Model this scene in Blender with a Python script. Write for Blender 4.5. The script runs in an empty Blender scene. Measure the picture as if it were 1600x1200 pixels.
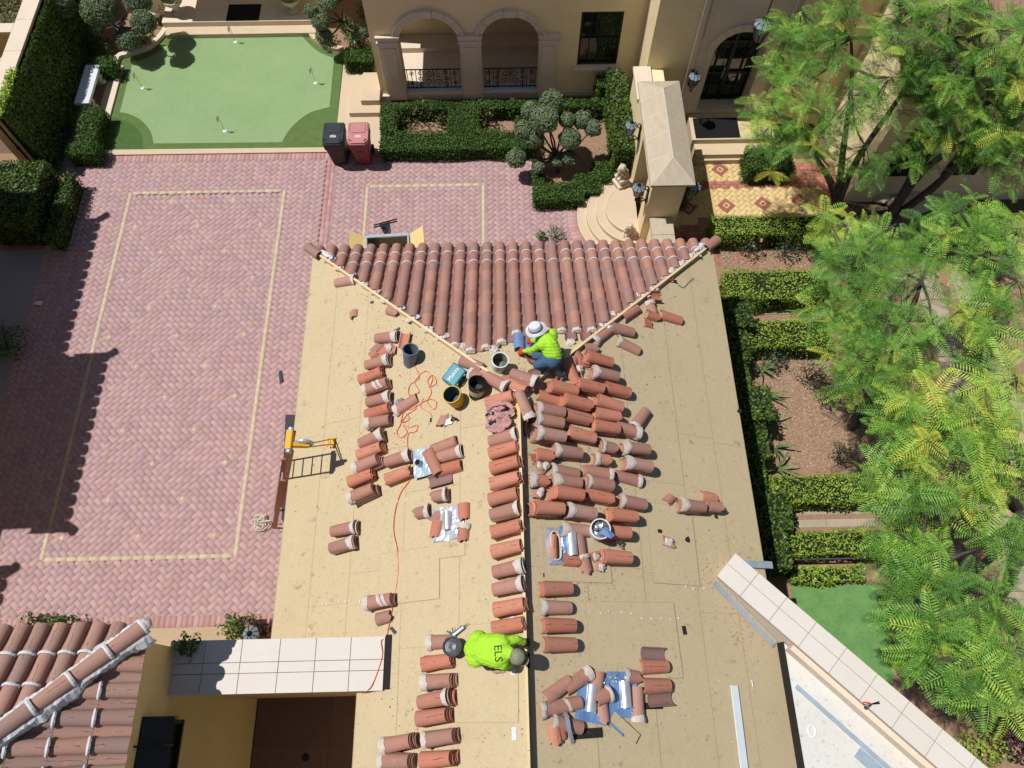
import bpy, bmesh, math, random
import numpy as np
from mathutils import Vector, Matrix
from mathutils.bvhtree import BVHTree
random.seed(7); RNG = np.random.default_rng(11)
S = bpy.context.scene
COL = S.collection
# ------------------------------------------------------------------ camera
FOC, PITCH, CAMH, YAW = 1140.0, math.atan(521 / 1140), 16.0, math.radians(1.23)
cd = bpy.data.cameras.new('camera'); cam = bpy.data.objects.new('camera', cd); COL.objects.link(cam)
cd.sensor_fit = 'HORIZONTAL'; cd.sensor_width = 36.0; cd.lens = 36.0 * FOC / 1600.0
cd.clip_start = 0.1; cd.clip_end = 400
cam.location = (0, 0, CAMH); cam.rotation_euler = (PITCH, 0, -YAW)
S.camera = cam
# ------------------------------------------------------------------ sky and sun
SUN_D = Vector((0.475, -0.055, -1.0)).normalized()
w = bpy.data.worlds.new('World'); S.world = w; w.use_nodes = True
nt = w.node_tree; nt.nodes.clear()
sk = nt.nodes.new('ShaderNodeTexSky'); sk.sky_type = 'NISHITA'; sk.sun_disc = False
sk.sun_elevation = math.asin(-SUN_D.z); sk.sun_rotation = math.radians(277.5)
sk.air_density = 1.0; sk.dust_density = 0.6
bg = nt.nodes.new('ShaderNodeBackground'); bg.inputs['Strength'].default_value = 0.052
wo = nt.nodes.new('ShaderNodeOutputWorld')
nt.links.new(sk.outputs[0], bg.inputs[0]); nt.links.new(bg.outputs[0], wo.inputs[0])
sd = bpy.data.lights.new('sun', 'SUN'); sd.energy = 4.15; sd.angle = math.radians(0.53); sd.color = (1.0, 0.968, 0.925)
sun = bpy.data.objects.new('sun', sd); COL.objects.link(sun)
sun.rotation_euler = SUN_D.to_track_quat('-Z', 'Y').to_euler(); sun.location = (-20, 3, 40)
S.view_settings.view_transform = 'Standard'; S.view_settings.look = 'None'
S.view_settings.exposure = 0.12; S.view_settings.gamma = 1.0; S.view_settings.use_curve_mapping = False
S.render.engine = 'CYCLES'

# ------------------------------------------------------------------ survey: rays of the photograph met with real surfaces
RX, RW, RE, RS, RF = 0.215, 4.195, 3.2, 0.45, 8.97       # hip roof: ridge x, half width, eave height, slope, front eave y
RA, RZ = RF - RW, RE + RS * RW                           # apex y and ridge height
CT = 1 / math.sqrt(1 + RS * RS)
def ray(px, py):
    x = (px - 800) / FOC; y = (600 - py) / FOC
    d = (x, math.sin(PITCH) + y * math.cos(PITCH), -math.cos(PITCH) + y * math.sin(PITCH))
    c, s = math.cos(-YAW), math.sin(-YAW)
    return Vector((c * d[0] - s * d[1], s * d[0] + c * d[1], d[2]))
def G(px, py, z=0.0):
    d = ray(px, py); t = (z - CAMH) / d.z
    return Vector((d.x * t, d.y * t, z))
def zroof(x, y): return RZ - RS * max(abs(x - RX), y - RA)
def R(px, py, h=0.0):
    d = ray(px, py); lo, hi = 4.0, 30.0
    for _ in range(50):
        t = (lo + hi) / 2
        if CAMH + d.z * t > zroof(d.x * t, d.y * t) + h: lo = t
        else: hi = t
    return Vector((d.x * t, d.y * t, CAMH + d.z * t))
def YP(px, py, Y):
    d = ray(px, py); t = Y / d.y
    return Vector((d.x * t, Y, CAMH + d.z * t))
def roof_n(x, y):
    if y - RA > abs(x - RX): n = Vector((0, RS, 1))
    elif x < RX: n = Vector((-RS, 0, 1))
    else: n = Vector((RS, 0, 1))
    return n.normalized()

# ------------------------------------------------------------------ materials
def lin(c): return tuple(((v / 255) / 12.92 if v / 255 < 0.04045 else ((v / 255 + 0.055) / 1.055) ** 2.4) for v in c)
MATS = {}
def mat(name, rgb, k=0.8, rough=0.85, var=0.18, scale=6.0, hue=None, objvar=0.0, objhue=None, bump=0.0, bscale=60.0,
        metal=0.0, spec=0.3, tone=0.0, tonecol=None, dirt=None, trans=0.0, stretch=None, local=False, coat=0.0, pal=None, streak=None, palmix=0.7):
    """principled material: base colour with noise blotches, per-object and per-piece tone, optional dirt and relief"""
    m = bpy.data.materials.new(name); m.use_nodes = True
    N = m.node_tree; ns, ln = N.nodes, N.links
    b = ns['Principled BSDF']; out = ns['Material Output']
    base = tuple(v * k for v in lin(rgb))
    b.inputs['Roughness'].default_value = rough; b.inputs['Metallic'].default_value = metal
    b.inputs['Specular IOR Level'].default_value = spec
    if coat: b.inputs['Coat Weight'].default_value = coat
    tc = ns.new('ShaderNodeTexCoord'); geo = ns.new('ShaderNodeNewGeometry')
    pos = tc.outputs['Object'] if local else geo.outputs['Position']
    if stretch:
        mp = ns.new('ShaderNodeMapping'); mp.inputs['Scale'].default_value = stretch; ln.new(pos, mp.inputs[0]); pos = mp.outputs[0]
    if local:
        oi0 = ns.new('ShaderNodeObjectInfo'); ad = ns.new('ShaderNodeVectorMath'); ad.operation = 'ADD'
        ml = ns.new('ShaderNodeVectorMath'); ml.operation = 'SCALE'; ml.inputs[3].default_value = 37.0
        cx = ns.new('ShaderNodeCombineXYZ'); ln.new(oi0.outputs['Random'], cx.inputs[0]); ln.new(oi0.outputs['Random'], cx.inputs[1])
        ln.new(cx.outputs[0], ml.inputs[0]); ln.new(pos, ad.inputs[0]); ln.new(ml.outputs[0], ad.inputs[1]); pos = ad.outputs[0]
    def noise(sc, det=4.0, ro=0.6):
        n = ns.new('ShaderNodeTexNoise'); n.inputs['Scale'].default_value = sc; n.inputs['Detail'].default_value = det
        n.inputs['Roughness'].default_value = ro; ln.new(pos, n.inputs['Vector']); return n.outputs[0]
    def mixc(f, a, c):
        x = ns.new('ShaderNodeMix'); x.data_type = 'RGBA'
        if isinstance(f, float): x.inputs[0].default_value = f
        else: ln.new(f, x.inputs[0])
        for sock, v in ((6, a), (7, c)):
            if isinstance(v, tuple): x.inputs[sock].default_value = (*v, 1)
            else: ln.new(v, x.inputs[sock])
        return x.outputs[2]
    def mrange(v, a, c, d, e):
        r_ = ns.new('ShaderNodeMapRange'); ln.new(v, r_.inputs[0])
        for i, q in enumerate((a, c, d, e)): r_.inputs[1 + i].default_value = q
        return r_.outputs[0]
    colr = base
    second = tuple(v * k for v in lin(hue)) if hue else tuple(v * 0.62 for v in base)
    if var:
        f = mrange(noise(scale), 0.35, 0.7, 0.0, min(1.0, var * 2.6))
        colr = mixc(f, colr, second)
        f2 = mrange(noise(scale * 7, 3.0), 0.3, 0.75, 0.0, min(1.0, var * 1.4))
        colr = mixc(f2, colr, tuple(min(1, v * 1.25) for v in base))
    if objvar or tone:
        if objvar:
            oi = ns.new('ShaderNodeObjectInfo'); rnd = oi.outputs['Random']
        if tone:
            at = ns.new('ShaderNodeAttribute'); at.attribute_name = 'tone'
            if objvar:
                a_ = ns.new('ShaderNodeMath'); a_.operation = 'ADD'; ln.new(at.outputs['Fac'], a_.inputs[0]); ln.new(rnd, a_.inputs[1])
                fr = ns.new('ShaderNodeMath'); fr.operation = 'FRACT'; ln.new(a_.outputs[0], fr.inputs[0]); rnd = fr.outputs[0]
            else: rnd = at.outputs['Fac']
        if pal:
            cr = ns.new('ShaderNodeValToRGB'); cr.color_ramp.interpolation = 'CONSTANT'; el = cr.color_ramp.elements
            while len(el) < len(pal): el.new(0.5)
            for i, c_ in enumerate(pal): el[i].position = i / len(pal); el[i].color = (*[v * k for v in lin(c_)], 1)
            ln.new(rnd, cr.inputs[0]); colr = mixc(palmix, colr, cr.outputs[0])
        oh = tuple(v * k for v in lin(objhue or tonecol)) if (objhue or tonecol) else tuple(v * 0.5 for v in base)
        if not pal: colr = mixc(mrange(rnd, 0.0, 1.0, 0.0, objvar or tone), colr, oh)
    for dd in (dirt if isinstance(dirt, list) else [dirt] if dirt else []):   # (rgb, scale, threshold, amount)
        f = mrange(noise(dd[1], 8.0, 0.68), dd[2], dd[2] + 0.12, 0.0, dd[3])
        colr = mixc(f, colr, lin(dd[0]))
    if streak:   # a dark scratch along the crown of the piece, broken up by noise
        sx = ns.new('ShaderNodeSeparateXYZ'); ln.new(tc.outputs['Object'], sx.inputs[0])
        def mth(op, a, c=None):
            q = ns.new('ShaderNodeMath'); q.operation = op
            for i, v in enumerate((a, c)):
                if v is None: continue
                if isinstance(v, (int, float)): q.inputs[i].default_value = v
                else: ln.new(v, q.inputs[i])
            return q.outputs[0]
        wob = mth('MULTIPLY', mth('SUBTRACT', noise(9.0, 3.0), 0.5), 0.07)
        f = mth('MULTIPLY', mrange(mth('ABSOLUTE', mth('ADD', sx.outputs[1], wob)), 0.0, 0.007, 1.0, 0.0), mrange(noise(5.0, 2.0), 0.5, 0.56, 0.0, 0.9))
        colr = mixc(f, colr, lin(streak))
    if isinstance(colr, tuple): b.inputs['Base Color'].default_value = (*colr, 1)
    else: ln.new(colr, b.inputs['Base Color'])
    if bump:
        bp = ns.new('ShaderNodeBump'); bp.inputs['Strength'].default_value = bump; bp.inputs['Distance'].default_value = 0.01
        ln.new(noise(bscale, 5.0), bp.inputs['Height']); ln.new(bp.outputs[0], b.inputs['Normal'])
    if trans:
        tr = ns.new('ShaderNodeBsdfTranslucent'); mx = ns.new('ShaderNodeMixShader'); mx.inputs[0].default_value = trans
        if isinstance(colr, tuple): tr.inputs[0].default_value = (*colr, 1)
        else: ln.new(colr, tr.inputs[0])
        ln.new(b.outputs[0], mx.inputs[1]); ln.new(tr.outputs[0], mx.inputs[2]); ln.new(mx.outputs[0], out.inputs[0])
    MATS[name] = m; return m
def glass(name, rgb=(20, 26, 26), rough=0.05):
    m = mat(name, rgb, 1.0, rough, var=0.0, spec=0.6); return m
M = MATS
mat('soil', (120, 100, 78), bump=0.4, bscale=25, dirt=((70, 80, 40), 1.3, 0.5, 0.6))
mat('brick_red', (196, 160, 158), 0.77, var=0.12, scale=0.5, hue=(184, 156, 160), tone=1, objvar=1, palmix=.5, pal=[(202, 168, 165), (190, 160, 162), (210, 172, 164), (184, 150, 150), (198, 166, 172), (206, 176, 172), (192, 156, 150), (176, 150, 154), (200, 164, 160), (194, 160, 158)], bump=0.15, bscale=110, dirt=((140, 108, 104), 14, 0.64, 0.3))
mat('brick_edge', (202, 160, 154), 0.78, var=0.2, scale=2, tone=1, objvar=1, pal=[(206, 164, 158), (194, 150, 146), (200, 168, 166), (186, 142, 136)], bump=0.15, bscale=110)
mat('brick_yellow', (218, 200, 172), 0.8, var=0.15, scale=3, tone=0.5, objvar=0.5, objhue=(200, 180, 146), bump=0.2, bscale=90)
mat('brick_gold', (234, 208, 152), 0.8, var=0.12, scale=3, tone=0.5, objvar=0.5, objhue=(222, 184, 122), bump=0.2, bscale=90)
mat('brick_dark', (172, 110, 96), 0.8, var=0.15, scale=3, tone=0.4, objvar=0.4, objhue=(156, 92, 82), bump=0.2, bscale=90)
mat('joint_sand', (146, 116, 112), 0.7, var=0.2)
mat('felt', (214, 195, 158), 0.78, rough=0.95, var=0.14, scale=1.6, hue=(200, 182, 146), objvar=0.14, objhue=(204, 188, 152), bump=0.5, bscale=140,
    dirt=[((124, 106, 82), 17.0, 0.575, 0.5), ((84, 72, 56), 6.0, 0.625, 0.75), ((170, 148, 112), 1.6, 0.58, 0.2), ((96, 82, 64), 3.0, 0.62, 0.5), ((110, 94, 72), 30.0, 0.61, 0.7), ((186, 164, 124), 40.0, 0.5, 0.5)])
mat('wood_new', (236, 214, 170), 0.82, var=0.3, scale=3, hue=(214, 184, 136), stretch=(9, 1, 9), bump=0.1)
mat('plywood', (230, 206, 146), 0.82, var=0.35, scale=3.5, hue=(206, 172, 110), stretch=(8, 8, 1.2), bump=0.1)
mat('clay_roof', (172, 126, 110), 0.86, var=0.25, scale=4, hue=(156, 118, 108), objvar=1, pal=[(174, 130, 114), (164, 120, 108), (186, 138, 118), (158, 128, 120), (178, 134, 120), (168, 122, 108), (160, 124, 114)], bump=0.25, bscale=60, local=True, dirt=[((116, 88, 78), 11, 0.58, 0.4), ((206, 186, 176), 16, 0.66, 0.5)])
mat('clay_pan', (152, 116, 108), 0.88, var=0.3, scale=5, hue=(136, 110, 106), objvar=1, pal=[(150, 116, 110), (140, 110, 106), (164, 122, 108), (146, 104, 94)], bump=0.25, bscale=60, local=True, dirt=((104, 90, 86), 7, 0.55, 0.5))
mat('clay_orange', (204, 136, 112), 0.78, var=0.25, scale=5, hue=(196, 126, 102), objvar=1, tone=1, pal=[(210, 136, 108), (200, 128, 102), (214, 146, 120), (190, 116, 92), (204, 130, 106), (184, 128, 108)], bump=0.25, bscale=60, local=True, dirt=[((166, 122, 108), 6, 0.55, 0.6), ((224, 190, 174), 9, 0.62, 0.4), ((120, 90, 80), 24, 0.62, 0.5)], streak=(58, 46, 46))
mat('clay_brown', (182, 138, 120), 0.82, var=0.25, scale=5, hue=(170, 128, 114), objvar=1, tone=1, pal=[(188, 138, 122), (176, 126, 112), (192, 148, 132), (166, 124, 112), (184, 132, 114)], bump=0.25, bscale=60, local=True, dirt=[((136, 106, 98), 8, 0.55, 0.55), ((206, 180, 168), 10, 0.62, 0.45), ((110, 88, 80), 26, 0.62, 0.5)])
mat('clay_near', (176, 140, 126), 0.8, var=0.3, scale=3.5, hue=(164, 134, 124), objvar=1, pal=[(176, 140, 126), (164, 132, 122), (184, 142, 122), (158, 132, 124), (188, 144, 126)], bump=0.25, bscale=60, local=True, dirt=((206, 140, 112), 5, 0.58, 0.5), streak=(70, 58, 58))
mat('mortar', (214, 204, 194), 0.86, rough=0.95, var=0.3, scale=20, hue=(184, 168, 158), bump=0.7, bscale=60)
mat('mortar_white', (222, 222, 224), 0.85, rough=0.9, var=0.2, scale=12, hue=(180, 178, 180), bump=0.5, bscale=40)
mat('stucco', (230, 212, 170), 1.04, rough=0.95, var=0.1, scale=1.2, hue=(200, 178, 132), bump=0.35, bscale=120)
mat('stucco_gold', (224, 198, 142), 0.84, rough=0.95, var=0.12, scale=1.0, hue=(202, 174, 120), bump=0.35, bscale=120)
mat('stone_trim', (226, 210, 190), 0.88, var=0.12, scale=2.5, hue=(206, 186, 166), bump=0.2, bscale=80)
mat('stone_step', (224, 202, 172), 0.76, var=0.14, scale=2.5, hue=(208, 184, 154), bump=0.2, bscale=80, dirt=((188, 160, 130), 6, 0.62, 0.4))
mat('stone_cap', (204, 190, 168), 0.8, var=0.3, scale=3.5, hue=(184, 166, 144), stretch=(3, 1, 1), bump=0.35, bscale=60, objvar=0.3, objhue=(194, 176, 152))
mat('coping', (234, 226, 216), 0.76, rough=0.7, var=0.1, scale=2.0, hue=(222, 212, 200), objvar=0.25, objhue=(224, 214, 202), bump=0.06, dirt=((190, 182, 168), 5, 0.64, 0.35))
mat('seam', (170, 150, 120), 0.78, var=0.5, scale=6, hue=(190, 168, 128)); mat('brick_terra', (192, 128, 112), 0.8, var=0.2, scale=2, tone=0.6, objvar=0.6, objhue=(170, 104, 92), bump=0.2, bscale=90)
mat('joint_gold', (196, 166, 118), 0.75, var=0.2); mat('topiary_core', (72, 82, 60), 0.8, var=0.3)
mat('grout', (150, 128, 112), 0.7, var=0.15)
mat('white_roof', (236, 234, 228), 0.74, rough=0.9, var=0.1, scale=1.5, bump=0.5, bscale=70, dirt=[((168, 140, 104), 15, 0.565, 0.7), ((210, 200, 184), 2, 0.5, 0.5)])
mat('brown_tile', (128, 98, 84), 0.8, rough=0.5, var=0.15, objvar=0.3)
mat('galv', (186, 202, 214), 0.9, rough=0.4, var=0.2, scale=9, metal=0.4, spec=0.5)
mat('sheet_metal', (226, 230, 236), 0.9, rough=0.28, var=0.2, scale=5, metal=0.6, bump=0.25, bscale=9)
mat('sheet_blue', (140, 178, 224), 0.85, rough=0.25, var=0.25, scale=5, hue=(110, 152, 210), metal=0.35, spec=0.6, bump=0.3, bscale=10)
mat('paint_white', (238, 240, 242), 0.86, rough=0.5, var=0.06)
mat('plank_white', (226, 236, 240), 0.86, rough=0.5, var=0.06)
mat('iron', (26, 26, 28), 1.0, rough=0.45, var=0.1, spec=0.4)
mat('iron_grey', (66, 70, 74), 1.0, rough=0.45, var=0.1, spec=0.4)
mat('black_felt', (38, 36, 36), 1.0, rough=0.9, var=0.25, scale=12, bump=0.4, dirt=((110, 100, 84), 24, 0.62, 0.6))
mat('black_mat', (22, 22, 24), 1.0, rough=0.95, var=0.1)
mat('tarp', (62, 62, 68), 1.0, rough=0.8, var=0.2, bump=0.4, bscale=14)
mat('lamp_glass', (150, 168, 178), 0.7, rough=0.15, var=0.0, spec=0.6)
glass('dark_glass'); mat('mirror_glass', (30, 36, 34), 1.0, rough=0.04, var=0.0, spec=0.9)
mat('putting_turf', (154, 180, 132), 0.76, rough=1.0, var=0.16, scale=0.9, hue=(132, 164, 108), bump=0.4, bscale=160, spec=0.05, dirt=((120, 150, 90), 3.0, 0.56, 0.3))
mat('fringe_turf', (108, 132, 80), 0.75, rough=1.0, var=0.3, scale=5, hue=(92, 116, 64), bump=0.8, bscale=120, spec=0.05)
mat('rough_turf', (90, 120, 68), 0.75, rough=1.0, var=0.4, scale=7, hue=(74, 104, 56), bump=1.0, bscale=110, spec=0.05)
mat('lawn_turf', (120, 160, 98), 0.78, rough=1.0, var=0.4, scale=3, hue=(94, 140, 76), bump=1.0, bscale=90, spec=0.05)
mat('leaf_box', (96, 128, 54), 0.9, rough=0.55, var=0.2, scale=3, tone=0.9, tonecol=(56, 88, 34), trans=0.2)
mat('leaf_lime', (158, 176, 70), 1.3, rough=0.55, var=0.2, scale=3, tone=0.9, tonecol=(100, 130, 48), trans=0.25)
mat('leaf_ivy', (108, 134, 58), 0.95, rough=0.45, var=0.2, scale=3, tone=0.9, tonecol=(52, 78, 34), trans=0.2)
mat('leaf_grey', (134, 150, 110), 0.9, rough=0.7, var=0.2, scale=4, tone=0.8, tonecol=(106, 122, 92), trans=0.15)
mat('leaf_rose', (120, 128, 60), 0.72, rough=0.5, var=0.2, scale=4, tone=0.9, tonecol=(64, 78, 44), trans=0.2)
mat('leaf_blue', (104, 124, 92), 0.7, rough=0.6, var=0.2, scale=4, tone=0.8, tonecol=(62, 80, 56), trans=0.15)
mat('leaf_plum', (92, 56, 66), 0.7, rough=0.6, var=0.2, scale=4, tone=0.8, tonecol=(56, 36, 44), trans=0.15)
mat('leaf_sword', (112, 140, 84), 0.75, rough=0.45, var=0.2, scale=4, tone=0.8, tonecol=(60, 92, 40), trans=0.2)
mat('frond_green', (112, 164, 56), 1.12, rough=0.5, var=0.15, scale=2.0, hue=(78, 132, 48), tone=1.0, palmix=0.85, pal=[(76, 114, 50), (96, 140, 58), (114, 158, 64), (132, 172, 70), (158, 186, 76), (176, 192, 78), (192, 198, 80), (206, 200, 82)], trans=0.2)
mat('hedge_core', (30, 40, 18), 1.0, rough=1.0, var=0.3)
mat('mulch', (170, 138, 114), 0.76, rough=1.0, var=0.5, scale=14, hue=(140, 108, 86), tone=0.9, tonecol=(212, 188, 160), bump=1.0, bscale=40)
mat('bark', (104, 94, 88), 0.75, rough=0.95, var=0.4, scale=9, hue=(64, 56, 52), bump=0.9, bscale=22)
mat('petal_pink', (214, 130, 140), 0.8, var=0.2); mat('petal_red', (196, 70, 60), 0.8, var=0.2)
mat('concrete', (196, 170, 140), 0.8, var=0.15, scale=2, hue=(176, 150, 122), bump=0.3, bscale=90)
mat('paver_grey', (190, 172, 152), 0.8, var=0.2, scale=2, hue=(168, 150, 132), bump=0.3, bscale=60, objvar=0.3)
mat('rock_pale', (226, 210, 184), 0.82, var=0.3, scale=2, hue=(190, 170, 146), bump=0.8, bscale=6)
mat('slate_pad', (160, 160, 164), 0.8, var=0.1); mat('fence_wood', (50, 38, 36), 0.5, var=0.3, scale=3, stretch=(1, 1, 6))
mat('marble', (226, 230, 236), 0.85, rough=0.4, var=0.08); mat('pot_stone', (214, 206, 190), 0.8, var=0.15)
mat('bin_dark', (52, 60, 66), 0.9, rough=0.5, var=0.15, scale=5); mat('bin_body', (54, 38, 40), 0.8, rough=0.5, var=0.1)
mat('bin_pink', (206, 140, 140), 0.8, rough=0.5, var=0.1, scale=5); mat('bin_maroon', (130, 56, 58), 0.8, rough=0.5, var=0.1)
mat('hi_vis', (190, 246, 70), 0.74, rough=0.9, var=0.2, scale=4, hue=(160, 226, 60), bump=0.9, bscale=16, spec=0.1, dirt=((150, 190, 70), 7, 0.62, 0.4))
mat('denim', (74, 104, 134), 0.8, rough=0.9, var=0.25, scale=12, bump=0.2); mat('dark_cloth', (42, 46, 54), 0.9, rough=0.9, var=0.2)
mat('skin', (176, 122, 96), 0.8, rough=0.6, var=0.1); mat('glove_red', (222, 76, 60), 0.85, rough=0.7, var=0.2)
mat('hat_white', (222, 220, 226), 0.85, rough=0.85, var=0.12, scale=10); mat('hat_band', (92, 94, 122), 0.85, rough=0.9, var=0.1)
mat('camo', (150, 150, 120), 0.8, rough=0.9, var=0.6, scale=14, hue=(84, 78, 66), bump=0.2); mat('shoe_tan', (200, 168, 140), 0.8, var=0.2)
mat('hair_dark', (40, 30, 26), 0.9, var=0.3); mat('ink', (30, 46, 26), 0.9, var=0.0)
mat('pail_white', (232, 232, 234), 0.86, rough=0.45, var=0.1, scale=6, dirt=((150, 146, 140), 7, 0.6, 0.5)); mat('pail_inside', (150, 150, 136), 0.7, var=0.4, scale=14, hue=(90, 92, 84))
mat('pail_blue', (112, 126, 146), 0.8, rough=0.5, var=0.15, scale=6); mat('pail_blue_in', (90, 110, 122), 0.8, var=0.3, scale=9)
mat('pail_yellow', (212, 168, 40), 0.85, rough=0.5, var=0.15, scale=6, dirt=((70, 60, 40), 9, 0.62, 0.6)); mat('pail_black', (30, 30, 32), 1.0, rough=0.4, var=0.2, scale=8)
mat('pail_label', (216, 206, 150), 0.8, rough=0.6, var=0.5, scale=20, hue=(80, 70, 60)); mat('tar', (84, 86, 92), 0.9, rough=0.35, var=0.6, scale=14, hue=(50, 50, 54), spec=0.5, bump=0.8, bscale=20)
mat('teal', (26, 134, 150), 0.85, rough=0.4, var=0.08, scale=5); mat('teal_tool', (40, 120, 110), 0.85, rough=0.4, var=0.1); mat('foil', (216, 222, 228), 0.9, rough=0.25, var=0.3, scale=20, metal=0.8, bump=0.8, bscale=25)
mat('orange_cord', (236, 106, 62), 0.9, rough=0.5, var=0.05); mat('rope', (220, 210, 192), 0.85, var=0.2, scale=30)
mat('fiberglass', (186, 124, 84), 0.85, rough=0.5, var=0.25, scale=9, hue=(160, 104, 72)); mat('hoist_yellow', (236, 176, 50), 0.88, rough=0.45, var=0.1)
mat('pink_cloth', (206, 160, 158), 0.8, rough=0.95, var=0.4, scale=12, hue=(150, 104, 104), bump=0.4); mat('bristle', (62, 44, 34), 0.9, var=0.3, tone=0.7, tonecol=(120, 84, 60))
mat('lilac_film', (150, 170, 210), 0.8, rough=0.3, var=0.2, spec=0.5); mat('red_grip', (206, 60, 50), 0.85, var=0.05); mat('orange_wood', (226, 146, 70), 0.85, var=0.2)
mat('lion_stone', (230, 216, 192), 0.82, var=0.35, scale=9, hue=(150, 128, 108), bump=0.5, bscale=30)

# ------------------------------------------------------------------ object helpers
def link(o, parent=None):
    COL.objects.link(o)
    if parent is not None: o.parent = parent
    return o
def tag(o, label=None, cat=None, group=None, kind=None):
    if label: o['label'] = label
    if cat: o['category'] = cat
    if group: o['group'] = group
    if kind: o['kind'] = kind
    return o
def empty(name, loc, label, cat, rz=0.0, group=None):
    o = bpy.data.objects.new(name, None); o.location = loc; o.rotation_euler = (0, 0, rz); o.empty_display_size = 0.2
    link(o); return tag(o, label, cat, group)
def mesh_np(name, V, F, material, tone=None, smooth=False):
    """numpy quads or tris -> mesh"""
    V = np.asarray(V, dtype=np.float32).reshape(-1, 3); F = np.asarray(F, dtype=np.int32)
    me = bpy.data.meshes.new(name); n, k = F.shape
    me.vertices.add(len(V)); me.vertices.foreach_set('co', V.ravel())
    me.loops.add(n * k); me.loops.foreach_set('vertex_index', F.ravel())
    me.polygons.add(n); me.polygons.foreach_set('loop_start', np.arange(0, n * k, k, dtype=np.int32))
    me.polygons.foreach_set('loop_total', np.full(n, k, dtype=np.int32))
    if smooth: me.polygons.foreach_set('use_smooth', np.ones(n, dtype=bool))
    if tone is not None:
        a = me.attributes.new('tone', 'FLOAT', 'POINT'); a.data.foreach_set('value', np.asarray(tone, dtype=np.float32))
    me.update(calc_edges=True); me.materials.append(material); return me
def obj_me(name, me, parent=None):
    return link(bpy.data.objects.new(name, me), parent)
class MB:
    """collects simple shapes in one bmesh"""
    def __init__(s): s.b = bmesh.new()
    def box(s, c, d, rot=None, bev=0.0):
        m = Matrix.Translation(Vector(c)) @ (rot.to_4x4() if rot else Matrix.Identity(4)) @ Matrix.Diagonal((*d, 1))
        r = bmesh.ops.create_cube(s.b, size=1.0, matrix=m)
        if bev:
            es = set(e for v in r['verts'] for e in v.link_edges)
            bmesh.ops.bevel(s.b, geom=list(es), offset=bev, segments=2, affect='EDGES', profile=0.6)
        return s
    def span(s, a, c, bev=0.0):
        a, c = Vector(a), Vector(c); d = c - a
        return s.box((a + c) / 2, (abs(d.x), abs(d.y), abs(d.z)), None, bev)
    def beam(s, p, q, wd, ht, up=(0, 0, 1)):
        p, q = Vector(p), Vector(q); x = (q - p); L = x.length; x.normalize()
        u = Vector(up); y = u.cross(x)
        if y.length < 1e-4: y = Vector((0, 1, 0)).cross(x)
        y.normalize(); z = x.cross(y)
        return s.box((p + q) / 2, (L, wd, ht), Matrix((x, y, z)).transposed())
    def tube(s, pts, r, seg=8, cap=True):
        pts = [Vector(p) for p in pts]; n = len(pts)
        rad = r if isinstance(r, (list, tuple)) else [r] * n
        rings = []; prev = None
        for i, p in enumerate(pts):
            t = (pts[min(i + 1, n - 1)] - pts[max(i - 1, 0)])
            if t.length < 1e-6: t = Vector((0, 0, 1))
            t.normalize()
            u = prev - t * prev.dot(t) if prev is not None else (Vector((0, 0, 1)).cross(t) if abs(t.z) < 0.9 else Vector((1, 0, 0)).cross(t))
            if u.length < 1e-5: u = Vector((1, 0, 0)).cross(t)
            u.normalize(); prev = u; v = t.cross(u)
            rings.append([s.b.verts.new(p + (u * math.cos(a) + v * math.sin(a)) * rad[i]) for a in [2 * math.pi * k / seg for k in range(seg)]])
        for i in range(n - 1):
            for k in range(seg):
                s.b.faces.new((rings[i][k], rings[i][(k + 1) % seg], rings[i + 1][(k + 1) % seg], rings[i + 1][k]))
        if cap and n > 1: s.b.faces.new(rings[0][::-1]); s.b.faces.new(rings[-1])
        return s
    def lathe(s, prof, c=(0, 0, 0), seg=20, caps=True):
        c = Vector(c); rings = []
        for (r, z) in prof:
            rings.append([s.b.verts.new(c + Vector((r * math.cos(2 * math.pi * k / seg), r * math.sin(2 * math.pi * k / seg), z))) for k in range(seg)])
        for i in range(len(prof) - 1):
            for k in range(seg): s.b.faces.new((rings[i][k], rings[i][(k + 1) % seg], rings[i + 1][(k + 1) % seg], rings[i + 1][k]))
        if caps: s.b.faces.new(rings[0][::-1]); s.b.faces.new(rings[-1])
        return s
    def prism(s, poly, z0, z1):
        zf = z1 if callable(z1) else (lambda x, y: z1)
        lo = [s.b.verts.new((p[0], p[1], z0)) for p in poly]; hi = [s.b.verts.new((p[0], p[1], zf(p[0], p[1]))) for p in poly]
        n = len(poly); s.b.faces.new(hi); s.b.faces.new(lo[::-1])
        for i in range(n): s.b.faces.new((lo[i], lo[(i + 1) % n], hi[(i + 1) % n], hi[i]))
        return s
    def poly(s, pts): s.b.faces.new([s.b.verts.new(Vector(p)) for p in pts]); return s
    def slab(s, pts, th, n=None):
        """planar polygon with thickness th downward along n"""
        pts = [Vector(p) for p in pts]; n = n or (pts[1] - pts[0]).cross(pts[2] - pts[0]).normalized()
        hi = [s.b.verts.new(p) for p in pts]; lo = [s.b.verts.new(p - n * th) for p in pts]; k = len(pts)
        s.b.faces.new(hi); s.b.faces.new(lo[::-1])
        for i in range(k): s.b.faces.new((lo[i], lo[(i + 1) % k], hi[(i + 1) % k], hi[i]))
        return s
    def ball(s, c, r, sub=2, jit=0.0):
        m = Matrix.Translation(Vector(c)) @ Matrix.Diagonal((*(r if isinstance(r, (tuple, list)) else (r, r, r)), 1))
        rr = bmesh.ops.create_icosphere(s.b, subdivisions=sub, radius=1.0, matrix=m)
        if jit:
            for v in rr['verts']: v.co += Vector([random.uniform(-jit, jit) for _ in range(3)])
        return s
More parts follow.
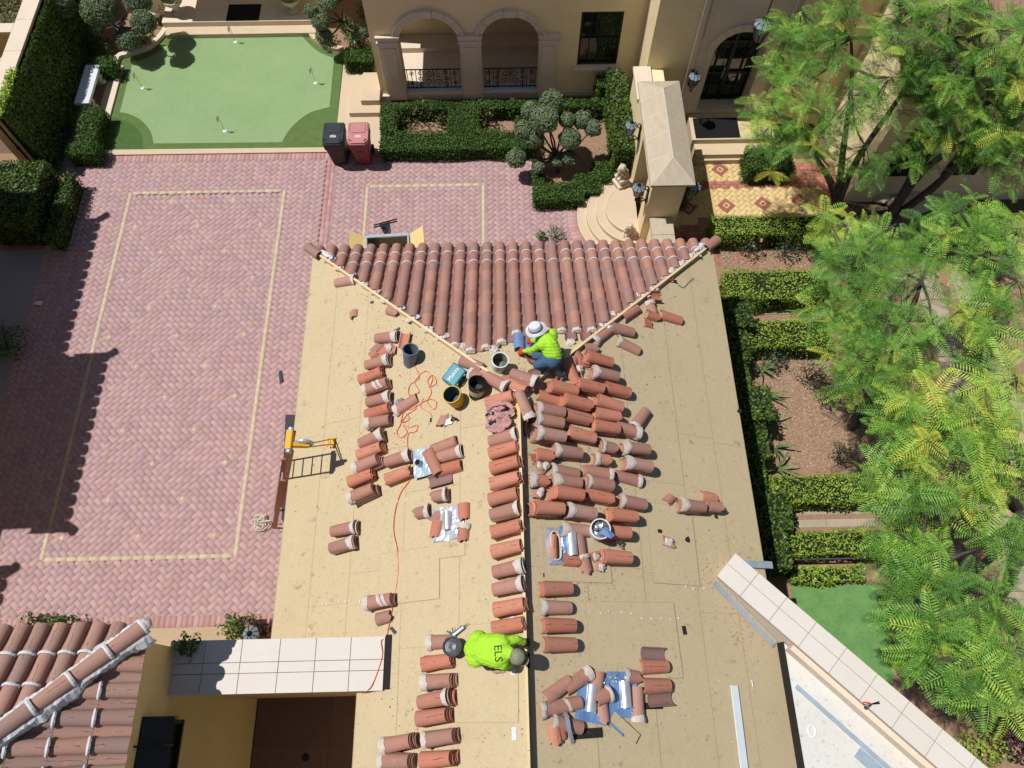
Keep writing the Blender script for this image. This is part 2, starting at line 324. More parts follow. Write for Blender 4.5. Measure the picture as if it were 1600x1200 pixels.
    def mesh(s, name, material, smooth=False, fix=True):
        if fix: bmesh.ops.recalc_face_normals(s.b, faces=s.b.faces[:])
        me = bpy.data.meshes.new(name); s.b.to_mesh(me); s.b.free(); me.materials.append(material)
        if smooth:
            me.polygons.foreach_set('use_smooth', [True] * len(me.polygons))
            if hasattr(me, 'set_sharp_from_angle'): me.set_sharp_from_angle(angle=math.radians(38))
        return me
    def build(s, name, material, parent=None, smooth=False, loc=None):
        me = s.mesh(name, material, smooth); o = bpy.data.objects.new(name, me)
        if parent is not None and loc is None:          # world coordinates were used: undo the parent's transform
            M_ = parent_world(parent)
            me.transform(M_.inverted())
        if loc is not None: o.location = loc
        return link(o, parent)
def parent_world(o):
    m = o.matrix_basis.copy()
    if o.parent: m = parent_world(o.parent) @ m
    return m
def smooth_path(pts, n=6, closed=False):
    pts = [Vector(p) for p in pts]; out = []
    for i in range(len(pts) - 1):
        p0, p1, p2, p3 = pts[max(i - 1, 0)], pts[i], pts[i + 1], pts[min(i + 2, len(pts) - 1)]
        for k in range(n):
            t = k / n
            out.append(0.5 * ((2 * p1) + (p2 - p0) * t + (2 * p0 - 5 * p1 + 4 * p2 - p3) * t * t + (3 * p1 - p0 - 3 * p2 + p3) * t ** 3))
    out.append(pts[-1]); return out
def inside(poly, x, y):
    c = False; n = len(poly); j = n - 1
    for i in range(n):
        xi, yi, xj, yj = poly[i][0], poly[i][1], poly[j][0], poly[j][1]
        if (yi > y) != (yj > y) and x < (xj - xi) * (y - yi) / (yj - yi) + xi: c = not c
        j = i
    return c
def text_mesh(txt, size, material, extrude=0.0008):
    cu = bpy.data.curves.new('lettering', 'FONT'); cu.body = txt; cu.size = size; cu.align_x = 'CENTER'; cu.align_y = 'CENTER'; cu.extrude = extrude
    cu.resolution_u = 3
    o = bpy.data.objects.new('lettering', cu); COL.objects.link(o)
    dg = bpy.context.evaluated_depsgraph_get(); dg.update()
    me = bpy.data.meshes.new_from_object(o.evaluated_get(dg)); bpy.data.objects.remove(o)
    me.materials.clear(); me.materials.append(material); return me
# --- scattered leaves -------------------------------------------------------
LEAF_V = np.array([[-0.5, 0, 0], [0, -0.28, 0.05], [0.5, 0, -0.04], [0, 0.28, 0.05]], dtype=np.float32)
def leaves(P, Nn, size, spread=0.9, tone=None, shape=None, flat=False):
    """one bent quad per point, roughly facing its normal"""
    n = len(P); base = LEAF_V if shape is None else shape
    N_ = Nn + RNG.normal(0, spread, (n, 3)); N_ /= np.linalg.norm(N_, axis=1, keepdims=True) + 1e-9
    a = RNG.normal(0, 1, (n, 3)); u = np.cross(N_, a); u /= np.linalg.norm(u, axis=1, keepdims=True) + 1e-9
    v = np.cross(N_, u); sz = size * RNG.uniform(0.65, 1.35, n)
    V = P[:, None, :] + sz[:, None, None] * (base[None, :, 0:1] * u[:, None, :] + base[None, :, 1:2] * v[:, None, :] + base[None, :, 2:3] * N_[:, None, :])
    k = len(base); F = np.arange(n * k, dtype=np.int32).reshape(n, k)
    t = np.repeat(RNG.uniform(0, 1, n) if tone is None else tone, k)
    return V.reshape(-1, 3), F, t
def cat_leaves(parts):
    Vs, Fs, Ts, o = [], [], [], 0
    for V, F, T in parts: Vs.append(V); Fs.append(F + o); Ts.append(T); o += len(V)
    return np.concatenate(Vs), np.concatenate(Fs), np.concatenate(Ts)
def proj(p):
    c, s = math.cos(YAW), math.sin(YAW)
    X = c * p[0] - s * p[1]; Y = s * p[0] + c * p[1]; Z = p[2] - CAMH
    fw = Y * math.sin(PITCH) - Z * math.cos(PITCH); up = Y * math.cos(PITCH) + Z * math.sin(PITCH)
    return 800 + FOC * X / fw, 600 - FOC * up / fw
# ------------------------------------------------------------------ ground sheet
g = MB(); g.poly([(-90, -90, -0.06), (90, -90, -0.06), (90, 90, -0.06), (-90, 90, -0.06)])
tag(g.build('ground', M['soil']), kind='structure')

# ------------------------------------------------------------------ brick courtyard
BL, BW = 0.236, 0.118
court = MB(); court.poly([(-14.6, 0.6, -0.022), (3.2, 0.6, -0.022), (3.2, 14.6, -0.022), (-14.6, 14.6, -0.022)])
court = tag(court.build('courtyard_paving', M['joint_sand']), kind='structure')
BT = []
for (ix, z) in ((0.0026, 0.0), (0.0015, -0.002), (0.0015, -0.03)):
    hx, hy = BL / 2 - ix, BW / 2 - ix; BT += [(-hx, -hy, z), (hx, -hy, z), (hx, hy, z), (-hx, hy, z)]
BT = np.array(BT, dtype=np.float32)
BF = np.array([(0, 1, 2, 3)] + [(4 + k, 4 + (k + 1) % 4, (k + 1) % 4, k) for k in range(4)] + [(8 + k, 8 + (k + 1) % 4, 4 + (k + 1) % 4, 4 + k) for k in range(4)], dtype=np.int32)
def brick_field(name, bricks, material, parent, z=0.0):
    """bricks: list of (x, y, angle, sx) -> one mesh of real bricks"""
    A = np.array(bricks, dtype=np.float32); n = len(A)
    c, s = np.cos(A[:, 2]), np.sin(A[:, 2])
    lx = BT[None, :, 0] * A[:, 3:4]; ly = BT[None, :, 1] * np.ones((n, 1))
    V = np.stack([A[:, 0:1] + lx * c[:, None] - ly * s[:, None], A[:, 1:2] + lx * s[:, None] + ly * c[:, None], z + BT[None, :, 2] + RNG.normal(0, 0.0014, (n, 1)) + 0 * lx], axis=-1)
    F = (BF[None] + (np.arange(n) * 12)[:, None, None]).reshape(-1, 4)
    return tag(obj_me(name, mesh_np(name, V, F, material, np.repeat(RNG.uniform(0, 1, n), 12)), parent), kind='stuff')
def single_bricks(name, bricks, material, parent, z=0.0, sy=1):
    me = mesh_np(name, BT, BF, material)
    for (x, y, a, sx) in bricks:
        o = obj_me(name, me, parent); o.location = (x, y, z + random.gauss(0, 0.0014)); o.rotation_euler = (random.gauss(0, 0.004), random.gauss(0, 0.004), a); o.scale = (sx, sy, 1)
RECT = (-10.15, 3.33, -5.95, 13.28); RECT2 = (-3.68, 9.4, -0.5, 13.37)
SEAM = (-4.86, -4.62)
YS = [(-8.98 + 0.835 * i, 12.99 - 0.835 * j) for i in range(-3, 6) for j in range(-3, 16) if (i + j) % 2 == 0]
YS = [p for p in YS if RECT[0] + .2 < p[0] < RECT[2] - .2 and RECT[1] + .2 < p[1] < RECT[3] - .2]
steps_c = (3.5, 12.1)
def court_ok(x, y):
    if not (-12.6 < x < 3.2 and 1.95 < y < 14.5): return False
    if -3.5 < x < 4 and y < 9.6: return False
    if -4.83 < x < -4.65: return False
    if x > -0.36 and 13.75 < y and x < 0: pass
    if (x - steps_c[0]) ** 2 + (y - steps_c[1]) ** 2 < 1.5 ** 2: return False
    return True
c45 = math.sqrt(0.5); field = []
for i in range(-160, 160):
    for j in range(-160, 160):
        q = (i - j) % 4
        if q == 0: cx, cy, a = i + 1.0, j + 0.5, 0.0
        elif q == 3: cx, cy, a = i + 0.5, j + 1.0, math.pi / 2
        else: continue
        X, Y = cx * BW, cy * BW; x, y = -5 + (X - Y) * c45, 8 + (X + Y) * c45
        if not court_ok(x, y): continue
        d = -0.03
        if RECT[0] - d < x < RECT[2] + d and RECT[1] - d < y < RECT[3] + d: continue
        field.append((x, y, a + math.pi / 4, 1.0))
CELL = 0.835 * math.sqrt(2); m_ = CELL / BL; ys_set = []
o0 = Vector((-8.98, 12.99, 0))
for I in range(-14, 15):              # inside the yellow frame: diamond cells of running bond
    for J in range(-14, 15):
        for rr in range(10):
            for cc in range(-1, 6):
                if (I + J) % 2: u, v = (rr + 0.5) * BW, (cc + 0.5 + 0.5 * (rr % 2)) * BL
                else: v, u = (rr + 0.5) * BW, (cc + 0.5 + 0.5 * (rr % 2)) * BL
                if not (0 <= u < CELL - 1e-4 and 0 <= v < CELL - 1e-4): continue
                U, Vv = I * CELL + u, J * CELL + v
                x, y = o0.x + (U - Vv) * c45, o0.y + (U + Vv) * c45
                if RECT[0] + .0 < x < RECT[2] - .0 and RECT[1] + .0 < y < RECT[3] - .0:
                    if min((x - p[0]) ** 2 + (y - p[1]) ** 2 for p in YS) < 0.0035: continue
                    field.append((x, y, math.pi / 4 + (math.pi / 2 if (I + J) % 2 else 0), 1.0))
def in_view(b):
    u, v = proj((b[0], b[1], 0)); return 5 < u < 1595 and 5 < v < 1195 and not (b[0] < -9.3 and b[1] < 8.3)
field.sort(key=lambda b: (0 if in_view(b) else 1, b[0] ** 2 + b[1] ** 2))
single_bricks('paving_brick', field[:300], M['brick_red'], court)
brick_field('paving_brick_field', field[300:], M['brick_red'], court)
def line_bricks(x0, y0, x1, y1, along=True):
    L = math.hypot(x1 - x0, y1 - y0); step = BL if along else BW; n = max(1, round(L / step)); a = math.atan2(y1 - y0, x1 - x0)
    return [(x0 + (x1 - x0) * (k + .5) / n, y0 + (y1 - y0) * (k + .5) / n, a + (0 if along else math.pi / 2), L / n / step if along else 1.0) for k in range(n)]
yb = []
for (a, b, c, d) in (RECT, RECT2):
    yb += line_bricks(a, b, a, d) + line_bricks(c, b, c, d) + line_bricks(a + .06, d, c - .06, d)
    if b < 5: yb += line_bricks(a + .06, b, c - .06, b)
single_bricks('border_brick', yb, M['brick_yellow'], court, 0.007, .8)
ysq = MB()
ys_me = mesh_np('inlay_brick', BT * np.array([0.42, .85, 1], dtype=np.float32), BF, M['brick_yellow'])
for p in YS:
    o = obj_me('inlay_brick', ys_me, court); o.location = (p[0], p[1], 0.003); o.rotation_euler = (0, 0, math.pi / 4)
sol = line_bricks(-12.0, 14.48, 0, 14.48, False) + line_bricks(-12.2, 1.98, -3.8, 1.98, False) + line_bricks(-4.80, 9.4, -4.80, 14.36, True) + line_bricks(-4.682, 9.4, -4.682, 14.36, True)
sol += [(steps_c[0] + 1.62 * math.cos(t), steps_c[1] + 1.62 * math.sin(t), t, 1.0) for t in np.arange(1.75, 4.3, 0.075)]
brick_field('edging_brick', sol, M['brick_edge'], court, 0.006)
# strips of plain concrete round the courtyard
def strip(name, pts, z0, z1, m):
    return tag(MB().prism(pts, z0, z1).build(name, M[m]), kind='structure')
strip('concrete_path', [(-9.2, 1.2), (-3.7, 1.2), (-3.7, 1.86), (-9.2, 1.86)], -0.05, 0.004, 'concrete')
pad = [G(12, 388), G(77, 388), G(50, 510), G(-30, 560)]
strip('driveway_apron', [(-14.5, 7.5), (-12.05, 7.3), (-12.05, 11.45), (-14.5, 11.45)], -0.05, 0.006, 'slate_pad')
strip('driveway_apron', [(-14.5, 1.2), (-12.3, 1.2), (-12.3, 5.6), (-14.5, 5.6)], -0.05, 0.006, 'slate_pad')

# ------------------------------------------------------------------ putting green
def curve(pxs, z, n=5): return [tuple(p)[:2] for p in smooth_path([G(*q, z) for q in pxs], n)]
green = [(284, 52), (466, 47)]; gp = [tuple(G(*q, .02))[:2] for q in green]
gp += curve([(466, 47), (478, 63), (497, 80), (522, 91)], .02) + [tuple(G(515, 167, .02))[:2]]
gp += curve([(515, 167), (484, 176), (460, 194), (447, 210), (441, 222)], .02) + [tuple(G(240, 224, .02))[:2]]
gp += curve([(240, 224), (235, 205), (222, 189), (205, 179), (187, 175)], .02) + [tuple(G(207, 97, .02))[:2]]
gp += curve([(207, 97), (228, 91), (250, 78), (268, 64), (284, 52)], .02)
fr = [(262, 45), (480, 38)]; fp = [tuple(G(*q))[:2] for q in fr] + curve([(480, 38), (490, 60), (508, 76), (537, 84)], 0) + [tuple(G(527, 190))[:2], tuple(G(520, 232))[:2], tuple(G(158, 236))[:2], tuple(G(189, 104))[:2]]
fp += curve([(189, 104), (190, 92), (222, 84), (248, 66), (262, 45)], 0)
tag(MB().prism(fp, -0.05, 0.008).build('fringe_grass', M['fringe_turf']), kind='structure')
tag(MB().prism(gp, -0.05, 0.014).build('putting_green', M['putting_turf']), kind='structure')
rp = curve([(160, 235), (171, 187), (190, 187), (210, 197), (221, 212), (224, 234)], 0)
tag(MB().prism(rp, -0.05, 0.012).build('rough_grass', M['rough_turf']), kind='structure')
for nm, poly, z, m in (('stone_kerb', [G(153, 244), G(160, 236), G(518, 232), G(518, 239)], 0.05, 'stone_step'),
                       ('stone_kerb', [G(148, 244), G(157, 244), G(194, 105), G(186, 105)], 0.06, 'stone_trim'),
                       ('garden_path', [G(537, 99), G(586, 97), G(600, 150), G(596, 240), G(522, 240)], 0.012, 'stone_step'),
                       ('garden_path', [G(158, 162), G(171, 120), G(186, 117), G(165, 182)], 0.02, 'stone_step')):
    strip(nm, [tuple(p)[:2] for p in poly], -0.05, z, m)
def ribbon(name, pxs, wdt, z0, z1, m, z=0.0):
    P = smooth_path([G(*q, z) for q in pxs], 6); A, B = [], []
    for i, p in enumerate(P):
        t = (P[min(i + 1, len(P) - 1)] - P[max(i - 1, 0)]).normalized(); n = Vector((-t.y, t.x, 0)) * wdt / 2
        A.append((p + n)[:2]); B.append((p - n)[:2])
    b = MB()
    for i in range(len(A) - 1): b.prism([A[i], A[i + 1], B[i + 1], B[i]], z0, z1)
    bmesh.ops.remove_doubles(b.b, verts=b.b.verts[:], dist=0.0005)
    return tag(b.build(name, M[m]), kind='structure')
ribbon('stone_kerb', [(181, 112), (186, 92), (205, 86), (232, 77), (252, 60), (266, 40)], 0.15, -.05, .12, 'stone_trim')
ribbon('stone_kerb', [(480, 38), (488, 57), (506, 73), (536, 80)], 0.16, -.05, .12, 'stone_step')
# planting beds of mulch (the ground under hedges and roses)
def bed(pxs, m='mulch', z=0.004):
    return tag(MB().prism([tuple(G(*q))[:2] for q in pxs], -0.055, z).build('mulch_bed', M[m]), kind='structure')
bed([(600, 165), (950, 160), (1000, 165), (1000, 300), (835, 320), (830, 235), (600, 232)])
bed([(-20, 60), (190, -10), (265, 40), (190, 100), (170, 180), (140, 245), (60, 245)])
bed([(478, 30), (560, -10), (600, 100), (540, 95), (500, 70)])
bed([(1090, 340), (1700, 330), (1800, 1300), (1240, 1300), (1160, 900)])
bed([(0, 240), (110, 240), (70, 390), (-60, 420)])
# ------------------------------------------------------------------ garage with the stripped hip roof
YB = -2.6
gar = empty('garage_building', (RX, 4.0, 0), 'single-storey garage whose hip roof is stripped to tan felt, only its far slope still tiled', 'building')
b = MB(); b.prism([(-3.55, 1.2), (-2.3, 1.2), (-2.3, YB), (3.98, YB), (3.98, 8.5), (-3.55, 8.5)], -0.06, 3.0)
b.build('wall', M['stucco'], gar)
XL2, YC = -2.36, 0.75                      # the left slope is cut back beside the small courtyard
dk = MB()
def RP(x, y, dz=0.0): return Vector((x, y, zroof(x, y) + dz))
ns_ = Vector((0, 0, 1))
dk.slab([RP(-3.98, YC), RP(RX, YC), RP(RX, RA), RP(-3.98, RF)], 0.06, ns_)
dk.slab([RP(XL2, YB), RP(RX, YB), RP(RX, YC), RP(XL2, YC)], 0.06, ns_)
dk.slab([RP(RX, YB), RP(4.41, YB), RP(4.41, RF), RP(RX, RA)], 0.06, ns_)
dk.slab([RP(RX, RA), RP(4.41, RF), RP(-3.98, RF)], 0.06, ns_)
dk.build('roof_deck', M['wood_new'], gar)
# felt laid in strips, each lapping 5 cm over the one below, end laps along the strips
def felt(x0, x1, y0, y1, dz):
    """plan rectangle clipped by the hip line"""
    hip = lambda x: RA + abs(x - RX)
    pts = [(x0, y0), (x1, y0), (x1, min(y1, hip(x1))), (x0, min(y1, hip(x0)))]
    if pts[2][1] < pts[1][1] + .02 and pts[3][1] < pts[0][1] + .02: return
    P = [RP(x, max(y, y0), dz) for x, y in pts]
    MB().slab(P, 0.005, ns_).build('felt_sheet', M['felt'], gar)
    q = [Vector(p) + Vector((0, 0, .0015)) for p in P]; sm = MB(); rw_ = random.uniform(.006, .012)
    for (i, j, dx) in ((0, 3, rw_), (1, 2, -rw_)): sm.poly([q[i], q[i] + Vector((dx, 0, -dx * RS if q[i].x > RX else dx * RS)), q[j] + Vector((dx, -abs(dx), -dx * RS if q[i].x > RX else dx * RS)), q[j]])
    sm.poly([q[0], q[1], q[1] + Vector((0, .006, 0)), q[0] + Vector((0, .006, 0))])
    sm.build('lap_seam', M['seam'], gar)
random.seed(3)
edges = [0.0, 0.93, 1.86, 2.79, 3.5, 4.2]
for side in (-1, 1):
    for k in range(5):
        a, c = edges[k], min(edges[k + 1] + 0.05, 4.205)
        xs = sorted((RX + side * a, RX + side * c))
        if side < 0: xs[0] = max(xs[0], -3.985)
        dz = 0.008 + 0.003 * (4 - k)
        cuts = [YB if (side > 0 or RX - a > XL2 + 1e-3) else YC] + [random.uniform(0.9, 2.2), random.uniform(3.4, 5.2)] + [RF]
        for j in range(3):
            x0, x1 = xs; y0, y1 = cuts[j], cuts[j + 1] + (0.06 if j < 2 else 0)
            if side < 0 and y0 < YC - 1e-3:
                if x1 <= XL2: y0 = YC
                elif x0 < XL2:
                    felt(XL2, x1, y0, min(y1, YC), dz + 0.0011 * j); felt(x0, x1, YC, y1, dz + 0.0011 * j) if y1 > YC else None
                    continue
            felt(x0, x1, y0, y1, dz + 0.0011 * j)
MB().slab([RP(RX, RA, .012), RP(4.38, RF - .03, .012), RP(-3.95, RF - .03, .012)], 0.005, ns_).build('felt_sheet', M['felt'], gar)
# patches: small felt repairs and torn black spots
def patch(px, py, wx, wy, rz, m, name, h=0.026):
    c = R(px, py); n = roof_n(c.x, c.y); X = Vector((math.cos(rz), math.sin(rz), 0)); X = (X - n * X.dot(n)).normalized(); Y = n.cross(X)
    P = [c + n * h + X * sx * wx / 2 + Y * sy * wy / 2 for sx, sy in ((-1, -1), (1, -1), (1, 1), (-1, 1))]
    if m == 'felt':
        Q = [c + n * (h - .001) + X * sx * (wx / 2 + .006) + Y * sy * (wy / 2 + .006) for sx, sy in ((-1, -1), (1, -1), (1, 1), (-1, 1))]; MB().slab(Q, 0.005, n).build('lap_seam', M['seam'], gar)
    return MB().slab(P, 0.006, n).build(name, M[m], gar)
patch(884, 901, .78, .06, 0, 'black_felt', 'bare_strip'); patch(1018, 1103, .36, .09, 0, 'black_felt', 'bare_strip')
patch(916, 1146, .5, .13, .03, 'black_felt', 'bare_strip'); patch(993, 980, .12, .11, 0, 'black_felt', 'bare_patch'); patch(1068, 985, .07, .13, .1, 'black_felt', 'bare_patch')
for (px, py, wx, wy) in ((900, 860, 1.15, .95), (990, 1000, 1.6, 1.1), (760, 1050, 1.0, 1.3), (640, 900, 1.1, .8), (700, 850, .62, .42), (1050, 850, .9, 1.3)):
    patch(px, py, wx, wy, random.uniform(-.02, .02), 'felt', 'felt_patch', 0.0265 + random.uniform(0, .003))
nb = MB()   # white button caps of roofing nails
for (x0, y0, x1, y1, n) in ((503, 944, 560, 938, 6), (585, 789, 640, 780, 6), (924, 957, 982, 957, 5), (1003, 966, 1060, 966, 5), (1070, 917, 1100, 919, 3), (675, 566, 800, 545, 7), (655, 588, 700, 580, 4), (758, 648, 745, 652, 2), (640, 560, 700, 610, 3)):
    for k in range(n):
        t = k / max(1, n - 1); p = R(x0 + (x1 - x0) * t + random.uniform(-4, 4), y0 + (y1 - y0) * t + random.uniform(-2, 2), .028)
        nb.lathe([(.013, 0), (.012, .004), (.003, .007)], p, 6)
for k in range(60):
    p = R(random.choice([random.uniform(500, 740), random.uniform(900, 1160)]), random.uniform(560, 1180), .028); nb.lathe([(.008, 0), (.003, .004)], p, 5)
tag(nb.build('nail_cap', M['paint_white'], gar), kind='stuff')
# nailer boards on the two hips and along the ridge
for sx in (-1, 1):
    p = RP(RX + sx * 3.98, RA + 3.98, .055); q = RP(RX + sx * 0.03, RA + 0.03, .06)
    MB().beam(p, q, .045, .11).build('hip_board', M['wood_new'], gar)
MB().span((RX - .028, -0.4, RZ + .002), (RX + .014, RA - .02, RZ + .125)).build('ridge_board', M['wood_new'], gar)
MB().span((RX - .028, YB, RZ + .002), (RX + .014, -0.405, RZ + .12)).build('ridge_board', M['wood_new'], gar)
MB().span((RX + .016, YB, RZ - .03), (RX + .05, RA - .1, RZ + .105)).build('ridge_shadow_strip', M['black_felt'], gar)  # black strip standing in for the ridge board's shadow on its right side
for k, y in enumerate((-.2, .62, .98, 1.36)):
    MB().box((RX - .19, y, RZ - .06), (.07, .16, .012), Matrix.Rotation(-.42, 3, 'Y')).build('strap', M['sheet_metal'], gar)
# --- barrel tiles -----------------------------------------------------------
def tile_mesh(name, m, L=0.46, rw=0.102, rn=0.083, hw=0.092, hn=0.075, th=0.014, seg=7, jag=0.0, flip=False, span=(0, 1), jag2=0.0):
    """half-round tapered tile, long axis x, wide end at -x, open side down (flip: up)"""
    b = MB().b; rows = []
    for (x, r, h, je) in ((-L / 2, rw, hw, jag2), (0.0, (rw + rn) / 2, (hw + hn) / 2, 0), (L / 2, rn, hn, jag)):
        for inner in (0, 1):
            row = []
            for k in range(seg + 1):
                u = span[0] + (span[1] - span[0]) * k / seg; a = math.pi * u
                rr, hh = (r - th * inner, h - th * inner)
                xx = x + (je * ((math.sin(k * 2.3 + jag * 90) + math.sin(k * 5.1)) * 0.5) if je else 0)
                z = hh * math.sin(a); z = (hw - z) if flip else z
                row.append(b.verts.new((xx, rr * math.cos(a), z)))
            rows.append(row)
    for o in (0, 1):
        for s in range(2):
            A, B = rows[s * 2 + o], rows[s * 2 + 2 + o]
            for k in range(seg): b.faces.new((A[k], A[k + 1], B[k + 1], B[k]))
    for (A, B) in ((rows[0], rows[1]), (rows[4], rows[5])):
        for k in range(seg): b.faces.new((A[k], A[k + 1], B[k + 1], B[k]))
    for k in (0, seg):
        for s in range(2): b.faces.new((rows[s * 2][k], rows[s * 2 + 2][k], rows[s * 2 + 3][k], rows[s * 2 + 1][k]))
    mb = MB.__new__(MB); mb.b = b
    return mb.mesh(name, m, smooth=True)
def frame_at(p, xdir, n):
    x = (xdir - n * xdir.dot(n)).normalized(); y = n.cross(x)
    m = Matrix((x, y, n)).transposed().to_4x4(); m.translation = p; return m
cover = tile_mesh('cover_tile', M['clay_roof'], L=.43, rw=.104, rn=.088, hw=.092, hn=.078)
pan = tile_mesh('pan_tile', M['clay_pan'], L=.43, rw=.092, rn=.104, hw=.075, hn=.08, flip=True)
def lump(name, m, rx, ry, rz, jit=.25):
    b = MB(); b.ball((0, 0, 0), (rx, ry, rz), 2)
    for v in b.b.verts: v.co *= 1 + random.uniform(-jit, jit)
    return b.mesh(name, m, smooth=False)
lumps = [lump('mortar', M['mortar'], .1, .085, .045) for _ in range(4)]
lumps_w = [lump('mortar', M['mortar_white'], .1, .085, .045) for _ in range(4)]
def arc_bead(name, m, r, h, w, th, seg=8, wob=.004):
    b = MB(); rows = []
    for (x, e) in ((-w / 2, 0), (0, th), (w / 2, 0)):
        rows.append([b.b.verts.new((x + random.uniform(-wob, wob), (r + e) * math.cos(math.pi * k / seg), (h + e) * math.sin(math.pi * k / seg))) for k in range(seg + 1)])
    for i in range(2):
        for k in range(seg): b.b.faces.new((rows[i][k], rows[i][k + 1], rows[i + 1][k + 1], rows[i + 1][k]))
    return b.mesh(name, m)
beads = [arc_bead('mortar_bead', M['mortar_white'], .103, .094, .03, .007) for _ in range(3)]
caps = []
for _ in range(3):
    b = MB(); b.lathe([(.0, -.05), (.085, -.045), (.1, 0), (.085, .04), (.0, .045)], seg=10, caps=False)
    for v in b.b.verts: v.co = Vector((v.co.z, v.co.x, max(0, v.co.y) * .95)) * random.uniform(.92, 1.06)
    caps.append(b.mesh('mortar_cap', M['mortar'], smooth=False))
upv = Vector((0, -CT, RS * CT)); fn = Vector((0, RS * CT, CT))
def front_pt(x, t, off=0.0): return Vector((x, RF + .06, zroof(x, RF + .06) if abs(x - RX) < RW else RE - RS * .06)) + upv * t + fn * off
PITCHX = 0.2715; random.seed(12)
glen = lambda x: (RF + .06 - (RA + abs(x - RX))) / CT
def put(me, mtx, parent, name=None):
    o = bpy.data.objects.new(name or me.name, me); link(o, parent)
    o.matrix_basis = parent_world(parent).inverted() @ mtx if parent is not None else mtx
    return o
def eave_pt(x, t, off): return Vector((x, RF + .06, RE - RS * .06)) + upv * t + fn * off
for i in range(-16, 17):
    for kind in (0, 1):
        x = RX + (i + 0.5 * kind) * PITCHX
        hl = glen(x) - 0.05; lim = 3.42 + 0.12 * math.sin(i * 1.7)
        if 0.0 < x - RX < 1.5 and kind == 0: lim = 3.0 if i > 2 else 3.3
        if 1 <= i <= 2: lim = 2.98
        if i in (0,): lim = 3.05 if kind == 0 else 3.4
        end = min(hl, lim); k = 0
        if end < 0.12: continue
        while k * 0.36 < end - 0.07:
            t0 = k * 0.36 - 0.03; L = min(0.43, end - t0); sc = L / 0.43
            xd = (upv * 0.43 + fn * -0.016).normalized()
            pos = eave_pt(x, t0 + L / 2, (0.036 if kind == 0 else 0.004) + 0.008 + random.uniform(-.003, .003))
            m = frame_at(pos, (xd + Vector((random.gauss(0, .01), 0, 0))), fn) @ Matrix.Rotation(0.0 if kind else 0.035, 4, 'Y')
            m = m @ Matrix.Diagonal((sc, 1, 1, 1))
            put(cover if kind == 0 else pan, m, gar)
            if kind == 0 and k in (1, 2) and random.random() < .93:
                put(random.choice(beads), frame_at(eave_pt(x, t0 + .005, 0.055), upv, fn), gar)
            k += 1
        if kind == 0 and end == lim:
            put(random.choice(caps), frame_at(eave_pt(x, end + .02, .04), upv, fn), gar)
        elif kind == 0 and end == hl:
            for _ in range(2 if x < RX else 1):
                put(random.choice(lumps_w if random.random() < .4 else lumps), frame_at(eave_pt(x + random.uniform(-.05, .05), end + random.uniform(-.05, .06), .05), Vector((1, random.uniform(-1, 1), 0)), fn) @ Matrix.Diagonal((random.uniform(.7, 1.3), 1, .8, 1)), gar)
        elif kind == 1 and end == lim and random.random() < .7:
            put(random.choice(lumps), frame_at(eave_pt(x, end + .02, .03), upv, fn), gar)
hip_t = tile_mesh('hip_tile', M['clay_roof'], L=.46, rw=.118, rn=.1, hw=.11, hn=.095)
for sx in (-1, 1):
    p = RP(RX + sx * 4.16, RA + 4.16, .07); d = Vector((-sx, -1, RS)).normalized(); n = Vector((sx * RS * .5, RS * .5, 1)).normalized()
    put(hip_t, frame_at(p, d, n), gar)
    for q in range(4): put(random.choice(lumps_w), frame_at(p + d * (.2 + .06 * q) + Vector((-sx * .09, .05, .02)), d, n) @ Matrix.Diagonal((1.2, .6, .8, 1)), gar)
# white mortar smear left of the right hip end
for q in range(7):
    u = 3.9 - q * .13; put(random.choice(lumps_w), frame_at(RP(RX + u - .13, RA + u + .02, .06), Vector((-1, -1, .4)), fn) @ Matrix.Diagonal((1.1, .6, .6, 1)), gar)
MB().span((-3.99, YC, RE - .16), (-3.95, RF, RE - .055)).build('fascia', M['wood_new'], gar)
MB().span((4.37, YB, RE - .16), (4.41, RF, RE - .055)).build('fascia', M['wood_new'], gar)
MB().span((-3.95, RF - .03, RE - .16), (4.37, RF, RE - .055)).build('fascia', M['wood_new'], gar)

# ------------------------------------------------------------------ coped wall across the passage
cw = empty('coped_wall', (-3.5, .8, 0), 'thick yellow stucco wall with cream coping slabs, between tiled house and garage roof', 'wall')
MB().span((-5.1, .46, -.06), (-1.98, 1.13, 4.13)).build('wall', M['stucco_gold'], cw)
cx = [-5.2, -4.66, -4.1, -3.52, -2.97, -2.44, -1.92]; cy = [.40, .69, .845, 1.18]
MB().span((-5.19, .41, 4.12), (-1.93, 1.17, 4.185)).build('mortar_bed', M['grout'], cw)
for i in range(6):
    for j in range(3):
        MB().span((cx[i] + .004, cy[j] + .004, 4.14), (cx[i + 1] - .004, cy[j + 1] - .004, 4.2 + random.uniform(-.001, .002)), .004).build('coping_slab', M['coping'], cw)
MB().span((-1.915, .42, 4.0), (-1.80, 1.2, zroof(-1.85, .8) + .03)).build('flashing', M['black_felt'], cw)  # black strip painting the shadow of the coping end on the felt
# small courtyard floor in shade, big brown tiles
cf = tag(MB().span((-5.1, YB, -.03), (-2.0, .46, -.006)).build('courtyard_floor', M['grout']), kind='structure')
for i, (x0, x1) in enumerate(((-5.09, -3.62), (-3.61, -2.5), (-2.49, -1.9))):
    for j, (y0, y1) in enumerate(((-2.5, -1.35), (-1.34, -.42), (-.41, .45))):
        MB().span((x0, y0, -.02), (x1, y1, .004)).build('floor_tile', M['brown_tile'], cf)
MB().lathe([(.075, .004), (.075, .012), (.02, .014)], (-4.05, -.62, 0), 14).build('drain_cover', M['iron'], cf)

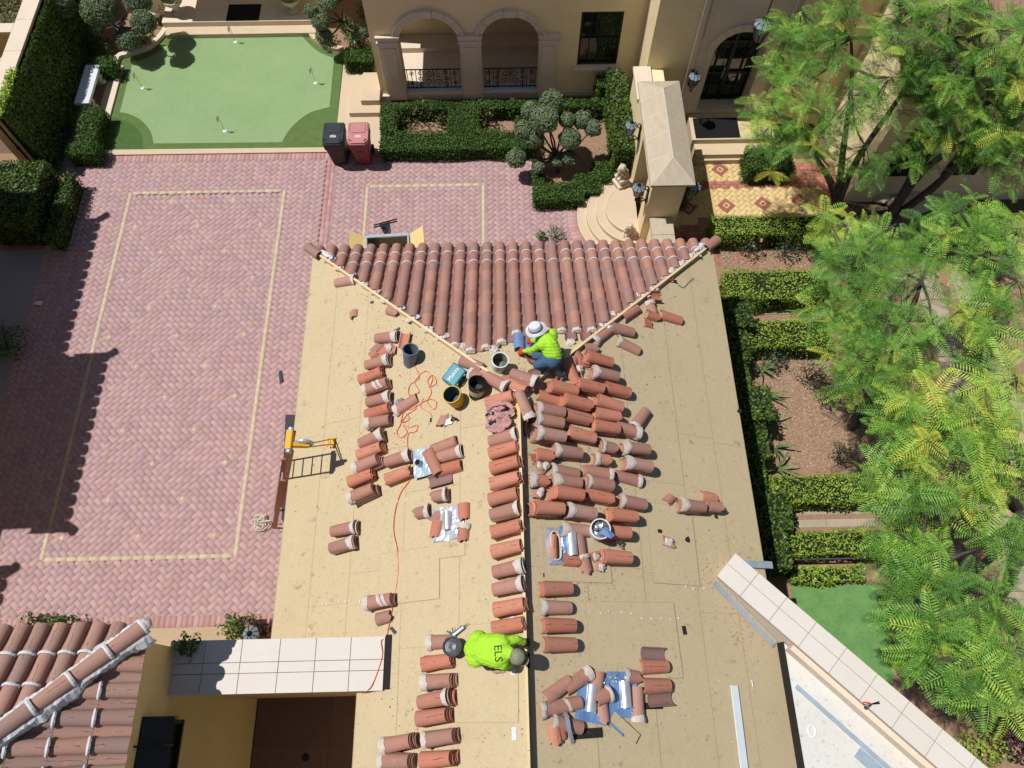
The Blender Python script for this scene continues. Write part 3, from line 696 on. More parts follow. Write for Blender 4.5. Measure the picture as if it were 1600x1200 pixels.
# ------------------------------------------------------------------ coped parapet and flat roof on the right
A0, A1 = G(1120, 900, 3.86), G(1149, 864, 3.86); u = (G(1540, 1199, 3.86) - G(1200, 910, 3.86)).normalized(); v = Vector((u.y, -u.x, 0)); v = v if v.dot(A0 - A1) > 0 else -v
wd = abs((A0 - A1).dot(v)); O = A1
def PW(a, c, z): return Vector((O.x + u.x * a + v.x * c, O.y + u.y * a + v.y * c, z))
pw = empty('parapet_wall', (O.x + u.x * 2, O.y + u.y * 2, 0), 'diagonal parapet topped with two rows of cream coping slabs, red snips lying on it', 'wall')
MB().prism([PW(.03, .05, 0)[:2], PW(7.2, .05, 0)[:2], PW(7.2, wd - .03, 0)[:2], PW(.03, wd - .03, 0)[:2]], -.06, 3.80).build('wall', M['stone_trim'], pw)
MB().prism([PW(.006, .006, 0)[:2], PW(7.2, .006, 0)[:2], PW(7.2, wd - .006, 0)[:2], PW(.006, wd - .006, 0)[:2]], 3.79, 3.846).build('mortar_bed', M['grout'], pw)
for i in range(13):
    for (c0, c1) in ((0, wd * .45), (wd * .45, wd)):
        a0, a1 = max(0, i * .56 - .09), (i + 1) * .56 - .09
        MB().prism([PW(a0 + .004, c0 + .004, 0)[:2], PW(a1 - .004, c0 + .004, 0)[:2], PW(a1 - .004, c1 - .004, 0)[:2], PW(a0 + .004, c1 - .004, 0)[:2]], 3.81, 3.86 + random.uniform(-.001, .002)).build('coping_slab', M['coping'], pw)
# galvanised flashing between felt and parapet
fa, fb = PW(.05, wd + .015, 0), PW(1.42, wd + .015, 0); fc, fd = PW(1.42, wd + .12, 0), PW(.05, wd + .12, 0)
MB().slab([RP(p.x, p.y, .045) for p in (fa, fb, fc, fd)], .01, ns_).build('flashing', M['galv'], pw)
gp0 = R(1148, 880, .03); MB().beam(gp0, gp0 + Vector((.72, 0, -.26)), .12, .03).build('gutter_end', M['galv'], pw)
fr_ = empty('flat_roof', (5.2, -.8, 0), 'white coated flat roof wedged between the felt slope and the diagonal parapet', 'roof')
MB().prism([(4.45, PW(1.5, wd, 0).y + .1), PW(1.45, wd - .02, 0)[:2], PW(7.2, wd - .02, 0)[:2], (4.45, -6)][::-1], -.06, 3.45).build('roof_slab', M['white_roof'], fr_)
MB().span((4.415, -6, 3.0), (4.448, PW(1.5, wd, 0).y + .05, 3.455)).build('curb', M['black_felt'], fr_)
def PWs(a0, a1, c0, c1, z0, z1, nm, m, par): MB().prism([PW(a0, c0, 0)[:2], PW(a1, c0, 0)[:2], PW(a1, c1, 0)[:2], PW(a0, c1, 0)[:2]], z0, z1).build(nm, M[m], par)
PWs(1.98, 7.0, wd + .36, wd + .43, 3.44, 3.475, 'drip_edge', 'galv', fr_); PWs(1.55, 7.0, wd - .02, wd + .07, 3.44, 3.70, 'upstand', 'stone_trim', fr_)
PWs(3.2, 5.0, wd + .44, wd + .62, 3.44, 3.458, 'metal_sheet', 'galv', fr_)

# ------------------------------------------------------------------ tiled house, lower left
HX, HY, HE, HS = -5.06, 1.2, 5.42, 0.45
th = empty('tiled_house', (-8, -3, 0), 'yellow stucco house whose brown barrel tile roof has bright white mortar along its hip', 'building')
MB().span((-12, -6, -.06), (HX - .06, HY - .12, 5.3)).build('wall', M['stucco_gold'], th)
zr = lambda x, y: HE + HS * min(HX - x, HY - y)
MB().slab([Vector((HX, HY, HE)), Vector((HX - 4, HY, HE)), Vector((HX - 4, HY - 4, HE + HS * 4))], .08, ns_).build('roof_deck', M['black_felt'], th)
MB().slab([Vector((HX, HY, HE)), Vector((HX - 4, HY - 4, HE + HS * 4)), Vector((HX, HY - 4, HE))], .08, ns_).build('roof_deck', M['black_felt'], th)
covn = tile_mesh('cover_tile', M['clay_near'], L=.5, rw=.108, rn=.092, hw=.1, hn=.085, seg=9)
pann = tile_mesh('pan_tile', M['clay_near'], L=.5, rw=.09, rn=.1, hw=.075, hn=.08, flip=True, seg=8)
beadn = [arc_bead('mortar_bead', M['mortar_white'], .108, .1, .045, .012) for _ in range(4)]
def slope_tiles(front, pitch, n, courses, expo):
    upd = Vector((0, -CT, HS * CT)) if front else Vector((-CT, 0, HS * CT)); nn = Vector((0, HS * CT, CT)) if front else Vector((HS * CT, 0, CT))
    for i in range(n):
        for kind in (0, 1):
            s = (i + .5 + .5 * kind) * pitch - .05
            for k in range(courses):
                t0 = k * expo - .07; lim = s / CT - .12 if True else 9
                if t0 + .1 > lim: break
                L = min(.5, lim - t0)
                base = Vector((HX - s, HY, HE)) if front else Vector((HX, HY - s, HE))
                p = base + upd * (t0 + L / 2) + nn * ((.045 if kind == 0 else .006) + random.uniform(-.003, .003))
                put(covn if kind == 0 else pann, frame_at(p, upd + Vector((random.gauss(0, .008), random.gauss(0, .008), 0)), nn) @ Matrix.Rotation(.035 if kind == 0 else 0, 4, 'Y') @ Matrix.Diagonal((L / .5, 1, 1, 1)), th)
                if kind == 0 and k > 0: put(random.choice(beadn), frame_at(base + upd * (t0 + .01) + nn * .07, upd, nn), th)
slope_tiles(True, .262, 11, 6, .43); slope_tiles(False, .325, 8, 6, .45)
hd = Vector((-1, -1, HS)).normalized(); hn_ = Vector((HS * .5, HS * .5, 1)).normalized()
hipn = tile_mesh('hip_tile', M['clay_near'], L=.56, rw=.12, rn=.106, hw=.12, hn=.108, seg=10)
beadh = [arc_bead('mortar_bead', M['mortar_white'], .121, .121, .05, .01) for _ in range(2)]
for k in range(7):
    p = Vector((HX + .06, HY + .02, HE + .16)) + hd * (.24 + k * .49)
    put(hipn, frame_at(p, hd, hn_) @ Matrix.Rotation(.03, 4, 'Y'), th)
    put(random.choice(beadh), frame_at(p - hd * .245 + hn_ * .012, hd, hn_), th)
for sgn in (-1, 1):      # ragged white mortar run along both sides of the hip
    b = MB(); rows = []; side = Vector((1, -1, 0)).normalized() * sgn
    for q in range(90):
        t = -.0 + q * .04; c = Vector((HX + .06, HY + .02, HE + .16)) + hd * t; o_ = .165 + .022 * math.sin(q * .55) + random.uniform(-.012, .016) + .03 * math.sin(q * .21 + sgn)
        rows.append([b.b.verts.new(c + side * .1 + Vector((0, 0, .03))), b.b.verts.new(c + side * (.145 + random.uniform(-.012, .012)) + Vector((0, 0, -.0 + random.uniform(-.008, .012)))), b.b.verts.new(c + side * o_ + Vector((0, 0, -.08 - .25 * (o_ - .2) + random.uniform(-.012, .012)))), b.b.verts.new(c + side * o_ + Vector((0, 0, -.17)))])
    for q in range(89):
        for k in range(3): b.b.faces.new((rows[q][k], rows[q + 1][k], rows[q + 1][k + 1], rows[q][k + 1]))
    b.build('hip_mortar', M['mortar_white'], th)
pe = Vector((HX + .06, HY + .02, HE + .16)) - hd * .03
MB().ball(pe + hn_ * .04, (.1, .1, .09), 2, .01).build('mortar_plug', M['mortar'], th)
# window with iron grille on the wall that faces the small courtyard, and its awning sash
xw = HX - .06
wn = MB().span((xw, -1.4, 3.7), (xw + .05, .05, 4.75)).build('window', M['dark_glass'], th)
fb_ = MB()
for y in (-1.4, -.68, .05): fb_.span((xw + .03, y - .03, 3.7), (xw + .09, y + .03, 4.75))
for z in (3.7, 4.75): fb_.span((xw + .025, -1.43, z - .03), (xw + .1, .08, z + .03))
MB().slab([(xw + .02, -1.5, 4.9), (xw + .34, -1.5, 4.62), (xw + .34, .12, 4.62), (xw + .02, .12, 4.9)], .03).build('awning', M['iron'], th)
fb_.build('frame', M['iron'], wn)
gx = MB()
gx.tube([(xw, -.25, 5.0), (xw + .3, -.25, 4.72), (xw + .34, -.25, 4.55)], .014, 6)
for y in (-1.45, .08): gx.tube([(xw, y, 4.4), (xw + .33, y, 4.62)], .012, 6)
gx.build('awning_bracket', M['iron'], th)
# ------------------------------------------------------------------ main house
FY = 16.6
mh = empty('main_house', (0.2, FY, 0), 'large cream stucco house with two arched loggia openings and an arched front door', 'building')
def arch_pts(cx, r, zs, n=14, a0=0.0, a1=math.pi): return [(cx + r * math.cos(a0 + (a1 - a0) * k / n), zs + r * math.sin(a0 + (a1 - a0) * k / n)) for k in range(n + 1)]
def xz_prism(b, poly, y0, y1):
    A = [b.b.verts.new((p[0], y0, p[1])) for p in poly]; B = [b.b.verts.new((p[0], y1, p[1])) for p in poly]; n = len(poly)
    b.b.faces.new(A); b.b.faces.new(B[::-1])
    for i in range(n): b.b.faces.new((A[i], B[i], B[(i + 1) % n], A[(i + 1) % n]))
WT = 7.0
wl = MB()
def solid(x0, x1, z0, z1, y0=FY, y1=FY + .35): wl.span((x0, y0, z0), (x1, y1, z1))
ar = [(-1.885, .815, 1.95), (.305, .79, 1.95)]
solid(-3.45, -2.7, -.06, WT); solid(-1.07, -.485, -.06, WT); solid(1.095, 2.17, -.06, WT); solid(3.28, 3.86, -.06, WT)
for (cx, r, zs) in ar:
    solid(cx - r, cx + r, -.06, .2)
    xz_prism(wl, [(cx - r, WT), (cx - r, zs)] + arch_pts(cx, r, zs)[::-1][1:-1] + [(cx + r, zs), (cx + r, WT)], FY, FY + .35)
solid(2.17, 3.28, -.06, 1.1); solid(2.17, 3.28, 2.8, WT)
wl.span((-3.45, FY + .35, 2.6), (-3.1, FY + 6, WT)); wl.span((-3.45, FY + 2.0, -.06), (-3.1, FY + 6, 2.6)); wl.span((-3.45, FY + .35, -.06), (-3.1, FY + .6, 2.6)); wl.span((-3.45, FY + .6, -.06), (-3.1, FY + 2.0, .3))   # left side wall with its own opening
wl.span((-3.1, FY + 2.3, -.06), (1.5, FY + 2.5, 3.4)); wl.span((1.5, FY + .35, -.06), (1.7, FY + 2.5, 3.4))   # loggia back and end walls
wl.span((-3.1, FY + .35, 3.2), (1.5, FY + 2.3, 3.4))
wl.build('wall', M['stucco'], mh)
MB().span((-3.1, FY + .35, -.06), (1.5, FY + 2.3, .14)).build('loggia_floor', M['stone_trim'], mh)
MB().span((-3.0, FY + 1.7, .14), (1.4, FY + 2.28, .3)).build('loggia_step', M['stone_trim'], mh)
for (cx, r, zs) in ar:      # stone sills as separate tiles, surround in voussoir blocks
    for k in range(4):
        x0 = cx - r + k * r / 2; MB().span((x0 + .003, FY - .05, .2), (x0 + r / 2 - .003, FY + .36, .245)).build('sill_tile', M['marble'], mh)
    n = 9
    for k in range(n):
        a0, a1 = math.pi * k / n, math.pi * (k + 1) / n; e = .006
        for (ri, ro, yo) in ((r - .01, r + .13, .06), (r + .125, r + .19, .09)):
            b = MB(); xz_prism(b, arch_pts(cx, ro, zs, 3, a0 + e, a1 - e) + arch_pts(cx, ri, zs, 3, a1 - e, a0 + e), FY - yo - (.035 if k == 4 else 0), FY + .03)
            b.build('arch_stone', M['stone_trim'], mh)
for (x0, x1) in ((-3.25, -2.71), (-1.06, -.495), (1.105, 1.62)):
    pl = MB().span((x0, FY - .07, .0), (x1, FY + .02, 1.94)).build('pilaster', M['stone_trim'], mh)
    MB().span((x0 + .09, FY - .095, .18), (x1 - .09, FY - .06, 1.82)).build('panel', M['stone_trim'], pl)
    cb = MB().span((x0 - .04, FY - .11, 1.94), (x1 + .04, FY + .02, 2.02)); cb.span((x0 - .01, FY - .085, 2.02), (x1 + .01, FY + .02, 2.13)); cb.span((x0 - .05, FY - .12, 2.13), (x1 + .05, FY + .02, 2.19))
    cb.build('capital', M['stone_trim'], pl)
MB().span((-3.55, FY - .12, -.04), (-3.2, FY - .0, .2)).build('plinth', M['stone_trim'], mh); MB().span((1.66, FY - .06, .05), (3.5, FY + .01, .22)).build('plinth', M['stone_trim'], mh)
# scrolled iron railings in the arches
def spiral(c, r0, turns, ph, n=18, mir=1):
    return [(c[0] + mir * r0 * (1 - .8 * k / n) * math.cos(ph + turns * 2 * math.pi * k / n), FY + .06, c[1] + r0 * (1 - .8 * k / n) * math.sin(ph + turns * 2 * math.pi * k / n)) for k in range(n + 1)]
for (cx, r, zs) in ar:
    rl = MB()
    for z in (.34, .98): rl.tube([(cx - r + .03, FY + .06, z), (cx + r - .03, FY + .06, z)], .018, 6)
    for k in range(13):
        x = cx - r + .08 + k * (2 * r - .16) / 12
        if 3.5 < k < 8.5 and k != 6: continue
        rl.tube([(x, FY + .06, .3), (x, FY + .06, .98)], .011, 5)
    for sx in (-1, 1):
        for (dx, z, rr) in ((.13, .54, .13), (.13, .8, .12), (.34, .46, .09), (.36, .86, .09), (.38, .66, .08), (.62, .5, .07), (.62, .84, .07)):
            rl.tube(spiral((cx + sx * dx, z), rr, 1.4, math.pi * (.5 if z > .65 else 1.5), 16, sx), .012, 5)
    rl.build('railing', M['iron'], mh)
# casement window
wf = MB()
for x in (2.2, 2.725, 3.25): wf.span((x - .035, FY + .03, 1.12), (x + .035, FY + .16, 2.79))
for z in (1.14, 2.76): wf.span((2.18, FY + .035, z - .035), (3.27, FY + .155, z + .035))
win = wf.build('window', M['iron'], mh)
MB().span((2.2, FY + .09, 1.12), (3.25, FY + .1, 2.79)).build('pane', M['mirror_glass'], win)
mu = MB()
for x in (2.46, 2.99): mu.span((x - .012, FY + .06, 1.15), (x + .012, FY + .12, 2.75))
for z in (1.95,): mu.span((2.22, FY + .062, z - .014), (3.24, FY + .118, z + .014))
mu.build('muntin', M['iron'], win)
sl = MB().span((2.06, FY - .12, 1.0), (3.42, FY + .05, 1.06)); sl.span((2.1, FY - .09, 1.06), (3.38, FY + .05, 1.1)); sl.build('sill', M['stone_trim'], mh)
# entrance block: projecting, with stone door case and recessed arched door
EY, DX, DR, DZ = 15.42, 6.15, .66, 2.52
eb = MB(); eb.span((3.86, EY, -.06), (DX - DR, EY + .5, WT)); eb.span((DX + DR, EY, -.06), (11.5, EY + .5, WT)); eb.span((3.86, EY + .5, -.06), (4.2, FY + .4, WT))
xz_prism(eb, [(DX - DR, WT), (DX - DR, DZ)] + arch_pts(DX, DR, DZ)[::-1][1:-1] + [(DX + DR, DZ), (DX + DR, WT)], EY, EY + .5)
eb.build('wall', M['stucco'], mh)
for (x0, x1) in ((4.92, 5.04), (7.28, 7.4)): MB().span((x0, EY - .14, .5), (x1, EY + .02, WT)).build('pilaster', M['stone_trim'], mh)
cs = MB(); cs.span((5.04, EY - .06, .5), (DX - DR - .0, EY + .01, DZ)); cs.span((DX + DR, EY - .06, .5), (7.28, EY + .01, DZ))
xz_prism(cs, [(5.04, 4.6), (5.04, DZ)] + [(DX - DR, DZ)] + arch_pts(DX, DR, DZ)[::-1][1:-1] + [(DX + DR, DZ), (7.28, DZ), (7.28, 4.6)], EY - .06, EY + .01)
cs.build('door_case', M['stone_trim'], mh)
n = 11
for k in range(n):
    a0, a1 = math.pi * k / n, math.pi * (k + 1) / n; b = MB()
    xz_prism(b, arch_pts(DX, DR + .2, DZ, 3, a0 + .005, a1 - .005) + arch_pts(DX, DR + .0, DZ, 3, a1 - .005, a0 + .005), EY - .1, EY - .05); b.build('arch_stone', M['stone_trim'], mh)
pm = MB()
for (x0, x1, z0, z1) in ((5.12, 5.2, 3.0, 4.3), (5.2, 5.75, 4.22, 4.3), (6.55, 7.1, 4.22, 4.3), (7.1, 7.18, 3.0, 4.3)): pm.span((x0, EY - .09, z0), (x1, EY - .05, z1))
pm.build('panel_moulding', M['stone_trim'], mh)
db = MB(); xz_prism(db, [(DX - DR, .55), (DX - DR, DZ)] + arch_pts(DX, DR, DZ)[::-1][1:-1] + [(DX + DR, DZ), (DX + DR, .55)], EY + .42, EY + .47)
dr = db.build('front_door', M['mirror_glass'], mh)
df = MB()
for x in (DX - .63, DX - .36, DX, DX + .36, DX + .63): df.span((x - (.045 if abs(x - DX) in (0, .63) else .012), EY + .36, .55), (x + (.045 if abs(x - DX) in (0, .63) else .012), EY + .43, DZ + (.62 if abs(x - DX) < .1 else .2)))
for z in (.62, 1.5, 2.5): df.span((DX - .63, EY + .365, z - .04), (DX + .63, EY + .425, z + .04))
df.tube([(DX + (DR - .04) * math.cos(a), EY + .4, DZ + (DR - .04) * math.sin(a)) for a in np.linspace(0, math.pi, 16)], .04, 6)
for sx in (-1, 1):
    for z in (1.15, 2.1): df.tube([(DX + sx * .33 + .11 * math.cos(a), EY + .35, z + .11 * math.sin(a)) for a in np.linspace(0, 2 * math.pi, 14)], .012, 5)
df.build('door_grille', M['iron'], dr)
hb = MB(); hb.tube([(DX - .1, EY + .33, 1.35), (DX - .1, EY + .31, 1.75)], .014, 6); hb.build('handle', M['galv'], dr)
MB().span((DX - DR, EY - .02, .4), (DX + DR, EY + .42, .56)).build('threshold', M['stone_trim'], mh)
for (x0, x1, y0, y1, z1, ) in ((5.3, 7.6, 14.42, EY - .05, .45), (5.38, 7.5, 14.02, 14.44, .3)):
    s_ = MB().span((x0, y0, -.05), (x1, y1, z1), .008).build('entry_step', M['stone_step'], mh)
MB().span((5.36, 13.95, -.05), (7.55, 14.06, .15)).build('entry_step', M['stone_step'], mh)
# further wing to the right and pieces of its tiled roof seen through the trees
MB().span((9.3, 12.6, -.06), (20, EY - .02, 4.2)).build('side_wing', M['stucco'], mh)
rfm = MB().slab([(8.8, 12.1, 4.2), (20, 12.1, 4.2), (20, 17, 6.3), (8.8, 17, 6.3)], .12).build('wing_roof', M['clay_pan'], mh)
for i in range(26):
    for k in range(5):
        p = Vector((8.95 + i * .29, 12.1 + k * .36, 4.2 + k * .36 * .4286)); d = Vector((0, 1, .4286)).normalized(); nn = Vector((0, -.394, .919))
        put(cover, frame_at(p + d * .2 + nn * .03, d, nn), mh)
for x in (9.9, 11.4): MB().span((x, 12.57, 1.0), (x + .9, 12.61, 2.6)).build('window', M['mirror_glass'], mh)
# side steps on the left of the facade, and the veranda steps at the back of the green
MB().span((-4.35, 15.9, -.05), (-3.46, 17.3, .16), .006).build('side_step', M['stone_step'], mh); MB().span((-4.0, 16.2, .16), (-3.46, 17.3, .33), .006).build('side_step', M['stone_step'], mh)
ver = empty('veranda_steps', (-7.6, 19.8, 0), 'low stone steps to the veranda behind the putting green', 'steps')
MB().span((-10.2, 19.2, -.05), (-5.6, 19.55, .15), .006).build('step', M['stone_step'], ver); MB().span((-10.3, 19.55, -.05), (-5.6, 22.5, .3), .006).build('step', M['stone_trim'], ver)
MB().span((-12, 22.0, -.06), (-3.2, 22.4, 4)).build('wall', M['stucco'], ver); MB().span((-10.8, 19.75, 3.3), (-4.2, 22.4, 3.5)).build('veranda_roof', M['stucco'], ver)
for x in (-10.55, -5.45): MB().lathe([(.2, .3), (.2, .42), (.15, .46), (.14, 3.2), (.2, 3.3)], (x, 19.95, 0), 16).build('column', M['stone_trim'], ver)
dm = MB().span((-.5, -.36, 0), (.5, .36, .02), .006).build('doormat', M['black_mat'], None, loc=(*G(381, 20, .3)[:2], .3)); tag(dm, 'black doormat on the veranda behind the putting green', 'doormat'); dm.scale = (1.0, 1.0, 1)
dm2 = MB().span((-.62, -.36, 0), (.62, .36, .02), .006).build('doormat', M['black_mat'], None, loc=(6.02, 14.83, .452)); tag(dm2, 'large black doormat on the landing before the arched front door', 'doormat')

# ------------------------------------------------------------------ lanterns
def lantern(loc, rz, label, size=1.0, hang=False):
    t = empty('wall_lantern' if not hang else 'hanging_lantern', loc, label, 'lantern', rz, 'black iron lanterns'); t.scale = (size,) * 3
    b = MB()   # local: wall at y=0, lamp stands out along -y
    oy = -.26 if not hang else 0
    b.lathe([(.15, .0), (.165, .02), (.06, .11), (.025, .14), (.03, .17), (.0, .21)], (0, oy, .12), 8, False)
    b.lathe([(.05, -.27), (.075, -.25), (.07, -.22), (.02, -.3)], (0, oy, .12), 8, False)
    for k in range(8):
        a = 2 * math.pi * (k + .5) / 8
        b.tube([(.145 * math.cos(a), oy + .145 * math.sin(a), .125), (.08 * math.cos(a), oy + .08 * math.sin(a), -.12)], .009, 5)
        b.tube([(.165 * math.cos(a), oy + .165 * math.sin(a), .145), (.06 * math.cos(a), oy + .06 * math.sin(a), .235)], .007, 5)
    for o in [b.build('lantern_frame', M['iron'], None, loc=(0, 0, 0))]: o.parent = t
    gl = MB().lathe([(.135, .12), (.075, -.13)], (0, oy, 0), 8, False).build('lantern_glass', M['lamp_glass'], None, loc=(0, 0, 0)); gl.parent = t
    gr = MB().lathe([(.155, .155), (.058, .238)], (0, oy, 0), 8, False).build('roof_glass', M['lamp_glass'], None, loc=(0, 0, 0)); gr.parent = t
    a = MB()
    if hang: a.tube([(0, 0, .3), (0, 0, 1.6)], .012, 6)
    else:
        a.box((0, -.015, -.12), (.09, .03, .5))
        a.tube(smooth_path([(0, -.02, -.3), (0, -.16, -.38), (0, -.27, -.32), (0, -.27, -.2)], 5), .016, 6)
        a.tube(smooth_path([(0, -.02, .02), (0, -.1, .12), (0, -.06, .2), (0, -.02, .13)], 5), .013, 6)
        a.tube(smooth_path([(0, -.05, -.3), (0, -.12, -.22), (0, -.17, -.28), (0, -.12, -.33)], 5), .011, 6)
    o = a.build('bracket', M['iron'], None, loc=(0, 0, 0)); o.parent = t
    return t
lantern((5.07, EY - .14, 1.95), 0, 'black wall lantern left of the arched front door', 1.05)
lantern((7.33, EY - .14, 1.95), 0, 'black wall lantern right of the front door, half behind the tree', 1.05)
lantern((6.3, 14.85, 3.55), 0, 'big black lantern hanging in front of the arched door', 1.5, True)
lantern((3.52, 13.35, 2.0), -math.pi / 2, 'black wall lantern on the left face of the gate portal, nearer the house', 1.0)
lantern((3.52, 11.4, 2.0), -math.pi / 2, 'black wall lantern on the left face of the front gate pillar', 1.0)
lantern((4.34, 11.4, 2.0), math.pi / 2, 'black wall lantern on the shaded right side of the gate portal', 1.0)

# ------------------------------------------------------------------ gate portal with hipped stone cap
gt = empty('gate_portal', (3.93, 12.6, 0), 'cream stucco gate portal under a long hipped stone cap', 'gate')
MB().span((3.53, 12.98, -.06), (4.33, 14.2, 2.46)).build('pillar', M['stucco'], gt); MB().span((3.53, 11.22, -.06), (4.33, 11.75, 2.46)).build('pillar', M['stucco'], gt)
MB().span((3.53, 11.75, 2.1), (4.33, 12.98, 2.46)).build('lintel', M['stucco'], gt); MB().span((3.56, 14.2, -.06), (4.3, EY, 2.0)).build('wall', M['stucco'], gt)
MB().span((3.47, 11.16, 2.46), (4.39, 14.26, 2.54)).build('cornice', M['stone_trim'], gt)
MB().span((3.5, 14.26, 2.0), (3.95, EY - .01, 2.1)).build('coping_slab', M['stone_trim'], gt)
ys = [11.08, 11.78, 12.43, 13.07, 13.68, 14.34]; x0, x1, xm = 3.44, 4.48, 3.96; zb, ze_, zt = 2.54, 2.6, 2.9
for k in range(5):
    ya, yb_ = ys[k] + (.004 if k else 0), ys[k + 1] - (.004 if k < 4 else 0); b = MB().b
    r0 = (xm, ya + (.56 if k == 0 else 0)); r1 = (xm, yb_ - (.56 if k == 4 else 0))
    P = [b.verts.new(q) for q in ((x0, ya, zb), (x1, ya, zb), (x1, yb_, zb), (x0, yb_, zb), (x0, ya, ze_), (x1, ya, ze_), (x1, yb_, ze_), (x0, yb_, ze_), (r0[0], r0[1], zt), (r1[0], r1[1], zt))]
    for f in ((3, 2, 1, 0), (0, 1, 5, 4), (1, 2, 6, 5), (2, 3, 7, 6), (3, 0, 4, 7), (4, 5, 8), (5, 6, 9, 8), (6, 7, 9), (7, 4, 8, 9)): b.faces.new([P[i] for i in f])
    mb = MB.__new__(MB); mb.b = b; mb.build('cap_stone', M['stone_cap'], gt)
jb = MB()
for y in ys[1:-1]: jb.beam((x0 + .01, y, ze_ + .002), (xm, y, zt + .002), .014, .01); jb.beam((xm, y, zt + .002), (x1 - .01, y, ze_ + .002), .014, .01)
jb.beam((xm, ys[0] + .56, zt), (xm, ys[-1] - .56, zt), .016, .012)
for (sx, yy, ym) in ((x0, ys[0], ys[0] + .56), (x1, ys[0], ys[0] + .56), (x0, ys[-1], ys[-1] - .56), (x1, ys[-1], ys[-1] - .56)): jb.beam((sx + (.02 if sx < xm else -.02), yy + (.02 if yy < 12 else -.02), ze_ + .002), (xm, ym, zt + .002), .014, .01)
jb.build('mortar_joint', M['coping'], gt)
ig = MB()
for k in range(11): y = 11.8 + k * .115; ig.tube([(3.93, y, .5), (3.93, y, 2.05)], .012, 5)
for z in (.55, 1.2, 2.0): ig.tube([(3.93, 11.75, z), (3.93, 12.98, z)], .016, 6)
for y in (12.1, 12.6):
    for z in (.85, 1.6): ig.tube([(3.92, y + .14 * math.cos(a), z + .14 * math.sin(a)) for a in np.linspace(0, 2 * math.pi, 14)], .012, 5)
ig.build('iron_gate', M['iron'], gt)
lw = empty('low_wall', (4.0, 10.2, 0), 'low cream wall with stone top running out from the front gate pillar', 'wall')
MB().span((3.72, 9.15, -.06), (4.16, 11.21, 1.16)).build('wall', M['stucco'], lw)
for k in range(4): MB().span((3.66, 9.1 + k * .53, 1.16), (4.22, 9.1 + k * .53 + .522, 1.25), .006).build('coping_slab', M['stone_cap'], lw)
# round steps before the gate
st = empty('round_steps', (3.5, 12.1, 0), 'curved sandstone steps fanning out before the gate portal', 'steps')
for r, z in ((1.5, .12), (1.26, .24), (1.02, .36), (.78, .46)):
    pts = [(3.53 - 0, 12.1 + r)] + [(3.5 + r * math.cos(a), 12.1 + r * math.sin(a)) for a in np.linspace(math.pi / 2, 1.5 * math.pi, 30)] + [(3.53, 12.1 - r)]
    MB().prism(pts, -.05 + z * .1, z).build('step', M['stone_step'], st)
    ed = MB().tube([(3.5 + (r - .012) * math.cos(a), 12.1 + (r - .012) * math.sin(a), z) for a in np.linspace(math.pi / 2, 1.5 * math.pi, 36)], .014, 6).build('nosing', M['stone_trim'], st)
# lions on pedestals
def lion(x, y, z, rz, label, ped=True):
    t = empty('lion_statue', (x, y, z), label, 'statue', rz); t.scale = (.72, .72, .72)
    zz = 0
    if ped:
        p = MB().box((0, 0, .06), (.5, .5, .12), None, .01); p.box((0, 0, .22), (.38, .38, .22), None, .01); p.box((0, 0, .36), (.44, .44, .06), None, .01)
        o = p.build('pedestal', M['stone_trim'], None, loc=(0, 0, 0)); o.parent = t; zz = .39
    b = MB()   # sits facing -y
    b.ball((0, .06, zz + .16), (.13, .17, .16), 3); b.ball((0, -.04, zz + .28), (.115, .12, .2), 3); b.ball((0, -.07, zz + .48), (.15, .13, .16), 3); b.ball((0, -.17, zz + .5), (.085, .09, .095), 3); b.ball((0, -.25, zz + .47), (.055, .05, .05), 2)
    for sx in (-1, 1):
        b.tube([(sx * .075, -.1, zz + .34), (sx * .085, -.15, zz + .16), (sx * .085, -.16, zz + .03)], [.06, .048, .045], 8); b.ball((sx * .085, -.2, zz + .035), (.05, .075, .035), 2)
        b.ball((sx * .12, .07, zz + .13), (.07, .12, .13), 2); b.ball((sx * .13, -.04, zz + .035), (.045, .09, .035), 2); b.ball((sx * .09, -.1, zz + .61), (.03, .02, .035), 2)
    b.tube(smooth_path([(.05, .2, zz + .06), (.2, .16, zz + .05), (.22, .02, zz + .05)], 4), .025, 6)
    me = b.mesh('lion_statue', M['lion_stone'], smooth=True)
    o = bpy.data.objects.new('lion', me); link(o, t); rm = o.modifiers.new('r', 'REMESH'); rm.mode = 'VOXEL'; rm.voxel_size = .014
    tx = bpy.data.textures.new('fur', 'CLOUDS'); tx.noise_scale = .05; dm_ = o.modifiers.new('d', 'DISPLACE'); dm_.texture = tx; dm_.strength = .03
    return t
lion(3.2, 12.95, .46, -1.1, 'pale stone lion sitting on a pedestal at the top of the round steps')
lion(3.28, 11.3, .46, -1.1, 'pale stone lion half hidden behind the tiled eave', False)

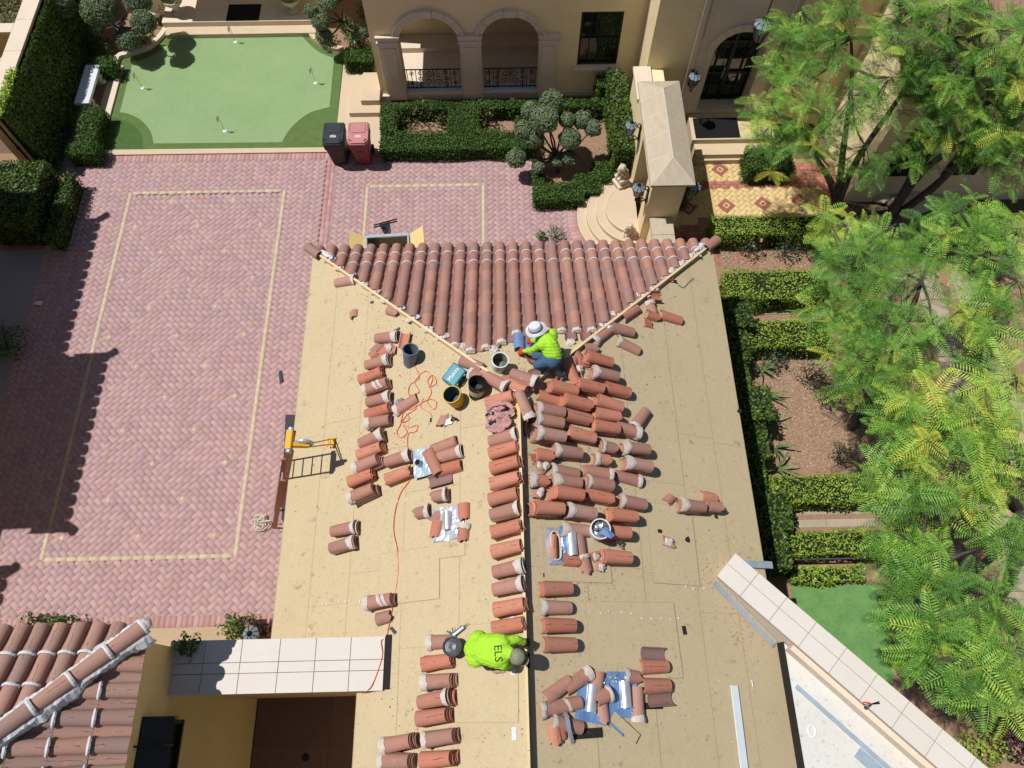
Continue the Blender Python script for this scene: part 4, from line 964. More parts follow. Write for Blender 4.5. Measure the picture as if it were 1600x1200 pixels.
# ------------------------------------------------------------------ gold brick terrace before the door
pt = tag(MB().prism([(4.6, 10.3), (9.4, 10.3), (9.4, 14.1), (4.6, 14.1)], -.05, -.018).build('entry_paving', M['joint_gold']), kind='structure')
gold, redb = [], []
dia = [tuple(G(*q))[:2] for q in ((1125, 265), (1075, 325), (1135, 321), (1192, 318), (1250, 314))]
pan1 = (5.15, 13.36, 6.76, 14.0); pan2 = (4.45, 11.85, 8.75, 13.08)
def inr(r, x, y): return r[0] < x < r[2] and r[1] < y < r[3]
for i in range(-70, 70):
    for j in range(-70, 70):
        q = (i - j) % 4
        if q == 0: cx_, cy_, a = i + 1.0, j + 0.5, 0.0
        elif q == 3: cx_, cy_, a = i + 0.5, j + 1.0, math.pi / 2
        else: continue
        X, Y = cx_ * BW, cy_ * BW; x, y = 6.5 + (X - Y) * c45, 12 + (X + Y) * c45
        if (inr(pan1, x, y) or inr(pan2, x, y)) and min(abs(x - d[0]) + abs(y - d[1]) for d in dia) > .2: gold.append((x, y, a + math.pi / 4, 1.0))
for yy in np.arange(10.4, 13.95, .12):
    for k, xx in enumerate(np.arange(4.72, 9.3, .24)):
        x = xx + .12 * (int(round(yy / .12)) % 2)
        if not inr((pan1[0] - .04, pan1[1] + .0, pan1[2] + .04, pan1[3] + .0), x, yy) and not inr((pan2[0] - .04, pan2[1] + .0, pan2[2] + .04, pan2[3] + .0), x, yy): redb.append((x, float(yy), 0, 1.0))
single_bricks('gold_brick', gold[:300], M['brick_gold'], pt)
if len(gold) > 300: brick_field('gold_brick_field', gold[300:], M['brick_gold'], pt)
single_bricks('red_brick', redb[:300], M['brick_terra'], pt, .003)
if len(redb) > 300: brick_field('red_brick_field', redb[300:], M['brick_terra'], pt, .003)
for d in dia:
    for (r0, r1, m, z) in ((.0, .055, 'brick_dark', 0.005), (.06, .105, 'brick_gold', .006), (.11, .245, 'brick_dark', 0.007)):
        b = MB()
        if r0 == 0: b.prism([(d[0] + r1, d[1]), (d[0], d[1] + r1), (d[0] - r1, d[1]), (d[0], d[1] - r1)], -.03, z); b.build('diamond_brick', M[m], pt)
        else:
            for k in range(4):
                a0, a1 = k * math.pi / 2, (k + 1) * math.pi / 2; c = lambda r, a: (d[0] + r * math.cos(a), d[1] + r * math.sin(a))
                e = .012; b = MB(); b.prism([c(r0, a0 + e), c(r1, a0 + e), c(r1, a1 - e), c(r0, a1 - e)], -.03, z); b.build('diamond_brick', M[m], pt)

# ------------------------------------------------------------------ walls at upper left: ivy wall with planters behind, fence
IX, IZ = -12.69, 2.05
iv = empty('ivy_wall', (IX - .2, 16, 0), 'tall wall with pale stone top whose courtyard face is covered in dark ivy', 'wall')
IY0 = G(0, 186, IZ).y
MB().span((IX - .4, IY0 + .05, -.06), (IX - .03, 24, IZ - .08)).build('wall', M['stucco_gold'], iv)
for k in range(9): MB().span((IX - .46, IY0 + k * 1.2, IZ - .08), (IX, IY0 + k * 1.2 + 1.194, IZ), .006).build('coping_slab', M['stone_trim'], iv)
for (pa, pb) in ((104, 90), (50, 36)):
    y0, y1 = G(10, pa, IZ).y, G(10, pb, IZ).y
    MB().span((-17, y0 + .05, -.06), (IX - .4, y1 - .05, IZ - .08)).build('cross_wall', M['stucco_gold'], iv); MB().span((-17, y0, IZ - .08), (IX - .465, y1, IZ), .006).build('coping_slab', M['stone_trim'], iv)
fe = empty('wooden_fence', (-12.6, 13.9, 0), 'dark brown timber gate screen standing at the end of the ivy wall', 'fence')
fa_, fb0 = Vector((IX - .1, IY0, 0)), G(64, 250, 0.0)
fd = (fb0 - fa_); fl = fd.length; fd.normalize()
for k in range(12):
    p = fa_ + fd * (fl * (k + .5) / 12); MB().box((p.x, p.y, .95), (fl / 12 - .012, .04, 1.9), Matrix.Rotation(math.atan2(fd.y, fd.x), 3, 'Z')).build('board', M['fence_wood'], fe)
for z in (.2, 1.0, 1.85): MB().beam(fa_ + Vector((0, 0, z)), fb0 + Vector((0, 0, z)), .08, .07).build('rail', M['fence_wood'], fe)
MB().box((fb0.x, fb0.y, .95), (.1, .1, 2.0)).build('post', M['stucco'], fe)
ln_ = MB().beam(G(64, 248, .02), G(110, 257, .02), .03, .03).build('metal_threshold', M['galv']); tag(ln_, 'thin metal strip across the paving at the foot of the dark fence', 'threshold')

# ------------------------------------------------------------------ neighbour wings on the left (outside the frame; their eaves shade the courtyard)
nb_ = empty('left_wing', (-14.5, 8, 0), 'stucco wing along the courtyard edge, its scalloped tile eave shading the bricks', 'building')
MB().span((-19, 7.0, -.06), (-14.0, 11.8, 4.3)).build('wall', M['stucco'], nb_); MB().span((-19, 2.6, -.06), (-13.4, 7.9, 4.7)).build('wall', M['stucco'], nb_); MB().span((-19, -5, -.06), (-14.0, 2.7, 4.3)).build('wall', M['stucco'], nb_); MB().span((-22, -6, -.06), (-16.2, 13, 8.5)).build('sky_blocker', M['stucco'], nb_)  # the last, tallest block is unseen, added to keep sky light off the courtyard
for (y0, y1, xe, ze2) in ((8.25, 12.45, None, 4.4), (4.05, 8.3, None, 4.8), (-2.0, 3.1, None, 4.4)):
    xs_ = (-10.95 if y0 != 4.05 else -9.88); xe = xs_ - .475 * ze2; y0 += .055 * ze2; y1 += .055 * ze2
    MB().slab([(xe + .07, y0, ze2 - .03), (xe + .07, y1, ze2 - .03), (xe - 3, y1, ze2 + 1.3), (xe - 3, y0, ze2 + 1.3)], .12, ns_).build('roof', M['clay_pan'], nb_)
    n_ = int((y1 - y0) / .3)
    for k in range(n_ + 1):
        for q in range(3):
            d = Vector((-1, 0, .433)).normalized(); nn = Vector((.397, 0, .918)); put(cover, frame_at(Vector((xe, y0 + k * .3, ze2 + .02)) + d * (.10 + q * .36) + nn * .03, d, nn) @ Matrix.Diagonal((1, 1.35, 1.1, 1)), nb_)
    for (yy, dy) in ((y0, 1), (y1, -1)):
        put(hip_t, frame_at(Vector((xe + .08, yy, ze2 + .14)) , Vector((-1, dy * .6, .4)).normalized(), Vector((.4, 0, .9)).normalized()), nb_)
# ------------------------------------------------------------------ vegetation
def box_points(x0, x1, y0, y1, z0, z1, dens):
    Ps, Ns = [], []
    for (a, n_, fx) in (((x1 - x0) * (y1 - y0), (0, 0, 1), 'z1'), ((x1 - x0) * (z1 - z0), (0, -1, 0), 'y0'), ((x1 - x0) * (z1 - z0), (0, 1, 0), 'y1'), ((y1 - y0) * (z1 - z0), (-1, 0, 0), 'x0'), ((y1 - y0) * (z1 - z0), (1, 0, 0), 'x1')):
        k = max(3, int(a * dens)); P = np.stack([RNG.uniform(x0, x1, k), RNG.uniform(y0, y1, k), RNG.uniform(z0, z1, k)], 1)
        ax = 'xyz'.index(fx[0]); P[:, ax] = {'x0': x0, 'x1': x1, 'y0': y0, 'y1': y1, 'z1': z1}[fx] + RNG.normal(0, .02, k)
        Ps.append(P); Ns.append(np.tile(np.array(n_, float), (k, 1)))
    return np.concatenate(Ps), np.concatenate(Ns)
def bumpy(P): return (np.sin(P[:, 0] * 5.1 + P[:, 1] * 2.3) + np.sin(P[:, 1] * 6.3 - P[:, 0] * 3.1 + 1) + np.sin(P[:, 2] * 7 + P[:, 0] * 4)) * .018
def hedge(label, boxes, leaf='leaf_box', size=.05, dens=1500, group='clipped box hedges', name='hedge', cat='hedge'):
    cx_ = sum((b[0] + b[1]) / 2 for b in boxes) / len(boxes); cy_ = sum((b[2] + b[3]) / 2 for b in boxes) / len(boxes)
    t = empty(name, (cx_, cy_, 0), label, cat, 0, group); L = []; core = MB()
    for (x0, x1, y0, y1, h) in boxes:
        core.span((x0 + .05, y0 + .05, -.05), (x1 - .05, y1 - .05, h - .06), .04)
        P, N_ = box_points(x0, x1, y0, y1, .03, h, dens); k = bumpy(P); P = P + N_ * k[:, None] - N_ * RNG.uniform(0, .045, (len(P), 1))
        L.append(leaves(P, N_, size, .75))
    core.build('branches', M['hedge_core'], t)
    V, F, T = cat_leaves(L); V = V - np.array([cx_, cy_, 0], dtype=np.float32)
    obj_me('foliage', mesh_np('foliage', V, F, M[leaf], T), t); return t
def hpx(rect, h):
    a, c = G(rect[0], rect[3], h), G(rect[2], rect[1], h); e, f = G(rect[0], rect[1], h), G(rect[2], rect[3], h)
    return ((a.x + e.x) / 2, (c.x + f.x) / 2, (a.y + f.y) / 2, (c.y + e.y) / 2, h)
hedge('clipped hedge framing the rose beds in front of the arched loggia', [hpx(r, .5) for r in ((594, 203, 838, 232), (594, 166, 620, 204), (700, 166, 748, 204), (598, 156, 945, 168), (805, 180, 838, 204))])
hedge('low clipped hedge wrapping the lower corner of the topiary bed beside the round steps', [hpx(r, .45) for r in ((832, 245, 850, 300), (834, 284, 912, 312))] + [(*hpx((898, 268, 940, 300), .45)[:4], .451), (*hpx((925, 252, 966, 280), .45)[:4], .452)])
hedge('tall glossy ivy hedge against the lit wall beside the gate portal', [(3.0, 3.5, 13.4, 16.3, 1.25)], 'leaf_ivy', .07, 900)
hedge('short hedge in the corner under the loggia window', [(2.75, 3.45, 16.0, 16.5, .9)], 'leaf_box', .055, 900)
hedge('bright L-shaped hedge at the left corner of the putting green', [hpx(r, .55) for r in ((120, 166, 153, 232), (102, 222, 150, 240))])
hedge('small clipped bush just behind the stone bench', [hpx((148, 88, 178, 106), .5)])
hedge('shaded hedge row at the left edge beside the brick courtyard', [hpx((82, 270, 102, 372), .6)], 'leaf_box', .055, 900)
hedge('tall dark hedge at the left edge behind the shaded row', [hpx((-25, 250, 56, 345), 1.1)], 'leaf_ivy', .07, 700)
hedge('clipped hedge at the upper right corner of the putting green', [hpx((538, 72, 582, 95), .5)])
hedge('uppermost clipped hedge of the garden right of the roof, beside the gold brick terrace', [hpx((1112, 334, 1290, 365), .7)], 'leaf_lime', .05, 1100)
hedge('second clipped hedge down in the right-hand garden, above the narrow path', [hpx((1134, 420, 1300, 466), .7)], 'leaf_lime', .05, 1100)
hedge('third clipped hedge down in the right-hand garden, just below the narrow path', [hpx((1166, 498, 1300, 540), .7)], 'leaf_lime', .05, 1100)
hedge('lime green hedge below the mulch bed where the tree trunk stands', [hpx((1206, 740, 1385, 785), .7)], 'leaf_lime', .05, 1100)
hedge('lowest clipped hedge in the right-hand garden, below the wider path', [hpx((1222, 828, 1385, 866), .7)], 'leaf_lime', .05, 1100)
hedge('long leafy hedge in the shade along the right eave', [(4.95, 5.72 + .2 * math.sin(k * 2.1), 2.6 + k * .8, 3.41 + k * .8, 1.05 + .14 * math.sin(k * 1.7 + 1)) for k in range(8)], 'leaf_ivy', .085, 650)
hedge('yellowish loose hedge at the head of the small lawn', [hpx((1236, 884, 1352, 908), .4)], 'leaf_lime', .07, 600)
hedge('square bush beside the entry steps under the tree', [hpx((1168, 226, 1240, 262), .7)], 'leaf_box', .055, 1000)
hedge('narrow hedge between the gate portal and the gold terrace', [(4.5, 4.95, 12.4, 14.2, .7)], 'leaf_box', .055, 800)
hedge('small shaded bush behind the front gate pillar', [(4.35, 4.7, 9.4, 11.1, .6)], 'leaf_box', .055, 700)
def shrub(label, c, r, h, leaf, n, size=.06, group=None, name='shrub', flowers=None, lo=0.12):
    t = empty(name, (c[0], c[1], c[2]), label, 'shrub', 0, group)
    st_ = MB()
    for k in range(7):
        a = random.uniform(0, 6.28); q = random.uniform(.3, .85); st_.tube(smooth_path([(random.uniform(-.04, .04), random.uniform(-.04, .04), -.03), (math.cos(a) * r * q * .5, math.sin(a) * r * q * .5, h * .5), (math.cos(a) * r * q, math.sin(a) * r * q, h * random.uniform(.7, 1))], 3), [.014] * 3 + [.009] * 3 + [.005], 5)
    o = st_.build('stem', M['bark'], None, loc=(0, 0, 0)); o.parent = t
    d = RNG.normal(0, 1, (n, 3)); d[:, 2] = np.abs(d[:, 2]); d /= np.linalg.norm(d, axis=1, keepdims=True); q = RNG.uniform(.35, 1, (n, 1)) ** .6
    lump_ = 1 + .25 * np.sin(d[:, 0:1] * 6 + d[:, 1:2] * 5)
    P = d * q * lump_ * np.array([r, r, h - lo]) + np.array([0, 0, lo]); V, F, T = leaves(P, d, size, .7)
    obj_me('foliage', mesh_np('foliage', V, F, M[leaf], T), t)
    if flowers:
        for k in range(flowers[1]):
            i = random.randrange(n); fl = MB().ball(P[i] * 1.03, (.035, .035, .028), 1, .008).build('flower', M[flowers[0]], None, loc=(0, 0, 0)); fl.parent = t
    return t
rs = 'rose bushes'
for (lab, px, py, r, h, n, fl) in (
    ('rose bush with a red bloom in the left hedge compartment before the loggia', 660, 190, .42, .75, 260, ('petal_red', 2)),
    ('smaller sparse rose bush at the left end of the same hedge compartment', 630, 196, .3, .5, 160, None),
    ('rose bush at the right end of the left hedge compartment', 690, 196, .25, .5, 120, None),
    ('yellow-green rose bush in the middle hedge compartment before the loggia', 762, 196, .32, .65, 170, ('petal_pink', 1)),
    ('thin rose bush left of the topiary tree', 800, 182, .25, .55, 110, None),
    ('spindly rose bush between the topiary tree and the ivy hedge', 925, 185, .25, .7, 110, None)):
    shrub(lab, G(px, py), r, h, 'leaf_rose', n, .075, rs, 'rose_bush', fl)
for (lab, px, py, r, h) in (('low dark bush under the upper left topiary, nearest the bench', 165, 82, .4, .5), ('low dark bush below the largest topiary balls at upper left', 125, 62, .45, .6), ('low bush along the curved kerb under the upper left topiary', 225, 66, .35, .4), ('leafy bush at the far corner under the upper left topiary', 245, 30, .4, .5),
    ('leafy bush below the topiary trail right of the green', 512, 72, .3, .45), ('green bush under the right-hand topiary beside the house corner', 560, 72, .35, .55), ('flowering bush in the bed right of the green', 545, 50, .3, .5), ('bush against the house wall right of the green', 578, 30, .35, .7)):
    shrub(lab, G(px, py), r, h, 'leaf_ivy' if px < 300 else 'leaf_box', 420, .075, 'bushes under the topiary', 'shrub', ('petal_pink', 2) if 'flowering' in lab else None)
for (lab, px, py, r, h, n, fl) in (
    ('rose bush with pink blooms near the right hip end', 1168, 392, .4, .7, 240, ('petal_pink', 4)), ('second rose bush along the upper mulch bed', 1225, 398, .4, .6, 220, None), ('third rose bush along the upper mulch bed, under the tree', 1275, 402, .4, .6, 220, ('petal_pink', 2)),
    ('dark rose bush at the top of the large mulch bed', 1262, 592, .4, .65, 220, None), ('dark rose bush left of the leaning trunk', 1290, 625, .35, .6, 200, ('petal_red', 1)), ('pale green rose bush at the top left of the mulch bed', 1205, 570, .35, .6, 200, None),
    ('low rose bush at the foot of the mulch bed', 1310, 715, .3, .5, 160, None), ('rose bush beside the timber fence at the left', 112, 205, .35, .7, 200, ('petal_pink', 1)), ('pink rose bush below the topiary balls at upper left', 148, 85, .3, .8, 160, ('petal_pink', 3))):
    shrub(lab, G(px, py), r, h, 'leaf_blue' if px > 1000 else 'leaf_rose', n, .065, 'garden rose bushes', 'rose_bush', fl)
shrub('dark round shrub in deep shade at the left edge', G(14, 545), .55, .9, 'leaf_box', 900, .07)
shrub('leafy green shrub peeping over the tiled house eave at lower left', G(75, 985), .35, 1.0, 'leaf_ivy', 350, .09); shrub('leafy green shrub beside the first one, over the lower left eave', G(115, 985), .3, .95, 'leaf_ivy', 260, .09)
shrub('green shrub beside the coped wall and the garage corner', G(385, 985), .32, 1.1, 'leaf_ivy', 420, .09); shrub('dark plum-leaved shrub at the garage corner', G(414, 990), .22, .9, 'leaf_plum', 260, .08); shrub('small plum-leaved shrub behind the hip end of the tiled house', G(178, 988), .2, .9, 'leaf_plum', 150, .07)
shrub('green tuft growing on the coped wall beside the tiled roof', (HX + .16, HY - .1, 4.2), .2, .2, 'leaf_ivy', 160, .07, lo=.0)
shrub('small green shrub just beyond the tiled eave', G(868, 372), .25, .4, 'leaf_grey', 220, .06); shrub('smaller tuft just beyond the tiled eave', G(845, 374), .15, .3, 'leaf_box', 120, .06)
shrub('red-leaved shrub at the lower right corner under the trees', G(1572, 1150), .5, .8, 'leaf_plum', 420, .1); shrub('lime shrub at the end of the parapet, lower right', G(1525, 1165), .5, .7, 'leaf_lime', 600, .07)
shrub('variegated shrub by the lower edge of the small lawn', G(1400, 1030), .35, .5, 'leaf_lime', 300, .09); shrub('green shrub left of the small lawn edge', G(1395, 975), .3, .5, 'leaf_box', 260, .08)
for (px, py, w_) in ((112, 40, 'behind the dark topiary tree'), (100, 95, 'halfway along the bed'), (92, 150, 'beside the marble bench'), (72, 215, 'nearest the timber fence')):
    shrub('shaded leafy plant below the ivy wall, ' + w_, G(px, py), .45, .8, 'leaf_ivy', 520, .085, 'shade plants under the ivy wall')
# ivy curtain on the tall wall
MB().span((IX - .03, IY0 + .1, -.05), (IX + .1, 23, IZ - .12)).build('ivy_stems', M['hedge_core'], iv)
zz_ = RNG.uniform(0, IZ - .05, 26000); P = np.stack([IX + .1 + RNG.uniform(-.02, .06, 26000) + .35 * np.clip(1 - zz_ / IZ, 0, 1) ** 2 * RNG.uniform(0, 1, 26000), RNG.uniform(IY0 + .05, 23, 26000), zz_], 1)
V, F, T = leaves(P, np.tile(np.array([1., 0, .3]), (26000, 1)), .09, .5); V = V - np.array([IX - .2, 16, 0])
obj_me('ivy', mesh_np('ivy', V, F, M['leaf_ivy'], T), iv)
P = np.stack([RNG.uniform(IX - .12, IX + .12, 700), RNG.uniform(IY0, IY0 + 1.7, 700), RNG.uniform(IZ - .02, IZ + .1, 700)], 1); V, F, T = leaves(P, np.tile(np.array([0, 0, 1.]), (700, 1)), .08, .6); V = V - np.array([IX - .2, 16, 0])
obj_me('ivy_top', mesh_np('ivy_top', V, F, M['leaf_lime'], T), iv)
P = np.stack([RNG.uniform(-17, -13.3, 2600), RNG.uniform(18.2, 22, 2600), RNG.uniform(.4, 1.6, 2600)], 1); V, F, T = leaves(P, np.tile(np.array([0, 0, 1.]), (2600, 1)), .12, .7)
tag(obj_me('dry_groundcover', mesh_np('dry_groundcover', V, F, M['leaf_rose'], T)), kind='stuff')
# strap-leaved plants beside the eave
def strap_plant(label, c, n, L):
    t = empty('strap_plant', (c.x, c.y, 0), label, 'plant', 0, 'strap-leaved plants along the eave'); b = MB()
    for k in range(n):
        a = random.uniform(0, 6.28); l = L * random.uniform(.6, 1.1); d = Vector((math.cos(a), math.sin(a), 0)); s_ = Vector((-d.y, d.x, 0)); pr = None
        for i in range(6):
            q = i / 5; p = d * l * (.08 + .75 * q) + Vector((0, 0, .1 + l * (1.05 * q - .75 * q * q))); wv = s_ * .028 * (1 - q) ** .6
            A = b.b.verts.new(p - wv); B = b.b.verts.new(p + wv)
            if pr: b.b.faces.new((pr[0], pr[1], B, A))
            pr = (A, B)
    o = b.build('strap_leaves', M['leaf_sword'], None, loc=(0, 0, 0)); o.parent = t
for k, (px, py) in enumerate(((1172, 585), (1178, 625), (1186, 668), (1192, 705), (1196, 740), (1200, 775), (1204, 808))):
    strap_plant(f'strap-leaved plant beside the right eave, {["first", "second", "third", "fourth", "fifth", "sixth", "seventh"][k]} from the top of the row', G(px + 16, py - 5), 12, .6)

# --- topiary: branches carrying clipped balls ------------------------------
def topiary(label, base, balls, leaf='leaf_grey'):
    t = empty('topiary_tree', (base.x, base.y, 0), label, 'tree', 0, 'topiary trees clipped into balls'); tr = MB(); cs_ = [(G(px, py, z) - Vector((base.x, base.y, 0)), r * 1.12) for (px, py, z, r) in balls]
    top = Vector((sum(c.x for c, _ in cs_) / len(cs_) * .4, sum(c.y for c, _ in cs_) / len(cs_) * .4, .55))
    tr.tube([(0, 0, -.05), top * .5 + Vector((.03, 0, .05)), top], [.07, .06, .05], 8)
    for c, r in cs_:
        mid = top.lerp(c, .5) + Vector((random.uniform(-.1, .1), random.uniform(-.1, .1), -.08)); tr.tube(smooth_path([top, mid, c], 4), [.034, .032, .03, .028, .025, .022, .02, .018, .015], 6)
    o = tr.build('trunk', M['bark'], None, loc=(0, 0, 0)); o.parent = t
    for c, r in cs_:
        n = int(12500 * r * r) + 260; d = RNG.normal(0, 1, (n, 3)); d /= np.linalg.norm(d, axis=1, keepdims=True)
        q = r * (1 + .06 * np.sin(d[:, 0:1] * 5 + d[:, 2:3] * 4) - RNG.uniform(0, .14, (n, 1))); sq = np.array([1, 1, .86])
        V, F, T = leaves(d * q * sq, d, .058, .6); co = MB().ball((0, 0, 0), (r * .86, r * .86, r * .74), 2).mesh('ball_core', M['topiary_core'])
        f = obj_me('foliage_ball', mesh_np('foliage_ball', V, F, M[leaf], T), t); f.location = c; k = obj_me('ball_core', co, f)
def PXR(r): return r * 16.5 / 1140
topiary('many-balled grey-green topiary tree in the mulch bed left of the round steps', G(872, 268), [(862, 158, 1.9, .29), (829, 172, 1.7, .22), (851, 186, 1.8, .34), (886, 187, 1.6, .2), (910, 187, 1.5, .23), (927, 200, 1.4, .21), (891, 217, 1.35, .27), (819, 202, 1.4, .23), (836, 215, 1.25, .23), (807, 247, .75, .25), (891, 246, .8, .19), (873, 252, .6, .15), (842, 262, .6, .15)])
topiary('dark topiary tree with large balls at upper left, shading the putting green', G(185, 52), [(91, 6, 1.5, .4), (155, 14, 1.55, .46), (214, 0, 1.5, .36), (224, 34, 1.3, .32), (200, 62, .8, .32), (150, 46, .7, .18)])
topiary('topiary tree with a trail of balls right of the putting green', G(545, 40), [(486, 16, 1.5, .19), (514, 4, 1.8, .25), (501, 33, 1.3, .24), (507, 56, .8, .22), (566, 50, .8, .2), (540, -20, 2.0, .3)])
# planted urns on the veranda
for (px, py, lab) in ((272, 6, 'stone urn of yellow-green flowers left of the veranda doormat'), (455, 4, 'stone urn of yellow and red flowers right of the veranda doormat')):
    c = G(px, py, .6); t = empty('planted_urn', (c.x, c.y, .3), lab, 'urn', 0, 'planted stone urns')
    o = MB().lathe([(.18, 0), (.2, .05), (.09, .12), (.12, .22), (.28, .38), (.32, .5), (.29, .5), (.2, .42)], (0, 0, 0), 18, False).build('urn', M['pot_stone'], None, True, loc=(0, 0, 0)); o.parent = t
    d = RNG.normal(0, 1, (260, 3)); d[:, 2] = np.abs(d[:, 2]); d /= np.linalg.norm(d, axis=1, keepdims=True); V, F, T = leaves(d * np.array([.27, .27, .2]) + np.array([0, 0, .46]), d, .07, .6)
    obj_me('flowers', mesh_np('flowers', V, F, M['leaf_lime'], T), t)

# --- feathery trees ---------------------------------------------------------
def frond_template(pairs=12):
    V, F = [], []
    def pt(q): return np.array([q, 0, .28 * q - .42 * q * q])
    for i in range(pairs):
        q = .1 + .88 * i / (pairs - 1); l = .25 * math.sin(math.pi * (.12 + .80 * q)) ** .8 + .02; w_ = .037
        for s_ in (-1, 1):
            b0 = pt(q); d = np.array([.42, s_ * 1.0, -.12]); d /= np.linalg.norm(d); e = np.array([w_, 0, 0])
            for a_, c_ in ((0., 1.05),):
                j = RNG.uniform(-.012, .012, 3); p0_ = b0 + d * l * a_ + j; p1_ = b0 + d * l * c_ + j * .3 + np.array([0, 0, -.02 * c_]); mid = (p0_ + p1_) / 2 + np.array([0, 0, .012])
                k = len(V); V += [p0_, mid - e * .6, p1_, mid + e * .6]; F.append((k, k + 1, k + 2, k + 3))
    for i in range(4):
        a, c = pt(i / 4), pt((i + 1) / 4); e = np.array([0, .008, 0]); k = len(V); V += [a - e, c - e, c + e, a + e]; F.append((k, k + 1, k + 2, k + 3))
    return np.array(V, dtype=np.float32), np.array(F, dtype=np.int32)
FV, FF = frond_template()
def feather_tree(label, base, limbs, anchors, per=10, yellow=0.25, flen=.41, trunk_r=.12):
    """base point, limbs: main limb polylines (pixel, height), anchors: crown clumps (pixel, height, radius px, yellowness)"""
    t = empty('feathery_tree', (base.x, base.y, 0), label, 'tree', 0, 'feathery-leaved trees'); O3 = Vector((base.x, base.y, 0))
    wood = MB(); tips = []
    for lm in limbs:
        P = [base - O3 + Vector((0, 0, -.08))] + [G(px, py, z) - O3 for (px, py, z) in lm]; sp = smooth_path(P, 5); n = len(sp)
        wood.tube(sp, [trunk_r * (1 - .78 * i / (n - 1)) * random.uniform(.93, 1.07) for i in range(n)], 8); tips += sp[n // 3:]
    X, D, T0, LL = [], [], [], []
    for (px, py, z, rp_, yl) in anchors:
        c = G(px, py, z) - O3; r = rp_ * (CAMH - z) * 1.08 / FOC
        src = min(tips, key=lambda p: (p - c).length); mid = src.lerp(c, .55) + Vector((random.uniform(-.15, .15), random.uniform(-.15, .15), -.12)); br = smooth_path([src, mid, c], 4)
        wood.tube(br, [.035 - .0027 * i for i in range(len(br))], 6)
        for k in range(int(per * 1.45 * (rp_ / 48) ** 2 + 2)):
            a = random.uniform(0, 6.283); q = math.sqrt(random.random()); tw = c + Vector((math.cos(a) * r * q, math.sin(a) * r * q, random.uniform(-1.0, .28) * (1.15 - q * .6)))
            if random.random() < .6: wood.tube([c.lerp(tw, .15), c.lerp(tw, .6) + Vector((0, 0, -.05)), tw], [.012, .009, .005], 4, False)
            yy = min(1, max(0, random.gauss(yl + .05, .2))); a0 = random.uniform(0, 6.283); nf = random.randint(4, 8)
            for f in range(nf):
                a1 = a0 + f * 6.283 / nf + random.gauss(0, .25); X.append(tw + Vector((0, 0, random.uniform(-.04, .04)))); D.append((a1, random.uniform(-.55, .4), random.gauss(0, .45))); T0.append(min(1, max(0, yy + random.gauss(0, .1)))); LL.append(flen * random.choice((.45, .6, .75, .9, 1.0, 1.2)) * random.uniform(.85, 1.15))
    X = np.array(X, dtype=np.float32); D = np.array(D); n = len(X); LL = np.array(LL)
    ca, sa = np.cos(D[:, 0]), np.sin(D[:, 0]); ce, se = np.cos(D[:, 1]), np.sin(D[:, 1]); ux = np.stack([ca * ce, sa * ce, se], 1); uy = np.stack([-sa, ca, 0 * sa], 1); uz = np.cross(ux, uy)
    cr, sr = np.cos(D[:, 2])[:, None], np.sin(D[:, 2])[:, None]; uy, uz = uy * cr + uz * sr, uz * cr - uy * sr
    V = X[:, None, :] + LL[:, None, None] * (FV[None, :, 0:1] * ux[:, None, :] + FV[None, :, 1:2] * uy[:, None, :] + FV[None, :, 2:3] * uz[:, None, :])
    F = (FF[None] + (np.arange(n) * len(FV))[:, None, None]).reshape(-1, 4)
    o = wood.build('trunk', M['bark'], None, True, loc=(0, 0, 0)); o.parent = t
    obj_me('crown', mesh_np('crown', V.reshape(-1, 3), F, M['frond_green'], np.clip(np.repeat(np.array(T0), len(FV)) + np.repeat(RNG.normal(0, .07, len(T0) * (len(FV) // 4)), 4), 0, 1)), t)
    return t
random.seed(21)
feather_tree('feathery tree with twin dark stems rising from the edge of the gold terrace', G(1308, 335), [[(1300, 290, 1.2), (1275, 245, 2.2), (1250, 190, 3.4)], [(1312, 285, 1.3), (1318, 230, 2.4), (1330, 140, 4.2), (1330, 60, 5.2)], [(1316, 300, 1.0), (1345, 240, 2.2), (1400, 160, 3.6), (1430, 110, 4.6)]],
    [(1212, 85, 4.2, 30, .2), (1205, 155, 3.8, 36, .25), (1230, 60, 5.0, 44, .15), (1262, 128, 5.0, 52, .2), (1302, 60, 5.5, 54, .12), (1332, 150, 5.0, 56, .15), (1282, 200, 4.2, 48, .2), (1352, 228, 4.0, 44, .1), (1390, 120, 5.2, 52, .15), (1400, 48, 5.8, 54, .12), (1252, 20, 5.5, 40, .12), (1330, 5, 6.0, 50, .1), (1222, 222, 3.4, 26, .3), (1296, 262, 2.8, 26, .15), (1205, 195, 3.6, 36, .3)], 9)
